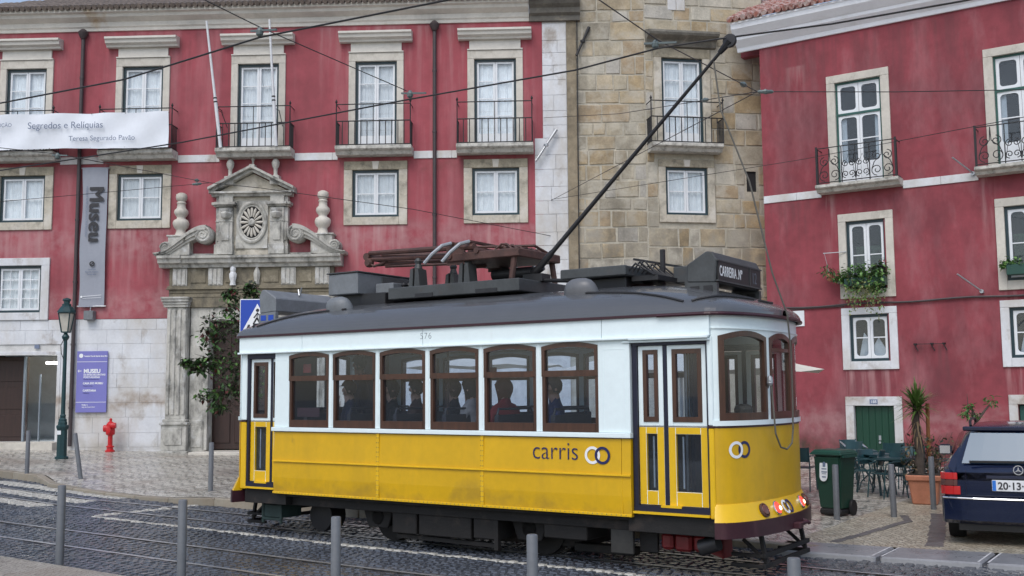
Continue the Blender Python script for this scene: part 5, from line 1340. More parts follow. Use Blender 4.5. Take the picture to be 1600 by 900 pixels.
# destination boxes, front and rear
for end in (1, -1):
    def X(x): return x if end > 0 else SR - x - .50
    md = M_rgreyd if end > 0 else M_rgrey
    prof = [(-.50, 3.22), (-.16, 3.20), (-.14, 3.46), (-.19, 3.55), (-.26, 3.56), (-.50, 3.42)]
    b = MB(); b.prism([(X(p[0]), p[1]) for p in prof], 'y', -.58, .78); db = TPt(b, "destination_box", md, bevel=.012)
    for y in (-.58, .72):
        b = MB(); b.prism([(X(p[0]), p[1]) for p in ((-.50, 3.0 if end > 0 else 2.9), (-.14, 2.93 if end > 0 else 2.72), (-.14, 3.199), (-.50, 3.218))], 'y', y, y + .06); ft = TPt(b, "box_foot", md, db)
        for (u0, u1) in ((-.46, -.35), (-.30, -.19)):
            b = MB(); b.box(*sorted((X(u0), X(u1))), y - .004, y + .064, 3.09, 3.17); TPt(b, "foot_hole", M_rdark if end > 0 else M_bluesign, ft, bevel=.0)
    if end > 0:
        b = MB(); b.box(-.148, -.128, -.54, .38, 3.235, 3.445); sg1 = TPt(b, "sign_panel", M_rdark, db)
        b = MB(); b.box(-.148, -.128, .40, .74, 3.235, 3.445); sg2 = TPt(b, "sign_panel", M_rdark, db)
        b = MB()
        for (y0, y1, z0, z1) in ((-.57, .77, 3.445, 3.46), (-.57, .77, 3.215, 3.232), (.382, .398, 3.232, 3.445)): b.box(-.15, -.12, y0, y1, z0, z1)
        TPt(b, "sign_frame", M_rgreyd, db)
        text("lettering", "CARREIRA .Nº", .165, M_txtwhite, sg1, (-.127, -.52, 3.283), (PI / 2, 0, PI / 2), ext=.001, sx=.62, bold=.002, space=1.06)
        text("lettering", "12", .19, M_txtgrey, sg2, (-.127, .46, 3.27), (PI / 2, 0, PI / 2), ext=.001, sx=.8)
    else:
        b = MB(); b.tube([(X(-.4), .0, 3.50), (X(-.35), .03, 3.60)], .012, 5); b.tube([(X(-.4), .02, 3.50), (X(-.45), .0, 3.62)], .012, 5); TPt(b, "wire_stub", M_silver, db)

# --- running gear
b = MB(); b.box(SR + .0, -.02, -1.03, -.95, .46, .66); b.box(SR + .0, -.02, .95, 1.03, .46, .66); b.box(-7.0, -.9, -1.15, -1.04, .585, .64); b.box(-1.0, .02, -1.16, -1.03, .47, .67); b.box(SR + .05, -6.3, -1.16, -1.03, .47, .67)
for x in (-6.9, -5.6, -4.4, -3.2, -2.0, -.5): b.box(x, x + .1, -.95, .95, .50, .62)
TPt(b, "sole_bar", M_under, bevel=.006)
b = MB(); b.box(-5.15, -2.3, -.62, -.52, .24, .44); b.box(-5.15, -2.3, .52, .62, .24, .44); b.box(-4.2, -3.3, -.5, .5, .2, .5)
truck = TPt(b, "truck_frame", M_under, bevel=.008)
for x in (-4.92, -2.52):
    for y in (-.45, .45):
        b = MB(); b.lathe([(.05, -.06), (.31, -.05), (.31, .03), (.335, .03), (.335, .06), (.05, .05)], (x, y, .325), 24, 'y'); TPt(b, "wheel", M_under, truck, smooth=True)
    for y in (-1, 1):
        b = MB(); b.box(x - .14, x + .14, y * .70 - .10, y * .70 + .10, .24, .50); b.lathe([(.09, -.78), (.11, -.80), (.10, -.83), (.03, -.84)], (x, 0, .36), 12, 'y'); b.prism([(x - .30, .56), (x + .30, .56), (x + .17, .22), (x - .17, .22)], 'y', y * .80 - .02, y * .80 + .02); TPt(b, "axle_box", M_under, truck, bevel=.01)
for x0, x1, z0, m in ((-4.52, -4.12, .20, M_under), (-4.08, -3.26, .20, M_under), (-3.22, -2.86, .22, M_under), (-2.20, -1.62, .30, M_under)): obox("equipment_box", x0, x1, -1.0, -.5, z0, .585, m, .012)
obox("underfloor_light_block", -5.0, -2.0, -.48, .9, .13, .5, M_under, .01)  # added box that stops light showing through beneath the tram
obox("tie_plate", -2.9, -2.84, -1.02, -.95, .10, .5, M_under, .004)
b = MB(); b.box(-5.7, -2.0, -.06, .06, .16, .24); b.bar((-4.5, -.9, .16), (-2.9, -.9, .14), .05); TPt(b, "brake_rod", M_under)
obox("track_shoe", -2.05, -1.25, -.56, -.40, .10, .2, M_under, .01)
obox("grey_panel", -1.30, -1.02, -1.02, -.97, .20, .47, M_undergrey, .006, label="grey metal panel hanging below the front door"); obox("grey_panel", -1.0, -.78, -.9, -.85, .22, .46, M_under, .006)
b = MB()
for k in range(9): x = -1.95 + .06 * k; b.prism([(x, .46), (x + .075, .46), (x + .04, .27 + .05 * (k % 3))], 'y', -.35, -.3)
TPt(b, "rubber_flap", M_rubber)
for (x0, x1, z0) in ((-.72, -.58, .27), (-.56, -.36, .26), (-.34, -.18, .27)): obox("brake_cylinder", x0, x1, -.95, -.72, z0, .45, M_redeq, .03)
b = MB(); b.tube([(-.22, -1.0, .33), (-.02, -1.0, .40)], .085, 12); TPt(b, "air_hose_valve", M_rdark, smooth=True)
b = MB(); b.prism([(-.30, .27), (-.05, .20), (-.05, .47), (-.22, .47)], 'y', -.80, -.76); b.box(-.08, -.05, -.80, -.55, .20, .47); TPt(b, "red_bracket", M_redeq, bevel=.006)
for end in (1, -1):
    def X(x): return x if end > 0 else SR - x
    b = MB()
    for y in (-.62, .62): b.bar((X(.30), y, .47), (X(.36), y, .14), .045); b.bar((X(.1), y, .40), (X(.36), y, .18), .035)
    for z in (.14, .25): b.bar((X(.36), -.72, z), (X(.36), .72, z), .04, .05)
    b.bar((X(.0), -.70, .14), (X(.36), -.72, .14), .04); b.bar((X(.0), .70, .14), (X(.36), .72, .14), .04); b.bar((X(.0), -.70, .25), (X(.36), -.72, .25), .035)
    TPt(b, "lifeguard", M_under, bevel=.004)
    b = MB(); p = arc(0, end, .13); b.box(*sorted((p[0] - .06 * end, p[0] + .05 * end)), -.06, .06, .47, .54); b.bar((p[0] - .06 * end, .28, .54), (p[0] + .05 * end, .30, .50), .04); b.bar((p[0] - .06 * end, -.02, .5), (p[0] + .06 * end, .2, .53), .035); TPt(b, "coupler", M_tmaroon, bevel=.01)
b = MB(); b.box(-6.95, -6.55, -.98, -.60, .26, .44)
for x in (-6.95, -6.59): b.box(x, x + .04, -1.0, -.96, .18, .46)
b.box(-6.95, -6.55, -1.0, -.97, .22, .26); TPt(b, "brake_gear", mat("dark green gear", (.02, .04, .038), .6, var=.3), bevel=.01)
b = MB(); b.lathe([(.05, -.30), (.21, -.28), (.21, .0), (.05, .02)], (-6.05, -.45, .30), 20, 'y'); TPt(b, "air_tank", M_rubber, smooth=True)
b = MB(); p = arc(-.45, -1, .03); b.tube([(p[0], p[1], 1.35), (p[0] - .06, p[1] - .08, 1.15), (p[0] - .14, p[1] - .16, .92), (p[0] - .17, p[1] - .18, .80), (p[0] - .15, p[1] - .12, .66), (p[0] - .06, p[1], .56)], [.03, .045, .07, .075, .06, .04], 10); TPt(b, "rear_hose", M_rubber, smooth=True)

# --- inside: seats, poles, red notices, driver's desk
for x in (-5.75, -4.95, -4.15, -3.35, -2.55, -1.75):
    for y in (-.72, .72):
        b = MB(); b.box(-.22, .22, -.40, .40, .36, .46); b.box(-.26, -.20, -.40, .40, .46, .98); b.box(-.15, .15, -.3, .3, 0, .36); b.tube([(-.23, -.38, .98), (-.23, -.36, 1.05), (-.23, .36, 1.05), (-.23, .38, .98)], .016, 6); TPt(b, "seat", M_seat, loc=(x, y, .74), bevel=.02)
for x, y in ((-6.3, -.4), (-3.95, -.55), (-2.6, -.5), (-1.0, -.35), (-1.0, .4), (-6.3, .4)):
    b = MB(); b.tube([(x, y, .74), (x, y, 2.76)], .018, 8); TPt(b, "grab_pole", M_silver if y > 0 else M_wood)
for y in (-1, 1):
    b = MB(); b.box(-.97, -.92, *sorted((y * .45, y * 1.14)), .74, 2.76) if y > 0 else b.box(-.97, -.93, -1.14, -.80, .74, 2.76); b.box(-6.47, -6.43, *sorted((y * .45, y * 1.14)), .74, 2.76); TPt(b, "bulkhead", M_navy)
for end in (1, -1):
    p = arc(0, end, -.3); b = MB(); b.box(*sorted((p[0], p[0] - .25 * end)), -.35, .05, .74, 1.72); b.lathe([(.1, 1.72), (.11, 1.8), (.06, 1.84)], (p[0] - .1 * end, -.15, 0), 12); TPt(b, "controller_desk", M_rgreyd, bevel=.02)
for x, y, z in ((-5.98, -1.10, 2.34), (-3.98, .5, 2.28)):
    b = MB(); b.box(x - .07, x + .07, y, y + .012, z - .06, z + .06); TPt(b, "red_notice", M_redeq)
b = MB(); b.box(-6.08, -5.66, -1.174, -1.170, 1.68, 1.80); TPt(b, "notice_strip", mat("faded dark red notice", (.045, .010, .012), .6, var=.3, scale=12))

# ================================================================== PEOPLE IN THE TRAM
def person(label, x, y, face, coat, hair, legs, pose="sit", hat=None, hairlen=0, arm=0):
    """one continuous skinned body; seated on the tram seat or standing; faces local +x turned by `face`"""
    sit = pose == "sit"
    hip = .56 if sit else .92
    J = {}; E_ = []
    def j(n, p, r, par=None): J[n] = (p, r); E_.append((par, n)) if par else None
    j("pel", (0, 0, hip), .135); j("bel", (.01, 0, hip + .16), .125, "pel"); j("che", (.0, 0, hip + .36), .15, "bel"); j("upc", (-.01, 0, hip + .49), .115, "che")
    j("nek", (.0, 0, hip + .565), .068, "upc"); j("hd0", (.02, 0, hip + .645), .074, "nek"); j("hd1", (.022, 0, hip + .745), .083, "hd0"); j("hd2", (.010, 0, hip + .805), .070, "hd1"); j("nos", (.116, 0, hip + .718), .017, "hd1"); j("chn", (.078, 0, hip + .648), .030, "hd0")
    for s, n in ((1, "l"), (-1, "r")):
        j("sh" + n, (0, s * .18, hip + .475), .066, "upc")
        if arm and s == arm: el, wr = (.16, s * .25, hip + .30), (.18, s * .10, hip + .58)
        elif sit: el, wr = (.05, s * .25, hip + .20), (.26, s * .17, hip + .10)
        else: el, wr = (.0, s * .24, hip + .17), (.06, s * .24, hip - .06)
        j("el" + n, el, .047, "sh" + n); j("wr" + n, wr, .031, "el" + n)
        wv, ev = Vector(wr), Vector(el); d = (wv - ev).normalized(); side = d.cross(Vector((0, s, .2))).normalized(); pal = wv + d * .06
        j("pa" + n, tuple(pal), .034, "wr" + n)
        for k, L in enumerate((.052, .062, .058, .046)):
            o = side * ((k - 1.5) * .017); a = pal + o + d * .035; c = a + d * L * .6 + Vector((0, 0, -.012)); j("f%d%s" % (k, n), tuple(a), .0095, "pa" + n); j("g%d%s" % (k, n), tuple(c), .008, "f%d%s" % (k, n))
        tb = pal - side * .034 + d * .0; j("th" + n, tuple(tb), .010, "pa" + n); j("ti" + n, tuple(tb - side * .012 + d * .03), .009, "th" + n)
        j("hp" + n, (.02, s * .09, hip - .04), .095, "pel")
        if sit: kn, an, to = (.42, s * .11, hip - .02), (.40, s * .11, .09), (.54, s * .12, .04)
        else: kn, an, to = (.03, s * .10, .50), (-.01, s * .10, .09), (.14, s * .12, .04)
        j("kn" + n, kn, .066, "hp" + n); j("an" + n, an, .042, "kn" + n); j("to" + n, to, .035, "an" + n)
    names = list(J); idx = {n: i for i, n in enumerate(names)}
    me = bpy.data.meshes.new("person_skeleton"); me.from_pydata([J[n][0] for n in names], [(idx[a], idx[c]) for a, c in E_], [])
    ob = bpy.data.objects.new("tmp_body", me); col.objects.link(ob)
    ob.modifiers.new("s", 'SKIN'); sb = ob.modifiers.new("u", 'SUBSURF'); sb.levels = 1; sb.render_levels = 1
    if not me.skin_vertices: me.skin_vertices.new(name="") if hasattr(me.skin_vertices, "new") else None
    for i, n in enumerate(names): v = me.skin_vertices[0].data[i]; v.radius = (J[n][1], J[n][1]); v.use_root = (n == "pel")
    dg = bpy.context.evaluated_depsgraph_get(); me2 = bpy.data.meshes.new_from_object(ob.evaluated_get(dg)); me2.name = "person"
    bpy.data.objects.remove(ob)
    me2.materials.clear()
    for m in (coat, M_skin, legs): me2.materials.append(m)
    wrs = [Vector(J["pa" + n][0]) for n in "lr"]
    for p in me2.polygons:
        c = p.center; p.use_smooth = True
        p.material_index = 1 if (c.z > hip + .60 or any((c - w).length < .085 for w in wrs)) else (2 if c.z < hip - .0 or c.x > .2 and c.z < hip + .06 else 0)
    root = put("person", me2, None, tuple(tram.matrix_basis @ Vector((x, y, .74))), (0, 0, TROT + face)); tag(root, label, "person", "passengers inside the tram")
    hb = MB(); n1, n2 = 10, 14
    for i in range(n1 + 1):
        ph = PI * .62 * i / n1
        for k in range(n2):
            t = 2 * PI * k / n2; rr_ = 1.08 + .05 * math.sin(7 * t + i)
            back = .5 - .5 * math.cos(t); drop = ph * (1 if math.cos(t) > .35 else 1.0 + .35 * back * (1 + hairlen))
            X = .103 * rr_ * math.sin(min(drop, PI * .9)) * math.cos(t); Yv = .090 * rr_ * math.sin(min(drop, PI * .9)) * math.sin(t); Z = .112 * rr_ * math.cos(min(drop, PI * .9))
            if math.cos(t) > .35: Z = max(Z, .028)
            hb.v.append((X * (1 + .12 * hairlen), Yv * (1 + .16 * hairlen), Z - (.10 * hairlen * (i / n1) ** 2 if math.cos(t) < .35 else 0)))
    for i in range(n1):
        for k in range(n2): hb.f.append((i * n2 + k, i * n2 + (k + 1) % n2, (i + 1) * n2 + (k + 1) % n2, (i + 1) * n2 + k)); hb.m.append(0)
    hb.build("hair" if not hat else "cap", hat or hair, root, (.018, 0, hip + .765), smooth=True)
    fb = MB()
    for s in (-1, 1): fb.lathe([(.0, -.01), (.012, -.005), (.016, .006), (.006, .012)], (.008, s * .097, hip + .72), 8, 'y')
    fb.build("ears", M_skin, root)
    eb = MB()
    for s in (-1, 1): eb.box(.098, .106, s * .034 - .011, s * .034 + .011, hip + .742, hip + .752)
    eb.box(.096, .104, -.022, .022, hip + .672, hip + .679); eb.build("face_features", M_dark, root)
    return root
mc = {n: mat(n, c, .85, var=.2, scale=5) for n, c in (("navy coat", (.018, .022, .045)), ("black coat", (.012, .012, .014)), ("red coat", (.34, .03, .03)), ("pale coat", (.42, .38, .36)), ("brown coat", (.10, .055, .04)),
     ("blue coat", (.025, .035, .10)), ("dark trousers", (.02, .02, .03)), ("black hair", (.012, .010, .010)), ("brown hair", (.05, .025, .014)), ("auburn hair", (.09, .022, .012)), ("flat cap cloth", (.03, .03, .04)), ("grey hair", (.22, .21, .2)))}
LG = mc["dark trousers"]
person("standing passenger in a dark navy coat seen through the tram's second window", -5.95, -.05, R(215), mc["navy coat"], mc["black hair"], LG, "stand")
person("passenger in a navy coat raising a hand to the face behind the tram's second window", -5.62, -.62, R(222), mc["navy coat"], mc["brown hair"], LG, arm=-1)
person("dark haired passenger in black behind the left half of the tram's third window", -5.12, -.30, R(228), mc["black coat"], mc["black hair"], LG, hairlen=.6)
person("passenger in a brown coat behind the right edge of the tram's third window", -4.72, -.25, R(205), mc["brown coat"], mc["black hair"], LG)
person("passenger with brown hair looking left in the tram's fourth window", -4.08, -.25, R(216), mc["black coat"], mc["brown hair"], LG, hairlen=.5)
person("passenger in a pale coat behind the right half of the tram's fourth window", -3.62, -.48, R(190), mc["pale coat"], mc["black hair"], LG, hairlen=.8)
person("curly auburn haired passenger in a red coat in the tram's fifth window", -3.15, -.40, R(165), mc["red coat"], mc["auburn hair"], LG, hairlen=1)
person("capped passenger in a blue coat in the tram's last window before the front door", -2.38, -.42, R(222), mc["blue coat"], mc["grey hair"], LG, hat=mc["flat cap cloth"])

# ================================================================== OVERHEAD WIRES
def wire(name, pts, r, label, group=None, hang=()):
    b = MB(); b.tube(pts, r, 6); o = b.build(name, M_wire); tag(o, label, "wire", group)
    return o
def Wp(u, y, z): p = wm(u, y); return Vector((p.x, p.y, z))
cw1 = [Vector(p) for p in ((-18, 19.2, 6.25), (-7.15, 14.2, 6.0), (-4.95, 13.1, 6.0), (-2.85, 11.6, 6.02), (-.64, 10.5, 6.02), (1.6, 9.3, 6.05), (6, 6.6, 6.1))]
o1 = wire("contact_wire", cw1, .011, "upper overhead contact wire rising steeply past the flagpole tops", "overhead tram wires")
cw2 = [T(-26, -.9, 6.2), T(-13.4, -.1, 6.02), T(-9.1, .35, 6.0), T(-4.6, .55, 6.0), T(-2.05, .8, 6.02), T(-.85, .72, 6.05), T(-.05, .93, 6.08), T(1.15, .95, 6.0), T(2.47, 1.0, 5.98), T(8, 1.2, 6.0)]
o2 = wire("contact_wire", cw2, .011, "overhead contact wire touched by the tip of the tram's trolley pole", "overhead tram wires")
def hanger(par, p, d):
    b = MB(); b.lathe([(.02, .0), (.04, .02), (.045, .06), (.03, .09), (.015, .11)], p, 10); b.bar((p[0] - d[0] * .15, p[1] - d[1] * .15, p[2] + .09), (p[0] + d[0] * .28, p[1] + d[1] * .28, p[2] + .03), .022); b.build("hanger", M_ins, par)
hanger(o1, cw1[3] + Vector((0, 0, .01)), (.8, -.5)); hanger(o2, T(-4.55, .57, 6.02), (.83, -.5)); hanger(o2, T(-.9, .75, 6.06), (.83, -.5))
q1, q2 = cw1[3] + Vector((0, 0, .12)), T(-4.6, .55, 6.13)
ray_up = q1 + (q1 - q2).normalized() * 7 + Vector((0, 0, .3))
wire("span_wire", [ray_up, q1, q2], .006, "thin span wire joining the two contact wires from the top of the picture", "span wires")
q3 = T(-.88, .75, 6.17)
# the knot of span wires in front of the tower's right edge
kn = Vector((4.55, 18.0, 7.05))
anc = Wp(1.30, -.06, 6.80)
ins_m = MB()
def span(label, pts, r=.007, beads=()):
    o = wire("span_wire", pts, r, label, "span wires")
    for (i, u) in beads:
        p = Vector(pts[i]).lerp(Vector(pts[i + 1]), u); d = (Vector(pts[i + 1]) - Vector(pts[i])).normalized()
        b = MB(); b.tube([p - d * .13, p - d * .10, p - d * .04, p, p + d * .04, p + d * .10, p + d * .13], [.008, .03, .03, .045, .03, .03, .008], 8); b.build("insulator", M_ins, o, smooth=True)
    return o
kn = Vector((3.85, 16.0, 6.62))
span("span wire running down from above through the middle hanger to the wire knot", [(.45, 9.6, 5.95), tuple(q3), tuple(q3.lerp(kn, .55)), tuple(kn)], beads=[(2, .62)])
span("span wire leaving the wire knot rightwards across the side house", [tuple(kn), (6.0, 16.0, 6.60), (8.0, 16.0, 6.62), (14, 16, 6.7)], beads=[(0, .06)])
span("span wire from the wire knot across the tower balcony to the museum corner", [tuple(kn), tuple(kn.lerp(Vector((.95, 29.42, 9.80)), .5) - Vector((0, 0, .12))), (.95, 29.44, 9.80)], beads=[(0, .30)])
span("span wire sloping from the wire knot down to the lower anchor on the museum corner", [tuple(kn), (1.14, 29.42, 7.40)])
span("long span wire from the museum corner across the tower to the side house balcony", [(1.14, 29.42, 7.42), (7.6 * .93, 29.3 * .86, 1.98 + 6.51 * .86), (8.99, 18, 6.71)])
jn = Vector((-7.58, 26.0, 7.28))
span("span wire across the carved pediment to the white corner stones", [tuple(jn), (-6.4, 26.3, 7.20), (-2.62, 27.6, 6.85), (1.10, 29.42, 6.38)], .009)
span("span wire from the lower left towards the carved pediment", [(-12.0, 22, 6.0), (-10.2, 24, 6.6), tuple(jn)], beads=[(1, .9)])
span("span wire passing below the white exhibition banner towards the carved pediment", [(-13, 17.0, 6.6), tuple(T(-11.9, -.02, 6.12)), tuple(jn)], beads=[(1, .88)])
hanger(o2, T(-11.9, -.02, 6.03), (.83, -.5))
def wall_clamp(label, p0, p1):
    o = thing("wire_clamp", label, "wire clamp", p0, group="wire clamps on the facades"); b = MB(); d = Vector(p1) - Vector(p0)
    b.tube([Vector((0, 0, 0)), d * .45], [.04, .035], 8); b.tube([d * .55, d], [.035, .05], 8); b.build("rod", M_silver if "silver" in label else M_wire, o, smooth=True)
    b = MB(); b.lathe([(.03, -.04), (.07, -.03), (.07, .03), (.03, .04)], d * .5, 10); b.build("boss", M_silver if "silver" in label else M_wire, o)
wall_clamp("silver metal rod clamp leaning on the museum's white corner stones", (.70, 29.25, 8.50), (1.30, 29.30, 9.42))
wall_clamp("dark metal rod clamp high on the tower's left edge", (1.90, 29.35, 11.6), (2.28, 29.40, 12.45))

# ================================================================== STREET FURNITURE
def bollard_mesh(h, r=.046):
    b = MB(); b.lathe([(r, -.1), (r, h - .012), (r - .004, h - .003), (r - .010, h), (.001, h)], (0, 0, 0), 20); return b.mesh("bollard", M_bollard, smooth=True)
def bollard(px, label, h, pos, tilt=(0, 0), grp="grey bollards along the pavements"):
    o = put("bollard", bollard_mesh(h), None, pos, (R(tilt[0]), R(tilt[1]), 0)); tag(o, label, "bollard", grp)
def pp_at(px, tabs=7.25):
    k = (px - 800) / 1640; D = tabs / (.56 * k + .8285); return Vector((k * D, D, 0))
for px, h, lab in ((104, .90, "grey bollard in the foreground below the museum doorway and lamp post"), (291, .86, "foreground grey bollard beside the end of the white stop line"),
                   (527, .83, "foreground grey bollard in front of the tram's rear axle"), (828, .815, "foreground grey bollard in front of the tram's front axle"), (1228, .815, "foreground grey bollard before the tram's front bumper")):
    p = pp_at(px); p.z = lift(p.x, p.y) + .02; bollard(px, lab, h, tuple(p))
def on_pav(px, py, z0=.2):
    """point of the far pavement seen at this place in the photograph"""
    x, y = px - 800, -(py - 450); c, s_ = math.cos(ROLL), math.sin(ROLL); x, y = x * c + y * s_, -x * s_ + y * c
    d = Vector((x / F_PX, 1, y / F_PX)); c, s_ = math.cos(PITCH), math.sin(PITCH); d = Vector((d.x, d.y * c - d.z * s_, d.y * s_ + d.z * c)); z = z0
    for _ in range(30):
        q = d * ((z - CAM_H) / d.z); v = Vector((q.x, q.y, 0)) - P1; z = pav_z(v.dot(EX), v.dot(EY))
    return Vector((q.x, q.y, z))
for px, py, h, lab, tl in ((42, 740, .93, "grey bollard at the kerb left of the green lamp post", (0, 0)), (126, 751, .98, "leaning grey bollard at the kerb right of the green lamp post", (0, -9)),
                          (329, 767, .92, "grey bollard at the kerb in front of the carved portal", (0, 0)), (1308, 812, .83, "grey bollard standing in front of the wheeled bin", (0, 0)),
                          (1397, 808, .81, "grey bollard between the wheeled bin and the terracotta pot", (0, -1)), (1459, 796, .86, "grey bollard beside the terracotta pot and the blue car", (0, -.5))):
    bollard(px, lab, h, tuple(on_pav(px, py)), tl)
# lamp post
lp = thing("street_lamp", "green cast iron street lamp with a square lantern by the museum door", "street lamp", tuple(on_pav(96, 717)))
lp.scale = (.80, .80, 1)
b = MB(); b.lathe([(.22, 0), (.22, .05), (.165, .07), (.16, .72), (.17, .74), (.20, .80), (.20, .84), (.15, .87), (.15, .93), (.13, .95), (.13, 1.0), (.085, 1.04), (.10, 1.10), (.07, 1.14)], (0, 0, 0), 8); b.build("pedestal", M_lampgreen, lp)
b = MB(); b.box(-.10, .02, -.166, -.155, .62, .72); b.build("paper_sticker", M_plaque, lp)
b = MB(); b.lathe([(.068, 1.12), (.062, 2.0), (.056, 3.02), (.09, 3.06), (.12, 3.12), (.08, 3.17), (.05, 3.22)], (0, 0, 0), 14); b.build("post", M_lampgreen, lp, smooth=True)
lan = MB()
def sq(r, z, rot=PI / 4): return [(r * math.cos(rot + k * PI / 2), r * math.sin(rot + k * PI / 2), z) for k in range(4)]
lo, hi = sq(.145, 3.24), sq(.26, 3.74)
for k in range(4): lan.bar(lo[k], hi[k], .03); lan.bar(hi[k], hi[(k + 1) % 4], .04); lan.bar(lo[k], lo[(k + 1) % 4], .03)
lan.build("lantern_frame", M_lampgreen, lp)
b = MB(); b.add(sq(.135, 3.25) + sq(.245, 3.73), [(0, 1, 5, 4), (1, 2, 6, 5), (2, 3, 7, 6), (3, 0, 4, 7), (3, 2, 1, 0)]); b.build("lantern_glass", M_lampglass, lp)
b = MB(); b.lathe([(.30, 3.74), (.29, 3.78), (.20, 3.88), (.15, 3.92), (.15, 3.96), (.10, 3.98), (.10, 4.04), (.14, 4.06), (.13, 4.10), (.03, 4.13)], (0, 0, 0), 8); b.build("lantern_roof", M_lampgreen, lp)
b = MB(); b.tube([(.0, -.06, 3.1), (-.12, -.06, 2.9), (-.10, -.06, 2.7), (-.02, -.06, 2.55)], .012, 6); b.build("cable_loop", M_iron, lp)
# hydrant
hp = wm(ux(-11.16), -.38); v_ = Vector((hp.x, hp.y, 0)) - P1; hp = Vector((hp.x, hp.y, pav_z(v_.dot(EX), v_.dot(EY)))); hy = thing("fire_hydrant", "red fire hydrant against the white plinth wall beside the violet sign", "hydrant", tuple(hp))
hy.scale = (.76, .76, .98)
b = MB(); b.lathe([(.17, 0), (.17, .04), (.12, .06), (.11, .12), (.14, .13), (.14, .16), (.085, .18), (.085, .50)], (0, 0, 0), 16); b.build("stem", M_hyd, hy, smooth=True)
b = MB(); b.lathe([(.09, .46), (.16, .49), (.165, .56), (.15, .72), (.15, .78), (.09, .84), (.05, .86), (.05, .93), (.02, .95)], (0, 0, 0), 16); b.build("head", M_hyd, hy, smooth=True)
for nm, c, ax in (("outlet_cap", (-.14, -.08, .66), 'x'), ("outlet_cap", (.14, -.10, .74), 'x'), ("outlet_cap", (0, -.15, .62), 'y')):
    b = MB(); b.lathe([(.04, -.09), (.095, -.08), (.10, -.03), (.085, .04), (.08, .09), (.03, .10)], c, 12, ax); b.build(nm, M_hyd, hy, smooth=True)

def on_mus(u, y, z): p = wm(ux(u), y); return (p.x, p.y, z)
# violet sign
sg_ = put("museum_sign", None, None, on_mus(-11.87, -.02, 1.50), (0, 0, MROT)); tag(sg_, "violet information board reading MUSEU on the white plinth wall", "sign")
b = MB(); b.box(-.445, .445, -.06, -.02, 0, 1.74); b.build("board", M_signviolet, sg_, bevel=.006)
b = MB(); b.box(-.44, .44, -.063, -.061, 1.43, 1.442); b.build("rule_line", M_txtwhite, sg_); b = MB(); b.box(-.44, .44, -.063, -.061, .285, .297); b.build("rule_line", M_txtwhite, sg_)
b = MB(); b.disc((-.32, -.063, 1.61), .06, 'y', .004); b.build("round_emblem", M_txtwhite, sg_)
b = MB(); b.bar((-.40, -.063, 1.175), (-.30, -.063, 1.175), .004, .018); b.bar((-.40, -.063, 1.175), (-.365, -.063, 1.21), .004, .018); b.bar((-.40, -.063, 1.175), (-.365, -.063, 1.14), .004, .018); b.build("arrow", M_txtwhite, sg_)
for body, sz, x, z, m, bo in (("MUSEU", .155, -.235, 1.12, M_txtwhite, .006), ("DE ARTES DECORATIVAS", .07, -.235, 1.045, M_txtwhite, .002), ("PORTUGUESAS", .07, -.235, .975, M_txtwhite, .002), ("Museum of Decorative Arts", .05, -.235, .92, M_txtnavy, 0),
                          ("CASA DO MUSEU", .075, -.245, .80, M_txtwhite, .003), ("Museum shop", .05, -.245, .735, M_txtnavy, 0), ("CAFETARIA", .075, -.245, .595, M_txtwhite, .003), ("Cafeteria", .05, -.245, .535, M_txtnavy, 0),
                          ("Fundação Ricardo Espírito Santo Silva", .055, -.23, 1.58, M_txtwhite, .002), ("Fundação", .045, -.26, .20, M_txtwhite, .002), ("Largo das Portas do Sol, 2", .045, -.26, .14, M_txtwhite, .001)):
    text("lettering", body, sz, m, sg_, (x, -.0625, z), ext=.001, bold=bo, sx=.80 if len(body) > 15 else 1)
# grey vertical banner
gb = put("vertical_banner", None, None, on_mus(-11.93, -.10, 4.50), (0, 0, MROT)); tag(gb, "long grey vertical banner reading Museu hanging beside the drainpipe", "banner")
b = MB(); n, m_ = 30, 6
for i in range(n):
    for j in range(m_):
        def Q(i_, j_): z = 4.06 * i_ / n; x = -.37 + .74 * j_ / m_ + .02 * math.sin(i_ * .35) * (j_ == 0); return (x, -.02 + .016 * math.sin(x * 7 + z * 1.3) + .010 * math.sin(z * 3), z)
        b.face([Q(i, j), Q(i, j + 1), Q(i + 1, j + 1), Q(i + 1, j)])
b.build("banner_cloth", M_bannerg, gb, smooth=True, recalc=False)
for z in (.02, 4.04): b = MB(); b.tube([(-.42, 0, z), (.42, 0, z)], .018, 6); b.build("banner_rod", M_silver, gb)
for k_ in range(4): text("lettering", "Museu", .60, M_txtblack, gb, (-.13 + .013 * (k_ % 2), -.062 - .002 * k_, 3.52 - .014 * k_), (PI / 2, PI / 2, 0), ext=.0005, sx=1.0, space=1.04)
for k, (body, sz, x) in enumerate((("MUSEU DE ARTES DECORATIVAS PORTUGUESAS", .075, -.24),)): text("lettering", body, sz, M_txtslate, gb, (x, -.055, 3.50), (PI / 2, PI / 2, 0), ext=.001, sx=.9)
b = MB(); b.ring((.0, -.055, 1.24), .06, .035, 'y', .004); b.bar((-.05, -.056, 1.2), (.05, -.056, 1.28), .004, .03); b.build("round_emblem", M_txtblack, gb)
for body, sz, z in (("Fundação", .06, 1.06), ("Ricardo Espírito", .06, .99), ("Santo Silva", .06, .92)): text("lettering", body, sz, M_txtslate, gb, (0, -.055, z), align='CENTER', ext=.001)
b = MB(); b.bar((-.26, -.056, .30), (.3, -.056, .34), .003, .012); b.bar((-.26, -.056, .24), (.3, -.056, .27), .003, .008); b.disc((-.28, -.056, .29), .03, 'y', .004, 10); b.build("rule_line", M_txtwhite, gb)
jb = put("junction_box", None, None, on_mus(-11.96, 0, 4.12), (0, 0, MROT)); tag(jb, "small grey junction box on the wall below the grey banner", "junction box")
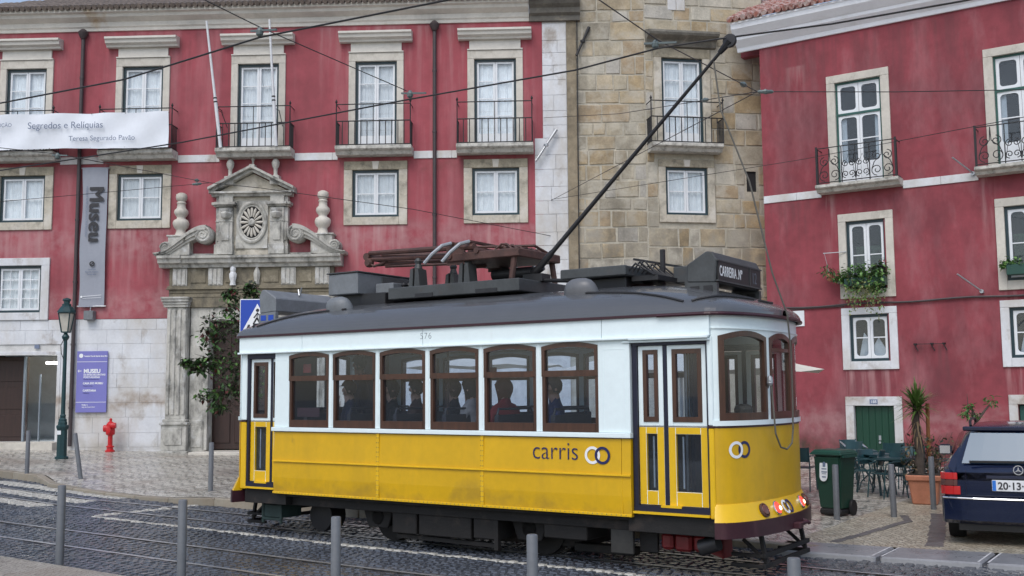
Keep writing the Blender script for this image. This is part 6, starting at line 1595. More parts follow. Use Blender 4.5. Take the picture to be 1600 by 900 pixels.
b = MB(); b.box(-.13, .13, -.22, 0, 0, .27); b.build("box_case", M_rgrey, jb, bevel=.015); b = MB(); b.box(-.135, .135, -.232, -.222, .01, .26); b.build("box_cover", M_rgrey, jb, bevel=.006); b = MB(); b.tube([(0, -.1, .27), (0, -.08, .40)], .015, 6); b.build("box_conduit", M_silver, jb)
# white exhibition banner over two balconies
eb = put("exhibition_banner", None, None, on_mus(0, -.62, 9.02), (0, 0, MROT)); tag(eb, "wide white banner with the words Segredos e Relíquias tied over two balconies", "banner")
X0, X1 = -15.9, -9.74
def bz(x, v):
    u = (x - X0) / (X1 - X0); return (-.015 + .04 * math.sin(x * 1.7 + v * 2.5) * (.4 + v * .6) * .6 + .02 * math.sin(x * 4.1 - v * 5) + .012 * math.sin(x * 9 + v * 3))
b = MB(); n, m_ = 80, 14
for i in range(n):
    for j in range(m_):
        def Q(i_, j_):
            x = X0 + (X1 - X0) * i_ / n; v = j_ / m_; zt_, zb_ = 1.02 - .02 * math.sin(x * 2.2) ** 2, -.02 + .015 * math.sin(x * 1.3); return (x, bz(x, v), zb_ + (zt_ - zb_) * v)
        b.face([Q(i, j), Q(i, j + 1), Q(i + 1, j + 1), Q(i + 1, j)][::-1])
b.build("banner_cloth", M_bannerw, eb, smooth=True, recalc=False)
b = MB()
for x in (-14.8, -13.2, -12.0, -11.0, -9.76):
    for z in (0, .99): b.tube([(x, -.02, z), (x, .06, z + .02)], .010, 5)
b.build("tie_cord", M_rope, eb)
text("lettering", "Segredos e Relíquias", .275, M_txtslate, eb, (-13.81, -.105, .56), ext=.0, bold=.000, sx=.97)
text("lettering", "Teresa Segurado Pavão", .205, M_txtslate, eb, (-12.60, -.105, .19), ext=.0, sx=1.0)
text("lettering", "EXPOSIÇÃO", .15, M_txtslate, eb, (-14.27, -.105, .63), align='RIGHT', ext=.0, sx=.95)
b = MB(); b.disc((-14.72, -.105, .37), .045, 'y', .004, 12); b.build("round_emblem", M_txtslate, eb)
# flag poles leaning from the middle balcony
def flagpole(label, x0, z0, x1, z1):
    o = thing("flagpole", label, "flagpole", on_mus(x0, -.52, z0), (0, 0, MROT), "flagpoles on the balcony")
    b = MB(); a, c = Vector((0, 0, 0)), Vector((x1 - x0, -.25, z1 - z0)); b.tube([a, a.lerp(c, .4)], .048, 10); b.tube([a.lerp(c, .4), c], [.038, .030], 10); b.build("pole", M_polew, o, smooth=True)
    b = MB(); d = c.normalized()
    for u in (.36, .39): p = a.lerp(c, u); b.tube([p - d * .02, p + d * .02], .052, 10)
    b.tube([a.lerp(c, .3), a.lerp(c, .3) + Vector((.12, .1, -.05)), Vector((.14, .15, .6))], .012, 6); b.build("clamp_band", M_iron, o)
flagpole("left white flagpole leaning beside the balcony above the carved portal", -8.20, 8.98, -8.60, 12.62)
flagpole("right white flagpole in front of the balcony window above the carved portal", -6.62, 9.0, -6.80, 12.62)

# traffic sign
sp = T(-9.0, 4.0, 0); sp = Vector((-5.57, 22.0, .57))
ts = thing("crossing_sign", "blue pedestrian crossing sign half hidden behind the tram's rear roof", "traffic sign", tuple(sp))
b = MB(); b.tube([(.22, 0, -.1), (.22, 0, 3.30)], .038, 10); b.build("post", M_silver, ts)
b = MB(); b.box(-.14, .60, -.065, -.045, 2.68, 3.40); b.build("sign_plate", M_plate, ts, bevel=.01)
b = MB(); b.box(-.12, .58, -.070, -.066, 2.70, 3.38); b.build("blue_field", M_bluesign, ts)
b = MB(); b.prism([(-.06, 2.76), (.52, 2.76), (.23, 3.30)], 'y', -.074, -.071); b.build("white_triangle", M_txtwhite, ts)
b = MB()
for k in range(4): x = .01 + k * .13; b.prism([(x, 2.78), (x + .06, 2.78), (x + .075, 2.86), (x + .03, 2.86)], 'y', -.077, -.0745)
b.disc((.235, -.076, 3.16), .035, 'y', .003, 12); b.bar((.235, -.076, 3.12), (.225, -.076, 2.99), .003, .06); b.bar((.225, -.076, 3.0), (.15, -.076, 2.87), .003, .035); b.bar((.225, -.076, 3.0), (.30, -.076, 2.87), .003, .035); b.bar((.235, -.076, 3.10), (.16, -.076, 3.0), .003, .025); b.bar((.235, -.076, 3.10), (.31, -.076, 3.02), .003, .025); b.build("walking_figure", M_txtblack, ts)

# ---- shrub tree in front of the portal
def leaf_cloud(centers, n, size, mats, name, parent, droop=.3, aspect=.62):
    b = MB()
    for _ in range(n):
        c, r = random.choice(centers); v = Vector((random.gauss(0, .5), random.gauss(0, .5), random.gauss(0, .5)))
        if v.length > 1.15: v = v.normalized() * U(.5, 1.1)
        p = Vector(c) + Vector((v.x * r[0], v.y * r[1], v.z * r[2])); L = size * U(.6, 1.3)
        d = Vector((U(-1, 1), U(-1, 1), U(-.8, .5) - droop)).normalized(); sd = d.cross(Vector((U(-.4, .4), U(-.4, .4), 1))).normalized() * (L * aspect * .5); nn = d.cross(sd).normalized() * (L * .09)
        b.k = random.choices(range(len(mats)), [w for _, w in mats])[0]
        m1 = p + d * L * .5
        b.add([p, m1 + sd - nn, p + d * L, m1 - sd - nn, m1], [(0, 1, 4), (1, 2, 4), (0, 4, 3), (4, 2, 3)])
    return b.build(name, [m for m, _ in mats], parent, recalc=False)
tp = Vector((-5.55, 22.6, .26)); tr = thing("small_tree", "sparse small tree with dark green and maroon leaves before the carved portal", "tree", tuple(tp))
b = MB(); b.tube([(0, 0, -.1), (-.03, .02, .9), (.02, .0, 1.8), (-.10, .05, 2.7), (-.16, .04, 3.4)], [.07, .06, .05, .035, .015], 8)
cl = [((-.72, 0, 3.25), (.42, .40, .34)), ((-.40, .1, 3.62), (.36, .4, .40)), ((-.05, .1, 3.75), (.25, .3, .35)), ((-.25, 0, 3.0), (.45, .4, .45)), ((-.95, -.05, 2.95), (.30, .35, .30)), ((-.55, 0, 2.4), (.45, .4, .40)), ((-.15, 0, 2.4), (.35, .4, .45)),
      ((-.90, 0, 2.45), (.32, .3, .25)), ((-1.20, 0, 2.35), (.22, .25, .18)), ((-.40, 0, 1.9), (.42, .35, .30)), ((-.05, 0, 1.85), (.35, .35, .32)), ((-.85, 0, 1.72), (.40, .3, .16)), ((-.75, 0, 1.45), (.22, .25, .12)), ((.2, .1, 2.9), (.4, .4, .5)), ((.25, .1, 2.1), (.35, .4, .4)), ((-1.45, 0, 2.42), (.12, .12, .10)), ((-.12, 0, 4.0), (.15, .2, .18)), ((-.55, 0, 3.9), (.14, .15, .12))]
for c, r in cl:
    h = max(.9, c[2] - abs(c[0]) * .55 - .2); b.tube([(0, 0, h), (c[0] * .45, c[1] * .5, (h + c[2]) / 2 + .06), (c[0], c[1], c[2] + .04)], [.022, .013, .005], 5)
    for _ in range(4): b.tube([(c[0] * .8, c[1] * .8, c[2] - .03), (c[0] + U(-1, 1) * r[0], c[1] + U(-1, 1) * r[1], c[2] + U(-.9, .9) * r[2])], [.008, .003], 4)
b.build("trunk", M_trunk, tr, smooth=True)
leaf_cloud(cl, 3000, .12, [(M_leafg, 5), (M_leafb, 1.6), (M_leafd, 5), (M_leafr, .9)], "crown", tr)

# ---- wheeled bin
bp_ = on_pav(1307, 805); bn = thing("wheelie_bin", "dark green wheeled bin with a white oval sticker", "bin", tuple(bp_), (0, 0, R(-47))); bn.scale = (.76, .70, .98)
def taper(b, x0, x1, y0, y1, z0, X0, X1, Y0, Y1, z1): b.add([(x0, y0, z0), (x1, y0, z0), (x1, y1, z0), (x0, y1, z0), (X0, Y0, z1), (X1, Y0, z1), (X1, Y1, z1), (X0, Y1, z1)], [(0, 3, 2, 1), (4, 5, 6, 7), (0, 1, 5, 4), (1, 2, 6, 5), (2, 3, 7, 6), (3, 0, 4, 7)])
b = MB(); taper(b, -.23, .25, -.27, .27, .10, -.31, .31, -.35, .35, .97); b.build("bin_body", M_bin, bn, bevel=.035, seg=2)
b = MB(); b.box(-.24, .25, -.28, .28, .02, .12); b.build("bin_base", M_rubber, bn, bevel=.03)
b = MB(); taper(b, -.36, .35, -.39, .38, .965, -.36, .35, -.39, .38, 1.0); taper(b, -.35, .34, -.38, .37, 1.001, -.30, .29, -.30, .30, 1.05); b.build("bin_lid", M_binlid, bn, bevel=.012)
b = MB(); b.tube([(-.25, .40, .99), (-.25, .46, 1.0), (.25, .46, 1.0), (.25, .40, .99)], .02, 6); b.box(.30, .37, -.30, .30, .93, .97); b.build("bin_handle", M_binlid, bn)
for x, y in ((-.31, .16), (.30, .16)):
    b = MB(); b.lathe([(.04, -.035), (.125, -.03), (.13, 0), (.125, .03), (.04, .035)], (x, y, .13), 18, 'x'); b.build("bin_wheel", M_rubber, bn, smooth=True)
b = MB(); poly = [(-.02 + q[0], q[1]) for q in rrect(-.085, .095, -.17, .17, .085, 8)]
b.prism(poly, 'y', -.004, .004); stk = b.build("oval_sticker", M_plaque, bn, (-.06, -.345, .72), (R(-5.2), 0, 0))
b = MB(); b.prism([(-.03, .06), (.03, .06), (.035, .12), (.0, .15), (-.035, .12)], 'y', -.008, -.005); b.box(-.055, .055, -.008, -.005, .02, .035); b.box(-.06, .065, -.008, -.005, -.03, -.012); b.box(-.05, .05, -.008, -.005, -.055, -.045); b.box(-.045, .04, -.008, -.005, -.11, -.09); b.build("printed_mark", M_txtslate, stk)

# ---- cafe tables and chairs
def cafe_table(label, p, rot=0, w=.62):
    o = thing("cafe_table", label, "table", tuple(p), (0, 0, rot), "green cafe tables")
    b = MB(); b.box(-w / 2, w / 2, -w / 2, w / 2, .705, .725)
    b.box(-w / 2, w / 2, -w / 2, -w / 2 + .02, .68, .704); b.box(-w / 2, w / 2, w / 2 - .02, w / 2, .68, .704); b.build("table_top", M_cafe, o, bevel=.005)
    for sx in (-1, 1):
        for sy in (-1, 1):
            b = MB(); b.tube([(sx * .24, sy * .24, 0), (sx * .20, sy * .20, .18), (sx * .06, sy * .06, .38), (sx * .10, sy * .10, .56), (sx * .22, sy * .22, .70)], .013, 6); b.build("leg", M_cafe, o, smooth=True)
    b = MB(); b.tube([(.08 * math.cos(t), .08 * math.sin(t), .38) for t in [2 * PI * k / 12 for k in range(12)]], .010, 5, closed=True); b.build("leg_ring", M_cafe, o)
    return o
def cafe_chair(label, p, rot=0, arm=True):
    o = thing("cafe_chair", label, "chair", tuple(p), (0, 0, rot), "green cafe chairs")
    b = MB(); b.box(-.21, .21, -.20, .20, .43, .445); b.tube([(-.21, -.2, .437), (.21, -.2, .437), (.21, .2, .437), (-.21, .2, .437)], .012, 6, closed=True); b.build("seat", M_cafe, o)
    b = MB(); n = 10
    for i in range(n):
        x0, x1 = -.21 + .42 * i / n, -.21 + .42 * (i + 1) / n; f = lambda x: .22 + .05 * (1 - (x / .21) ** 2)
        for (za, zb, t0, t1) in ((.55, .82, .0, .06),): b.add([(x0, f(x0), za), (x1, f(x1), za), (x1, f(x1) + t1, zb), (x0, f(x0) + t1, zb), (x0, f(x0) + .012, za), (x1, f(x1) + .012, za), (x1, f(x1) + t1 + .012, zb), (x0, f(x0) + t1 + .012, zb)], [(0, 1, 2, 3), (7, 6, 5, 4), (0, 4, 5, 1), (3, 2, 6, 7), (0, 3, 7, 4), (1, 5, 6, 2)])
    b.build("backrest", M_cafe, o)
    for sx in (-1, 1):
        b = MB(); b.tube([(sx * .22, .30, 0), (sx * .21, .22, .43), (sx * .21, .29, .83)], .013, 6); b.build("leg", M_cafe, o, smooth=True)
        b = MB(); b.tube([(sx * .22, -.25, 0), (sx * .21, -.20, .43)] + ([(sx * .22, -.17, .62), (sx * .22, .0, .66), (sx * .21, .24, .66)] if arm else []), .013, 6); b.build("leg", M_cafe, o, smooth=True)
    return o
def plz(s, t): p = T(s, t, pav_z(s, t)); return p
pA = on_pav(1408, 776); pB = on_pav(1370, 768); pC = on_pav(1345, 760)
cafe_table("green metal cafe table between the bin and the terracotta pot", pA, R(-20), .78)
cafe_table("green metal cafe table further back before the green door", pB, R(12))
cafe_table("green cafe table partly hidden by the wheeled bin", pC, R(-10))
cafe_chair("green metal cafe chair pushed under the table beside the terracotta pot", on_pav(1440, 772), R(60))
cafe_chair("green metal cafe chair facing the table right of the wheeled bin", on_pav(1386, 778), R(-70))
cafe_chair("green metal cafe chair just behind the right edge of the wheeled bin", on_pav(1356, 772), R(-120))
cafe_chair("green metal cafe chair on the far side of the tables before the green door", on_pav(1395, 752), R(170))
cafe_chair("green metal cafe chair standing alone between the tram and the wheeled bin", on_pav(1254, 766), R(150))
cafe_chair("green metal cafe chair turned away between the two front tables", on_pav(1372, 772), R(30))
cafe_chair("green metal cafe chair half hidden behind the terracotta pot", on_pav(1426, 764), R(-30))
cafe_chair("green metal cafe chair behind the bin lid in front of the house wall", on_pav(1322, 752), R(-60))
cafe_chair("green metal cafe chair right of the terracotta pot beside the car", on_pav(1478, 774), R(-100))
st = cafe_chair("green cafe chair with pale metal arms left of the green door", on_pav(1340, 748), R(20))
b = MB(); b.tube([(-.24, -.22, .55), (-.24, .1, .72), (-.20, .28, .78)], .018, 6); b.tube([(.24, -.22, .55), (.24, .1, .72), (.2, .28, .78)], .018, 6); b.build("armrest", M_alu, st)

# ---- yucca in the terracotta pot with a stake
pot_p = on_pav(1447, 787)
pot = thing("terracotta_pot", "large square terracotta pot with a rim beside the parked car", "plant pot", tuple(pot_p), (0, 0, R(-26)))
b = MB(); taper(b, -.20, .20, -.20, .20, 0, -.26, .26, -.26, .26, .44); taper(b, -.285, .285, -.285, .285, .40, -.295, .295, -.295, .295, .50); b.build("pot_body", M_terra, pot, bevel=.018)
b = MB(); b.box(-.26, .26, -.26, .26, .48, .51); b.build("soil", M_soil, pot)
yu = thing("yucca", "spiky green yucca with a shaggy trunk growing in the terracotta pot", "plant", (pot_p.x - .08, pot_p.y + .02, pot_p.z + .48))
b = MB(); b.tube([(0, 0, 0), (.02, 0, .4), (-.02, .02, .9), (0, 0, 1.25)], [.085, .075, .065, .05], 10)
b.build("trunk", M_trunk, yu, smooth=True)
def sword(b, p, d, L, w, droop):
    d = d.normalized(); sd = d.cross(Vector((0, 0, 1)));
    sd = (sd.normalized() if sd.length > .05 else Vector((1, 0, 0))); prev = None; n = 5
    for i in range(n + 1):
        u = i / n; c = p + d * (L * u) + Vector((0, 0, -droop * u * u)); ww = w * (1 - u ** 1.6) * .5 + .002; q = (c - sd * ww, c + sd * ww)
        if prev: b.face([prev[0], prev[1], q[1], q[0]])
        prev = q
for nm, cnt, elo, ehi, mm, L0, dr in (("crown", 210, -15, 88, M_yucca, .52, .10), ("dead_leaves", 45, -75, -25, M_yuccad, .32, .08)):
    b = MB()
    for _ in range(cnt):
        e, a = R(U(elo, ehi)), U(0, 2 * PI); sword(b, Vector((0, 0, U(1.08, 1.28) if nm == "crown" else U(.7, 1.2))), Vector((math.cos(e) * math.cos(a), math.cos(e) * math.sin(a), math.sin(e))), L0 * U(.75, 1.1), .034, dr)
    b.build(nm, mm, yu, recalc=False)
stake = MB(); stake.tube([(0, 0, -.05), (.02, 0, 1.22)], .035, 8); so = stake.build("plant_stake", M_terra and mat("orange brown stake", (.30, .12, .04), .7, var=.25, scale=4, stretch=(5, 5, .5)), None, (pot_p.x + .12, pot_p.y + .1, pot_p.z + .5), smooth=True); tag(so, "orange brown wooden stake standing behind the yucca trunk", "stake")
b = MB()
dry = thing("dry_bush", "dry brown and green bushes filling the terracotta pot and the ground behind it", "bush", tuple(pot_p + Vector((0, .1, .5))))
leaf_cloud([((-.18, .0, .25), (.2, .2, .45)), ((.28, .15, .25), (.25, .2, .5)), ((.45, .3, .1), (.3, .2, .6)), ((.1, 0, .3), (.25, .2, .4))], 420, .085, [(M_yuccad, 3), (M_leafd, 3), (M_leafg, 1)], "foliage", dry)
b = MB()
for _ in range(30): b.tube([(U(-.2, .4), U(-.1, .2), -.05), (U(-.35, .6), U(-.2, .3), U(.3, .8))], [.008, .003], 4)
b.build("twigs", M_trunk, dry)
fr_p = on_pav(1528, 742); fr = thing("young_plant", "young potted plant with bare branches and leaf tufts behind the car roof", "plant", tuple(fr_p))
b = MB(); b.tube([(0, 0, .4), (.02, 0, 1.25), (-.08, 0, 1.55)], [.05, .045, .02], 7); b.tube([(.02, 0, 1.2), (.26, .03, 1.48), (.40, .05, 1.62)], [.035, .025, .015], 7); b.tube([(-.0, 0, 1.3), (-.14, 0, 1.45), (-.16, 0, 1.85)], [.02, .012, .005], 6); b.build("trunk", M_trunk, fr, smooth=True)
leaf_cloud([((.42, .05, 1.70), (.14, .14, .14)), ((-.12, 0, 1.56), (.10, .10, .10)), ((-.02, 0, 1.36), (.12, .1, .10)), ((-.22, 0, 1.40), (.08, .1, .08))], 150, .13, [(M_leafg, 4), (M_leafb, 2)], "crown", fr, aspect=.4)
b = MB(); b.lathe([(.16, 0), (.2, .38), (.23, .39), (.23, .45), (.15, .45)], (0, 0, 0), 16); b.build("pot", M_terra, fr, smooth=True)

# ---- flower boxes and plants on the side house
def on_house(u, y, z): p = Vector((6.8396, 29.0, 0)) + DR * u + Vector((-DR.y, DR.x, 0)) * y; return (p.x, p.y, z)
fb = thing("flower_box", "window box overflowing with green and trailing yellow plants on the side house", "flower box", on_house(2.98, -.18, 4.62), (0, 0, RROT))
b = MB(); b.box(-.52, .52, -.15, .12, .05, .26); b.build("planter", M_binlid, fb, bevel=.01)
leaf_cloud([((-.35, -.08, .40), (.34, .2, .26)), ((.05, -.08, .43), (.34, .2, .26)), ((.36, -.08, .36), (.28, .2, .28)), ((-.62, -.05, .28), (.22, .15, .12)), ((.3, -.1, .12), (.3, .15, .3)), ((-.2, -.1, .15), (.4, .12, .2))], 1000, .115, [(M_leafg, 4), (M_leafb, 6), (M_leafd, 1)], "foliage", fb)
leaf_cloud([((-.40, -.15, -.1), (.16, .08, .5)), ((-.25, -.15, -.2), (.14, .08, .45)), ((-.05, -.15, -.0), (.12, .08, .4)), ((.12, -.15, -.15), (.12, .08, .6)), ((.32, -.15, -.25), (.18, .08, .55))], 480, .075, [(M_leafy, 5), (M_leafb, 2), (M_leafg, 1)], "trailing_stems", fb, droop=.8)
bp2 = thing("black_flower_pot", "small black pot with a pink bloom at the right end of the window box", "flower pot", on_house(3.40, -.16, 4.98), (0, 0, RROT))
b = MB(); b.lathe([(.08, -.02), (.11, .16), (.12, .17), (.12, .2), (.05, .2)], (0, 0, 0), 12); b.build("pot", M_rubber, bp2, smooth=True); leaf_cloud([((0, 0, .3), (.08, .08, .12))], 40, .07, [(M_leafg, 3), (mat("pink petal", (.6, .15, .16), .6), 1)], "bloom", bp2)
hb_ = thing("hanging_plant", "small potted plant on a bracket left of the flowered window", "hanging plant", on_house(2.06, -.24, 4.98), (0, 0, RROT))
b = MB(); b.lathe([(.06, -.12), (.10, .04), (.10, .06), (.04, .06)], (0, 0, 0), 10); b.build("pot", M_terra, hb_, smooth=True); b = MB(); b.bar((-.15, 0, .62), (.42, .18, .64), .02); b.bar((-.12, 0, .64), (0, 0, .06), .008); b.build("bracket", M_silver, hb_); leaf_cloud([((-.05, 0, .15), (.18, .15, .18)), ((.1, -.02, .05), (.15, .12, .15))], 110, .12, [(M_leafg, 4), (M_leafd, 2), (M_leafb, 1)], "foliage", hb_, aspect=.3)
fb2 = thing("flower_box", "dark window box with low green plants at the right edge of the picture", "flower box", on_house(6.88, -.18, 4.66), (0, 0, RROT))
b = MB(); b.box(-.52, .52, -.15, .12, .05, .30); b.build("planter", M_binlid, fb2, bevel=.01); leaf_cloud([((-.35, -.05, .36), (.28, .15, .14)), ((.2, -.05, .38), (.4, .15, .15)), ((-.58, -.05, .32), (.1, .1, .1))], 200, .10, [(M_leafg, 4), (M_leafb, 3)], "foliage", fb2)

# ---- parasols behind the tram
def parasol(label, px, D, r, zr, za):
    k = (px - 800) / 1640; x = k * D; v = Vector((x, D, 0)) - P1; o = thing("parasol", label, "parasol", (x, D, pav_z(v.dot(EX), v.dot(EY))), (0, 0, R(20)), "cafe parasols")
    n = 8
    for i in range(n):
        b = MB(); a0, a1 = 2 * PI * i / n, 2 * PI * (i + 1) / n; m_ = 6; prev = None
        for j in range(m_ + 1):
            u = j / m_; rr_ = r * u; z = za + (zr - za) * u - .10 * math.sin(PI * u); q = ((rr_ * math.cos(a0), rr_ * math.sin(a0), z), (rr_ * math.cos((a0 + a1) / 2) * .975, rr_ * math.sin((a0 + a1) / 2) * .975, z - .05 * u), (rr_ * math.cos(a1), rr_ * math.sin(a1), z))
            if prev and u > 0:
                if j == 1: b.face([q[0], q[1], prev[0]]); b.face([q[1], q[2], prev[0]])
                else: b.face([prev[0], q[0], q[1], prev[1]]); b.face([prev[1], q[1], q[2], prev[2]])
            prev = q
        b.build("canopy_panel", M_canvas, o, smooth=True, recalc=False)
    b = MB(); b.tube([(0, 0, 0), (0, 0, za - .02)], .03, 8); b.lathe([(.28, 0), (.28, .08), (.05, .12)], (0, 0, 0), 16); b.build("pole", M_alu, o)
    b = MB()
    for i in range(n): a = 2 * PI * i / n; b.bar((.05 * math.cos(a), .05 * math.sin(a), za - .35), (r * .6 * math.cos(a), r * .6 * math.sin(a), za + (zr - za) * .6 - .13), .02)
    b.build("ribs", M_alu, o)
parasol("cream parasol behind the tram's front cab with its tip showing on the right", 1062, 18.5, 2.45, 2.22, 3.05)
parasol("cream parasol further behind seen through the tram's middle windows", 745, 22.5, 1.9, 2.3, 2.95)

# ================================================================== CAR
cp = on_pav(1493, 832); chead = R(-25.5)
cc = Vector((6.27, 13.2, 0)); v = cc - P1; cc.z = pav_z(v.dot(EX), v.dot(EY))
car = thing("parked_car", "dark blue estate car parked with its back to the street", "car", tuple(cc), (0, 0, chead)); car.scale = (1.02, 1.02, 1.055)
# local: y forward (0 at rear bumper face), x right, z up ; half width .87
def car_section(y, pts):   # pts: half profile (x,z) from bottom centre to top centre
    return [(x, y, z) for x, z in pts]
def half(w, zb, zs, zt, wt, r=.06, shoulder=.93):
    """lower body and greenhouse outline, right half, bottom to top"""
    return [(0, zb), (w * .80, zb), (w * .95, zb + .06), (w, zb + .22), (w, zs - .12), (w * .975, zs - .02), (w * shoulder, zs), (wt + .10, zs + (zt - zs) * .45), (wt + .03, zt - .10), (wt - .06, zt - .02), (wt * .55, zt), (0, zt + .012)]
secs = [(.02, half(.80, .36, .86, .87, .66)), (.06, half(.85, .30, .88, .89, .68)), (.16, half(.868, .24, .92, .94, .70)), (.30, half(.87, .22, .95, 1.12, .66)), (.42, half(.87, .22, .955, 1.30, .60)), (.52, half(.87, .22, .96, 1.38, .575)), (.75, half(.87, .22, .965, 1.415, .57)),
        (1.5, half(.87, .22, .965, 1.43, .575)), (2.3, half(.87, .22, .96, 1.42, .57)), (2.75, half(.87, .22, .955, 1.38, .56)), (3.25, half(.87, .22, .95, 1.10, .62)), (3.55, half(.86, .22, .94, .955, .70)), (4.1, half(.84, .22, .90, .91, .66)), (4.45, half(.78, .25, .78, .79, .6)), (4.52, half(.70, .32, .68, .69, .5))]
b = MB(); rings_ = []
for y, hp_ in secs:
    ring_ = [(x, y, z) for x, z in hp_] + [(-x, y, z) for x, z in reversed(hp_[1:-1])]; rings_.append(ring_)
N = len(rings_[0])
for r in rings_: b.v += r
for i in range(len(rings_) - 1):
    for k in range(N): b.f.append((i * N + k, i * N + (k + 1) % N, (i + 1) * N + (k + 1) % N, (i + 1) * N + k)); b.m.append(0)
b.f.append(tuple(range(N - 1, -1, -1))); b.m.append(0); b.f.append(tuple((len(rings_) - 1) * N + k for k in range(N))); b.m.append(0)
body = b.build("car_body", M_car, car, smooth=35)
# rear screen, side windows
def rear_y(z):   # rear face slope of the tailgate glass
    return .165 + (z - .94) * .62
b = MB(); zz = [.965, 1.05, 1.15, 1.25, 1.325]
for z0, z1 in zip(zz, zz[1:]):
    w0, w1 = .64 - (z0 - .96) * .30, .64 - (z1 - .96) * .30
    for k in range(6):
        u0, u1 = -1 + k / 3, -1 + (k + 1) / 3
        def Q(u, w, z): return (u * w, rear_y(z) - .026 + .022 * u * u, z)
        b.face([Q(u0, w0, z0), Q(u1, w0, z0), Q(u1, w1, z1), Q(u0, w1, z1)])
b.build("rear_window", M_carglass, car, smooth=True, recalc=False)
b = MB(); b.bar((-.55, rear_y(.985) - .045, .985), (.12, rear_y(.985) - .055, .99), .02, .03); b.box(.08, .16, .12, .16, .955, .985); b.build("rear_wiper", M_carblk, car, bevel=.004)
for sg in (-1, 1):
    for (ya, yb) in ((.62, 1.30), (1.36, 2.15), (2.2, 2.85)):
        b = MB(); xo = lambda z: sg * (.80 - (z - .97) * .40 + .012)
        sl_ = .10 if ya < 1 else 0; sf = .30 if yb > 2.5 else 0
        b.face([(xo(.985), ya - sl_ * .3, .985), (xo(.985), yb + sf, .985), (xo(1.30), yb, 1.30), (xo(1.30), ya + sl_ * 1.5, 1.30)][::sg]); b.build("side_window", M_carglass, car, recalc=False)
    b = MB(); b.tube([(sg * .53, .62, 1.40), (sg * .54, .72, 1.455), (sg * .545, 1.5, 1.475), (sg * .54, 2.4, 1.455), (sg * .53, 2.5, 1.41)], .018, 8); b.build("roof_rail", M_carblk, car, smooth=True)
    # tail lamp wraps the corner
    for (z0, z1, m) in ((.60, .70, M_tail), (.703, .775, M_taild), (.778, .86, M_tail)):
        b = MB(); w0 = .66 if z0 < .7 else .69
        pts = [(sg * w0, -.006), (sg * .74, -.006), (sg * .83, .012), (sg * .888, .08), (sg * .890, .22)]; pin = [(sg * w0, .06), (sg * .72, .06), (sg * .80, .085), (sg * .83, .13), (sg * .85, .20)]
        for k in range(4):
            q = [pts[k], pts[k + 1], pin[k + 1], pin[k]]; b.prism(q if sg > 0 else q[::-1], 'z', z0, z1)
        b.build("tail_lamp", m, car, bevel=.006)
    b = MB(); b.box(sg * .87, sg * 1.06, 2.62, 2.70, .93, 1.08) if sg > 0 else b.box(-1.06, -.87, 2.62, 2.70, .93, 1.08); mr_ = b.build("wing_mirror", M_car, car, bevel=.025, seg=2)
    b = MB(); b.box(*sorted((sg * .90, sg * 1.04)), 2.612, 2.618, .95, 1.06); b.build("mirror_glass", M_chrome, mr_)
    for y in (.93, 3.72):
        b = MB(); b.lathe([(.19, -.10), (.305, -.10), (.32, -.07), (.32, .07), (.305, .10), (.19, .10)], (sg * .755, y, .315), 28, 'x'); wh = b.build("wheel", M_tyre, car, smooth=True)
        b = MB(); b.lathe([(.19, -.08), (.19, .08), (.16, .09), (.05, .07)], (sg * .755, y, .315), 20, 'x'); b.build("rim", M_silver, wh)
        b = MB(); b.ring((sg * .872, y, .325), .36, .06, 'x', .02, 20, -.2, PI + .2); b.build("wheel_arch", M_car, car, smooth=True)
b = MB()
for k in range(10):
    x0, x1 = -.86 + .172 * k, -.86 + .172 * (k + 1); f = lambda x: -.035 + .10 * abs(x / .86) ** 5
    b.add([(x0, f(x0), .30), (x1, f(x1), .30), (x1, f(x1) - .012, .545), (x0, f(x0) - .012, .545), (x0, f(x0) + .09, .58), (x1, f(x1) + .09, .58), (x0, f(x0) + .1, .25), (x1, f(x1) + .1, .25)], [(0, 1, 2, 3), (3, 2, 5, 4), (6, 7, 1, 0)])
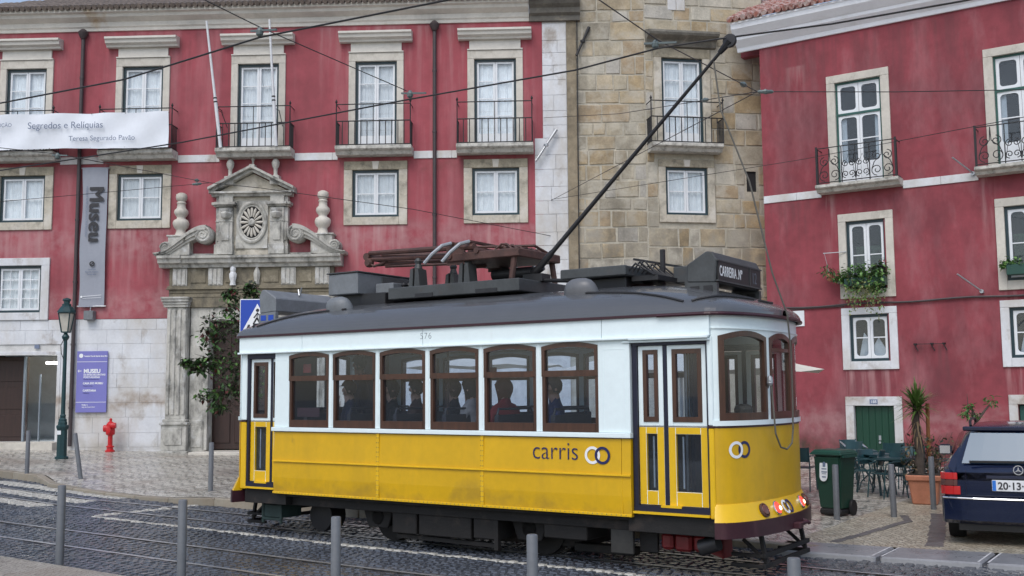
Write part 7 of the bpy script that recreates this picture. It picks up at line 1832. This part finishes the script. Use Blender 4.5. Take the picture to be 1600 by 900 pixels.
for sg in (-1, 1): b.prism([(sg * .86, .065), (sg * .885, .12), (sg * .885, .58), (sg * .86, .58)][::sg], 'z', .27, .57)
b.build("rear_bumper", M_car, car, smooth=40)
b = MB(); b.tube([(x, -.047 + .10 * abs(x / .86) ** 5, .562) for x in [-.87 + .174 * i for i in range(11)]], .011, 6); b.build("chrome_strip", M_chrome, car)
b = MB(); b.box(-.60, .60, .005, .03, .595, .60); b.box(-.595, -.59, .008, .03, .60, .90); b.box(.59, .595, .008, .03, .60, .90); b.box(-.36, .36, -.008, .04, .80, .835); b.build("tailgate_trim", M_car, car, bevel=.003)
b = MB(); b.box(-.30, .30, -.006, .02, .655, .785); plt = b.build("number_plate", M_plate, car, bevel=.004)
b = MB(); b.box(-.295, -.255, -.009, -.006, .66, .78); b.build("plate_band", M_plateblue, plt)
text("lettering", "20·13·U", .118, M_txtblack, plt, (-.235, -.008, .678), ext=.001, sx=.98, bold=.003)
b = MB(); b.ring((0, .012, .905), .052, .010, 'y', .012, 28)
for a in (90, 210, 330): t = R(a); b.prism([(.010 * math.cos(t + PI / 2), .905 + .010 * math.sin(t + PI / 2)), (.047 * math.cos(t), .905 + .047 * math.sin(t)), (.010 * math.cos(t - PI / 2), .905 + .010 * math.sin(t - PI / 2))][::-1], 'y', .004, .016)
b.build("round_star_badge", M_chrome, car)
b = MB(); b.box(-.7, .7, .12, 4.3, .17, .26); b.tube([(.4, .02, .23), (.4, .3, .25)], .03, 8); b.build("under_tray", M_carblk, car)
b = MB(); b.box(-.62, .62, .42, .50, 1.345, 1.40); b.build("roof_spoiler", M_car, car, bevel=.012)

# weeds at the foot of the plinth wall
wp = on_pav(148, 697); wd = put("wall_weeds", None, None, tuple(wp)); tag(wd, "tuft of green weeds at the foot of the white plinth wall", "weeds")
b = MB()
for _ in range(60): x = U(-.22, .3); a = U(0, 2 * PI); sword(b, Vector((x, U(-.08, .03), 0)), Vector((math.cos(a) * .5, math.sin(a) * .4, 1)), U(.12, .38), .022, .06)
b.build("leaves", M_leafb, wd, recalc=False)
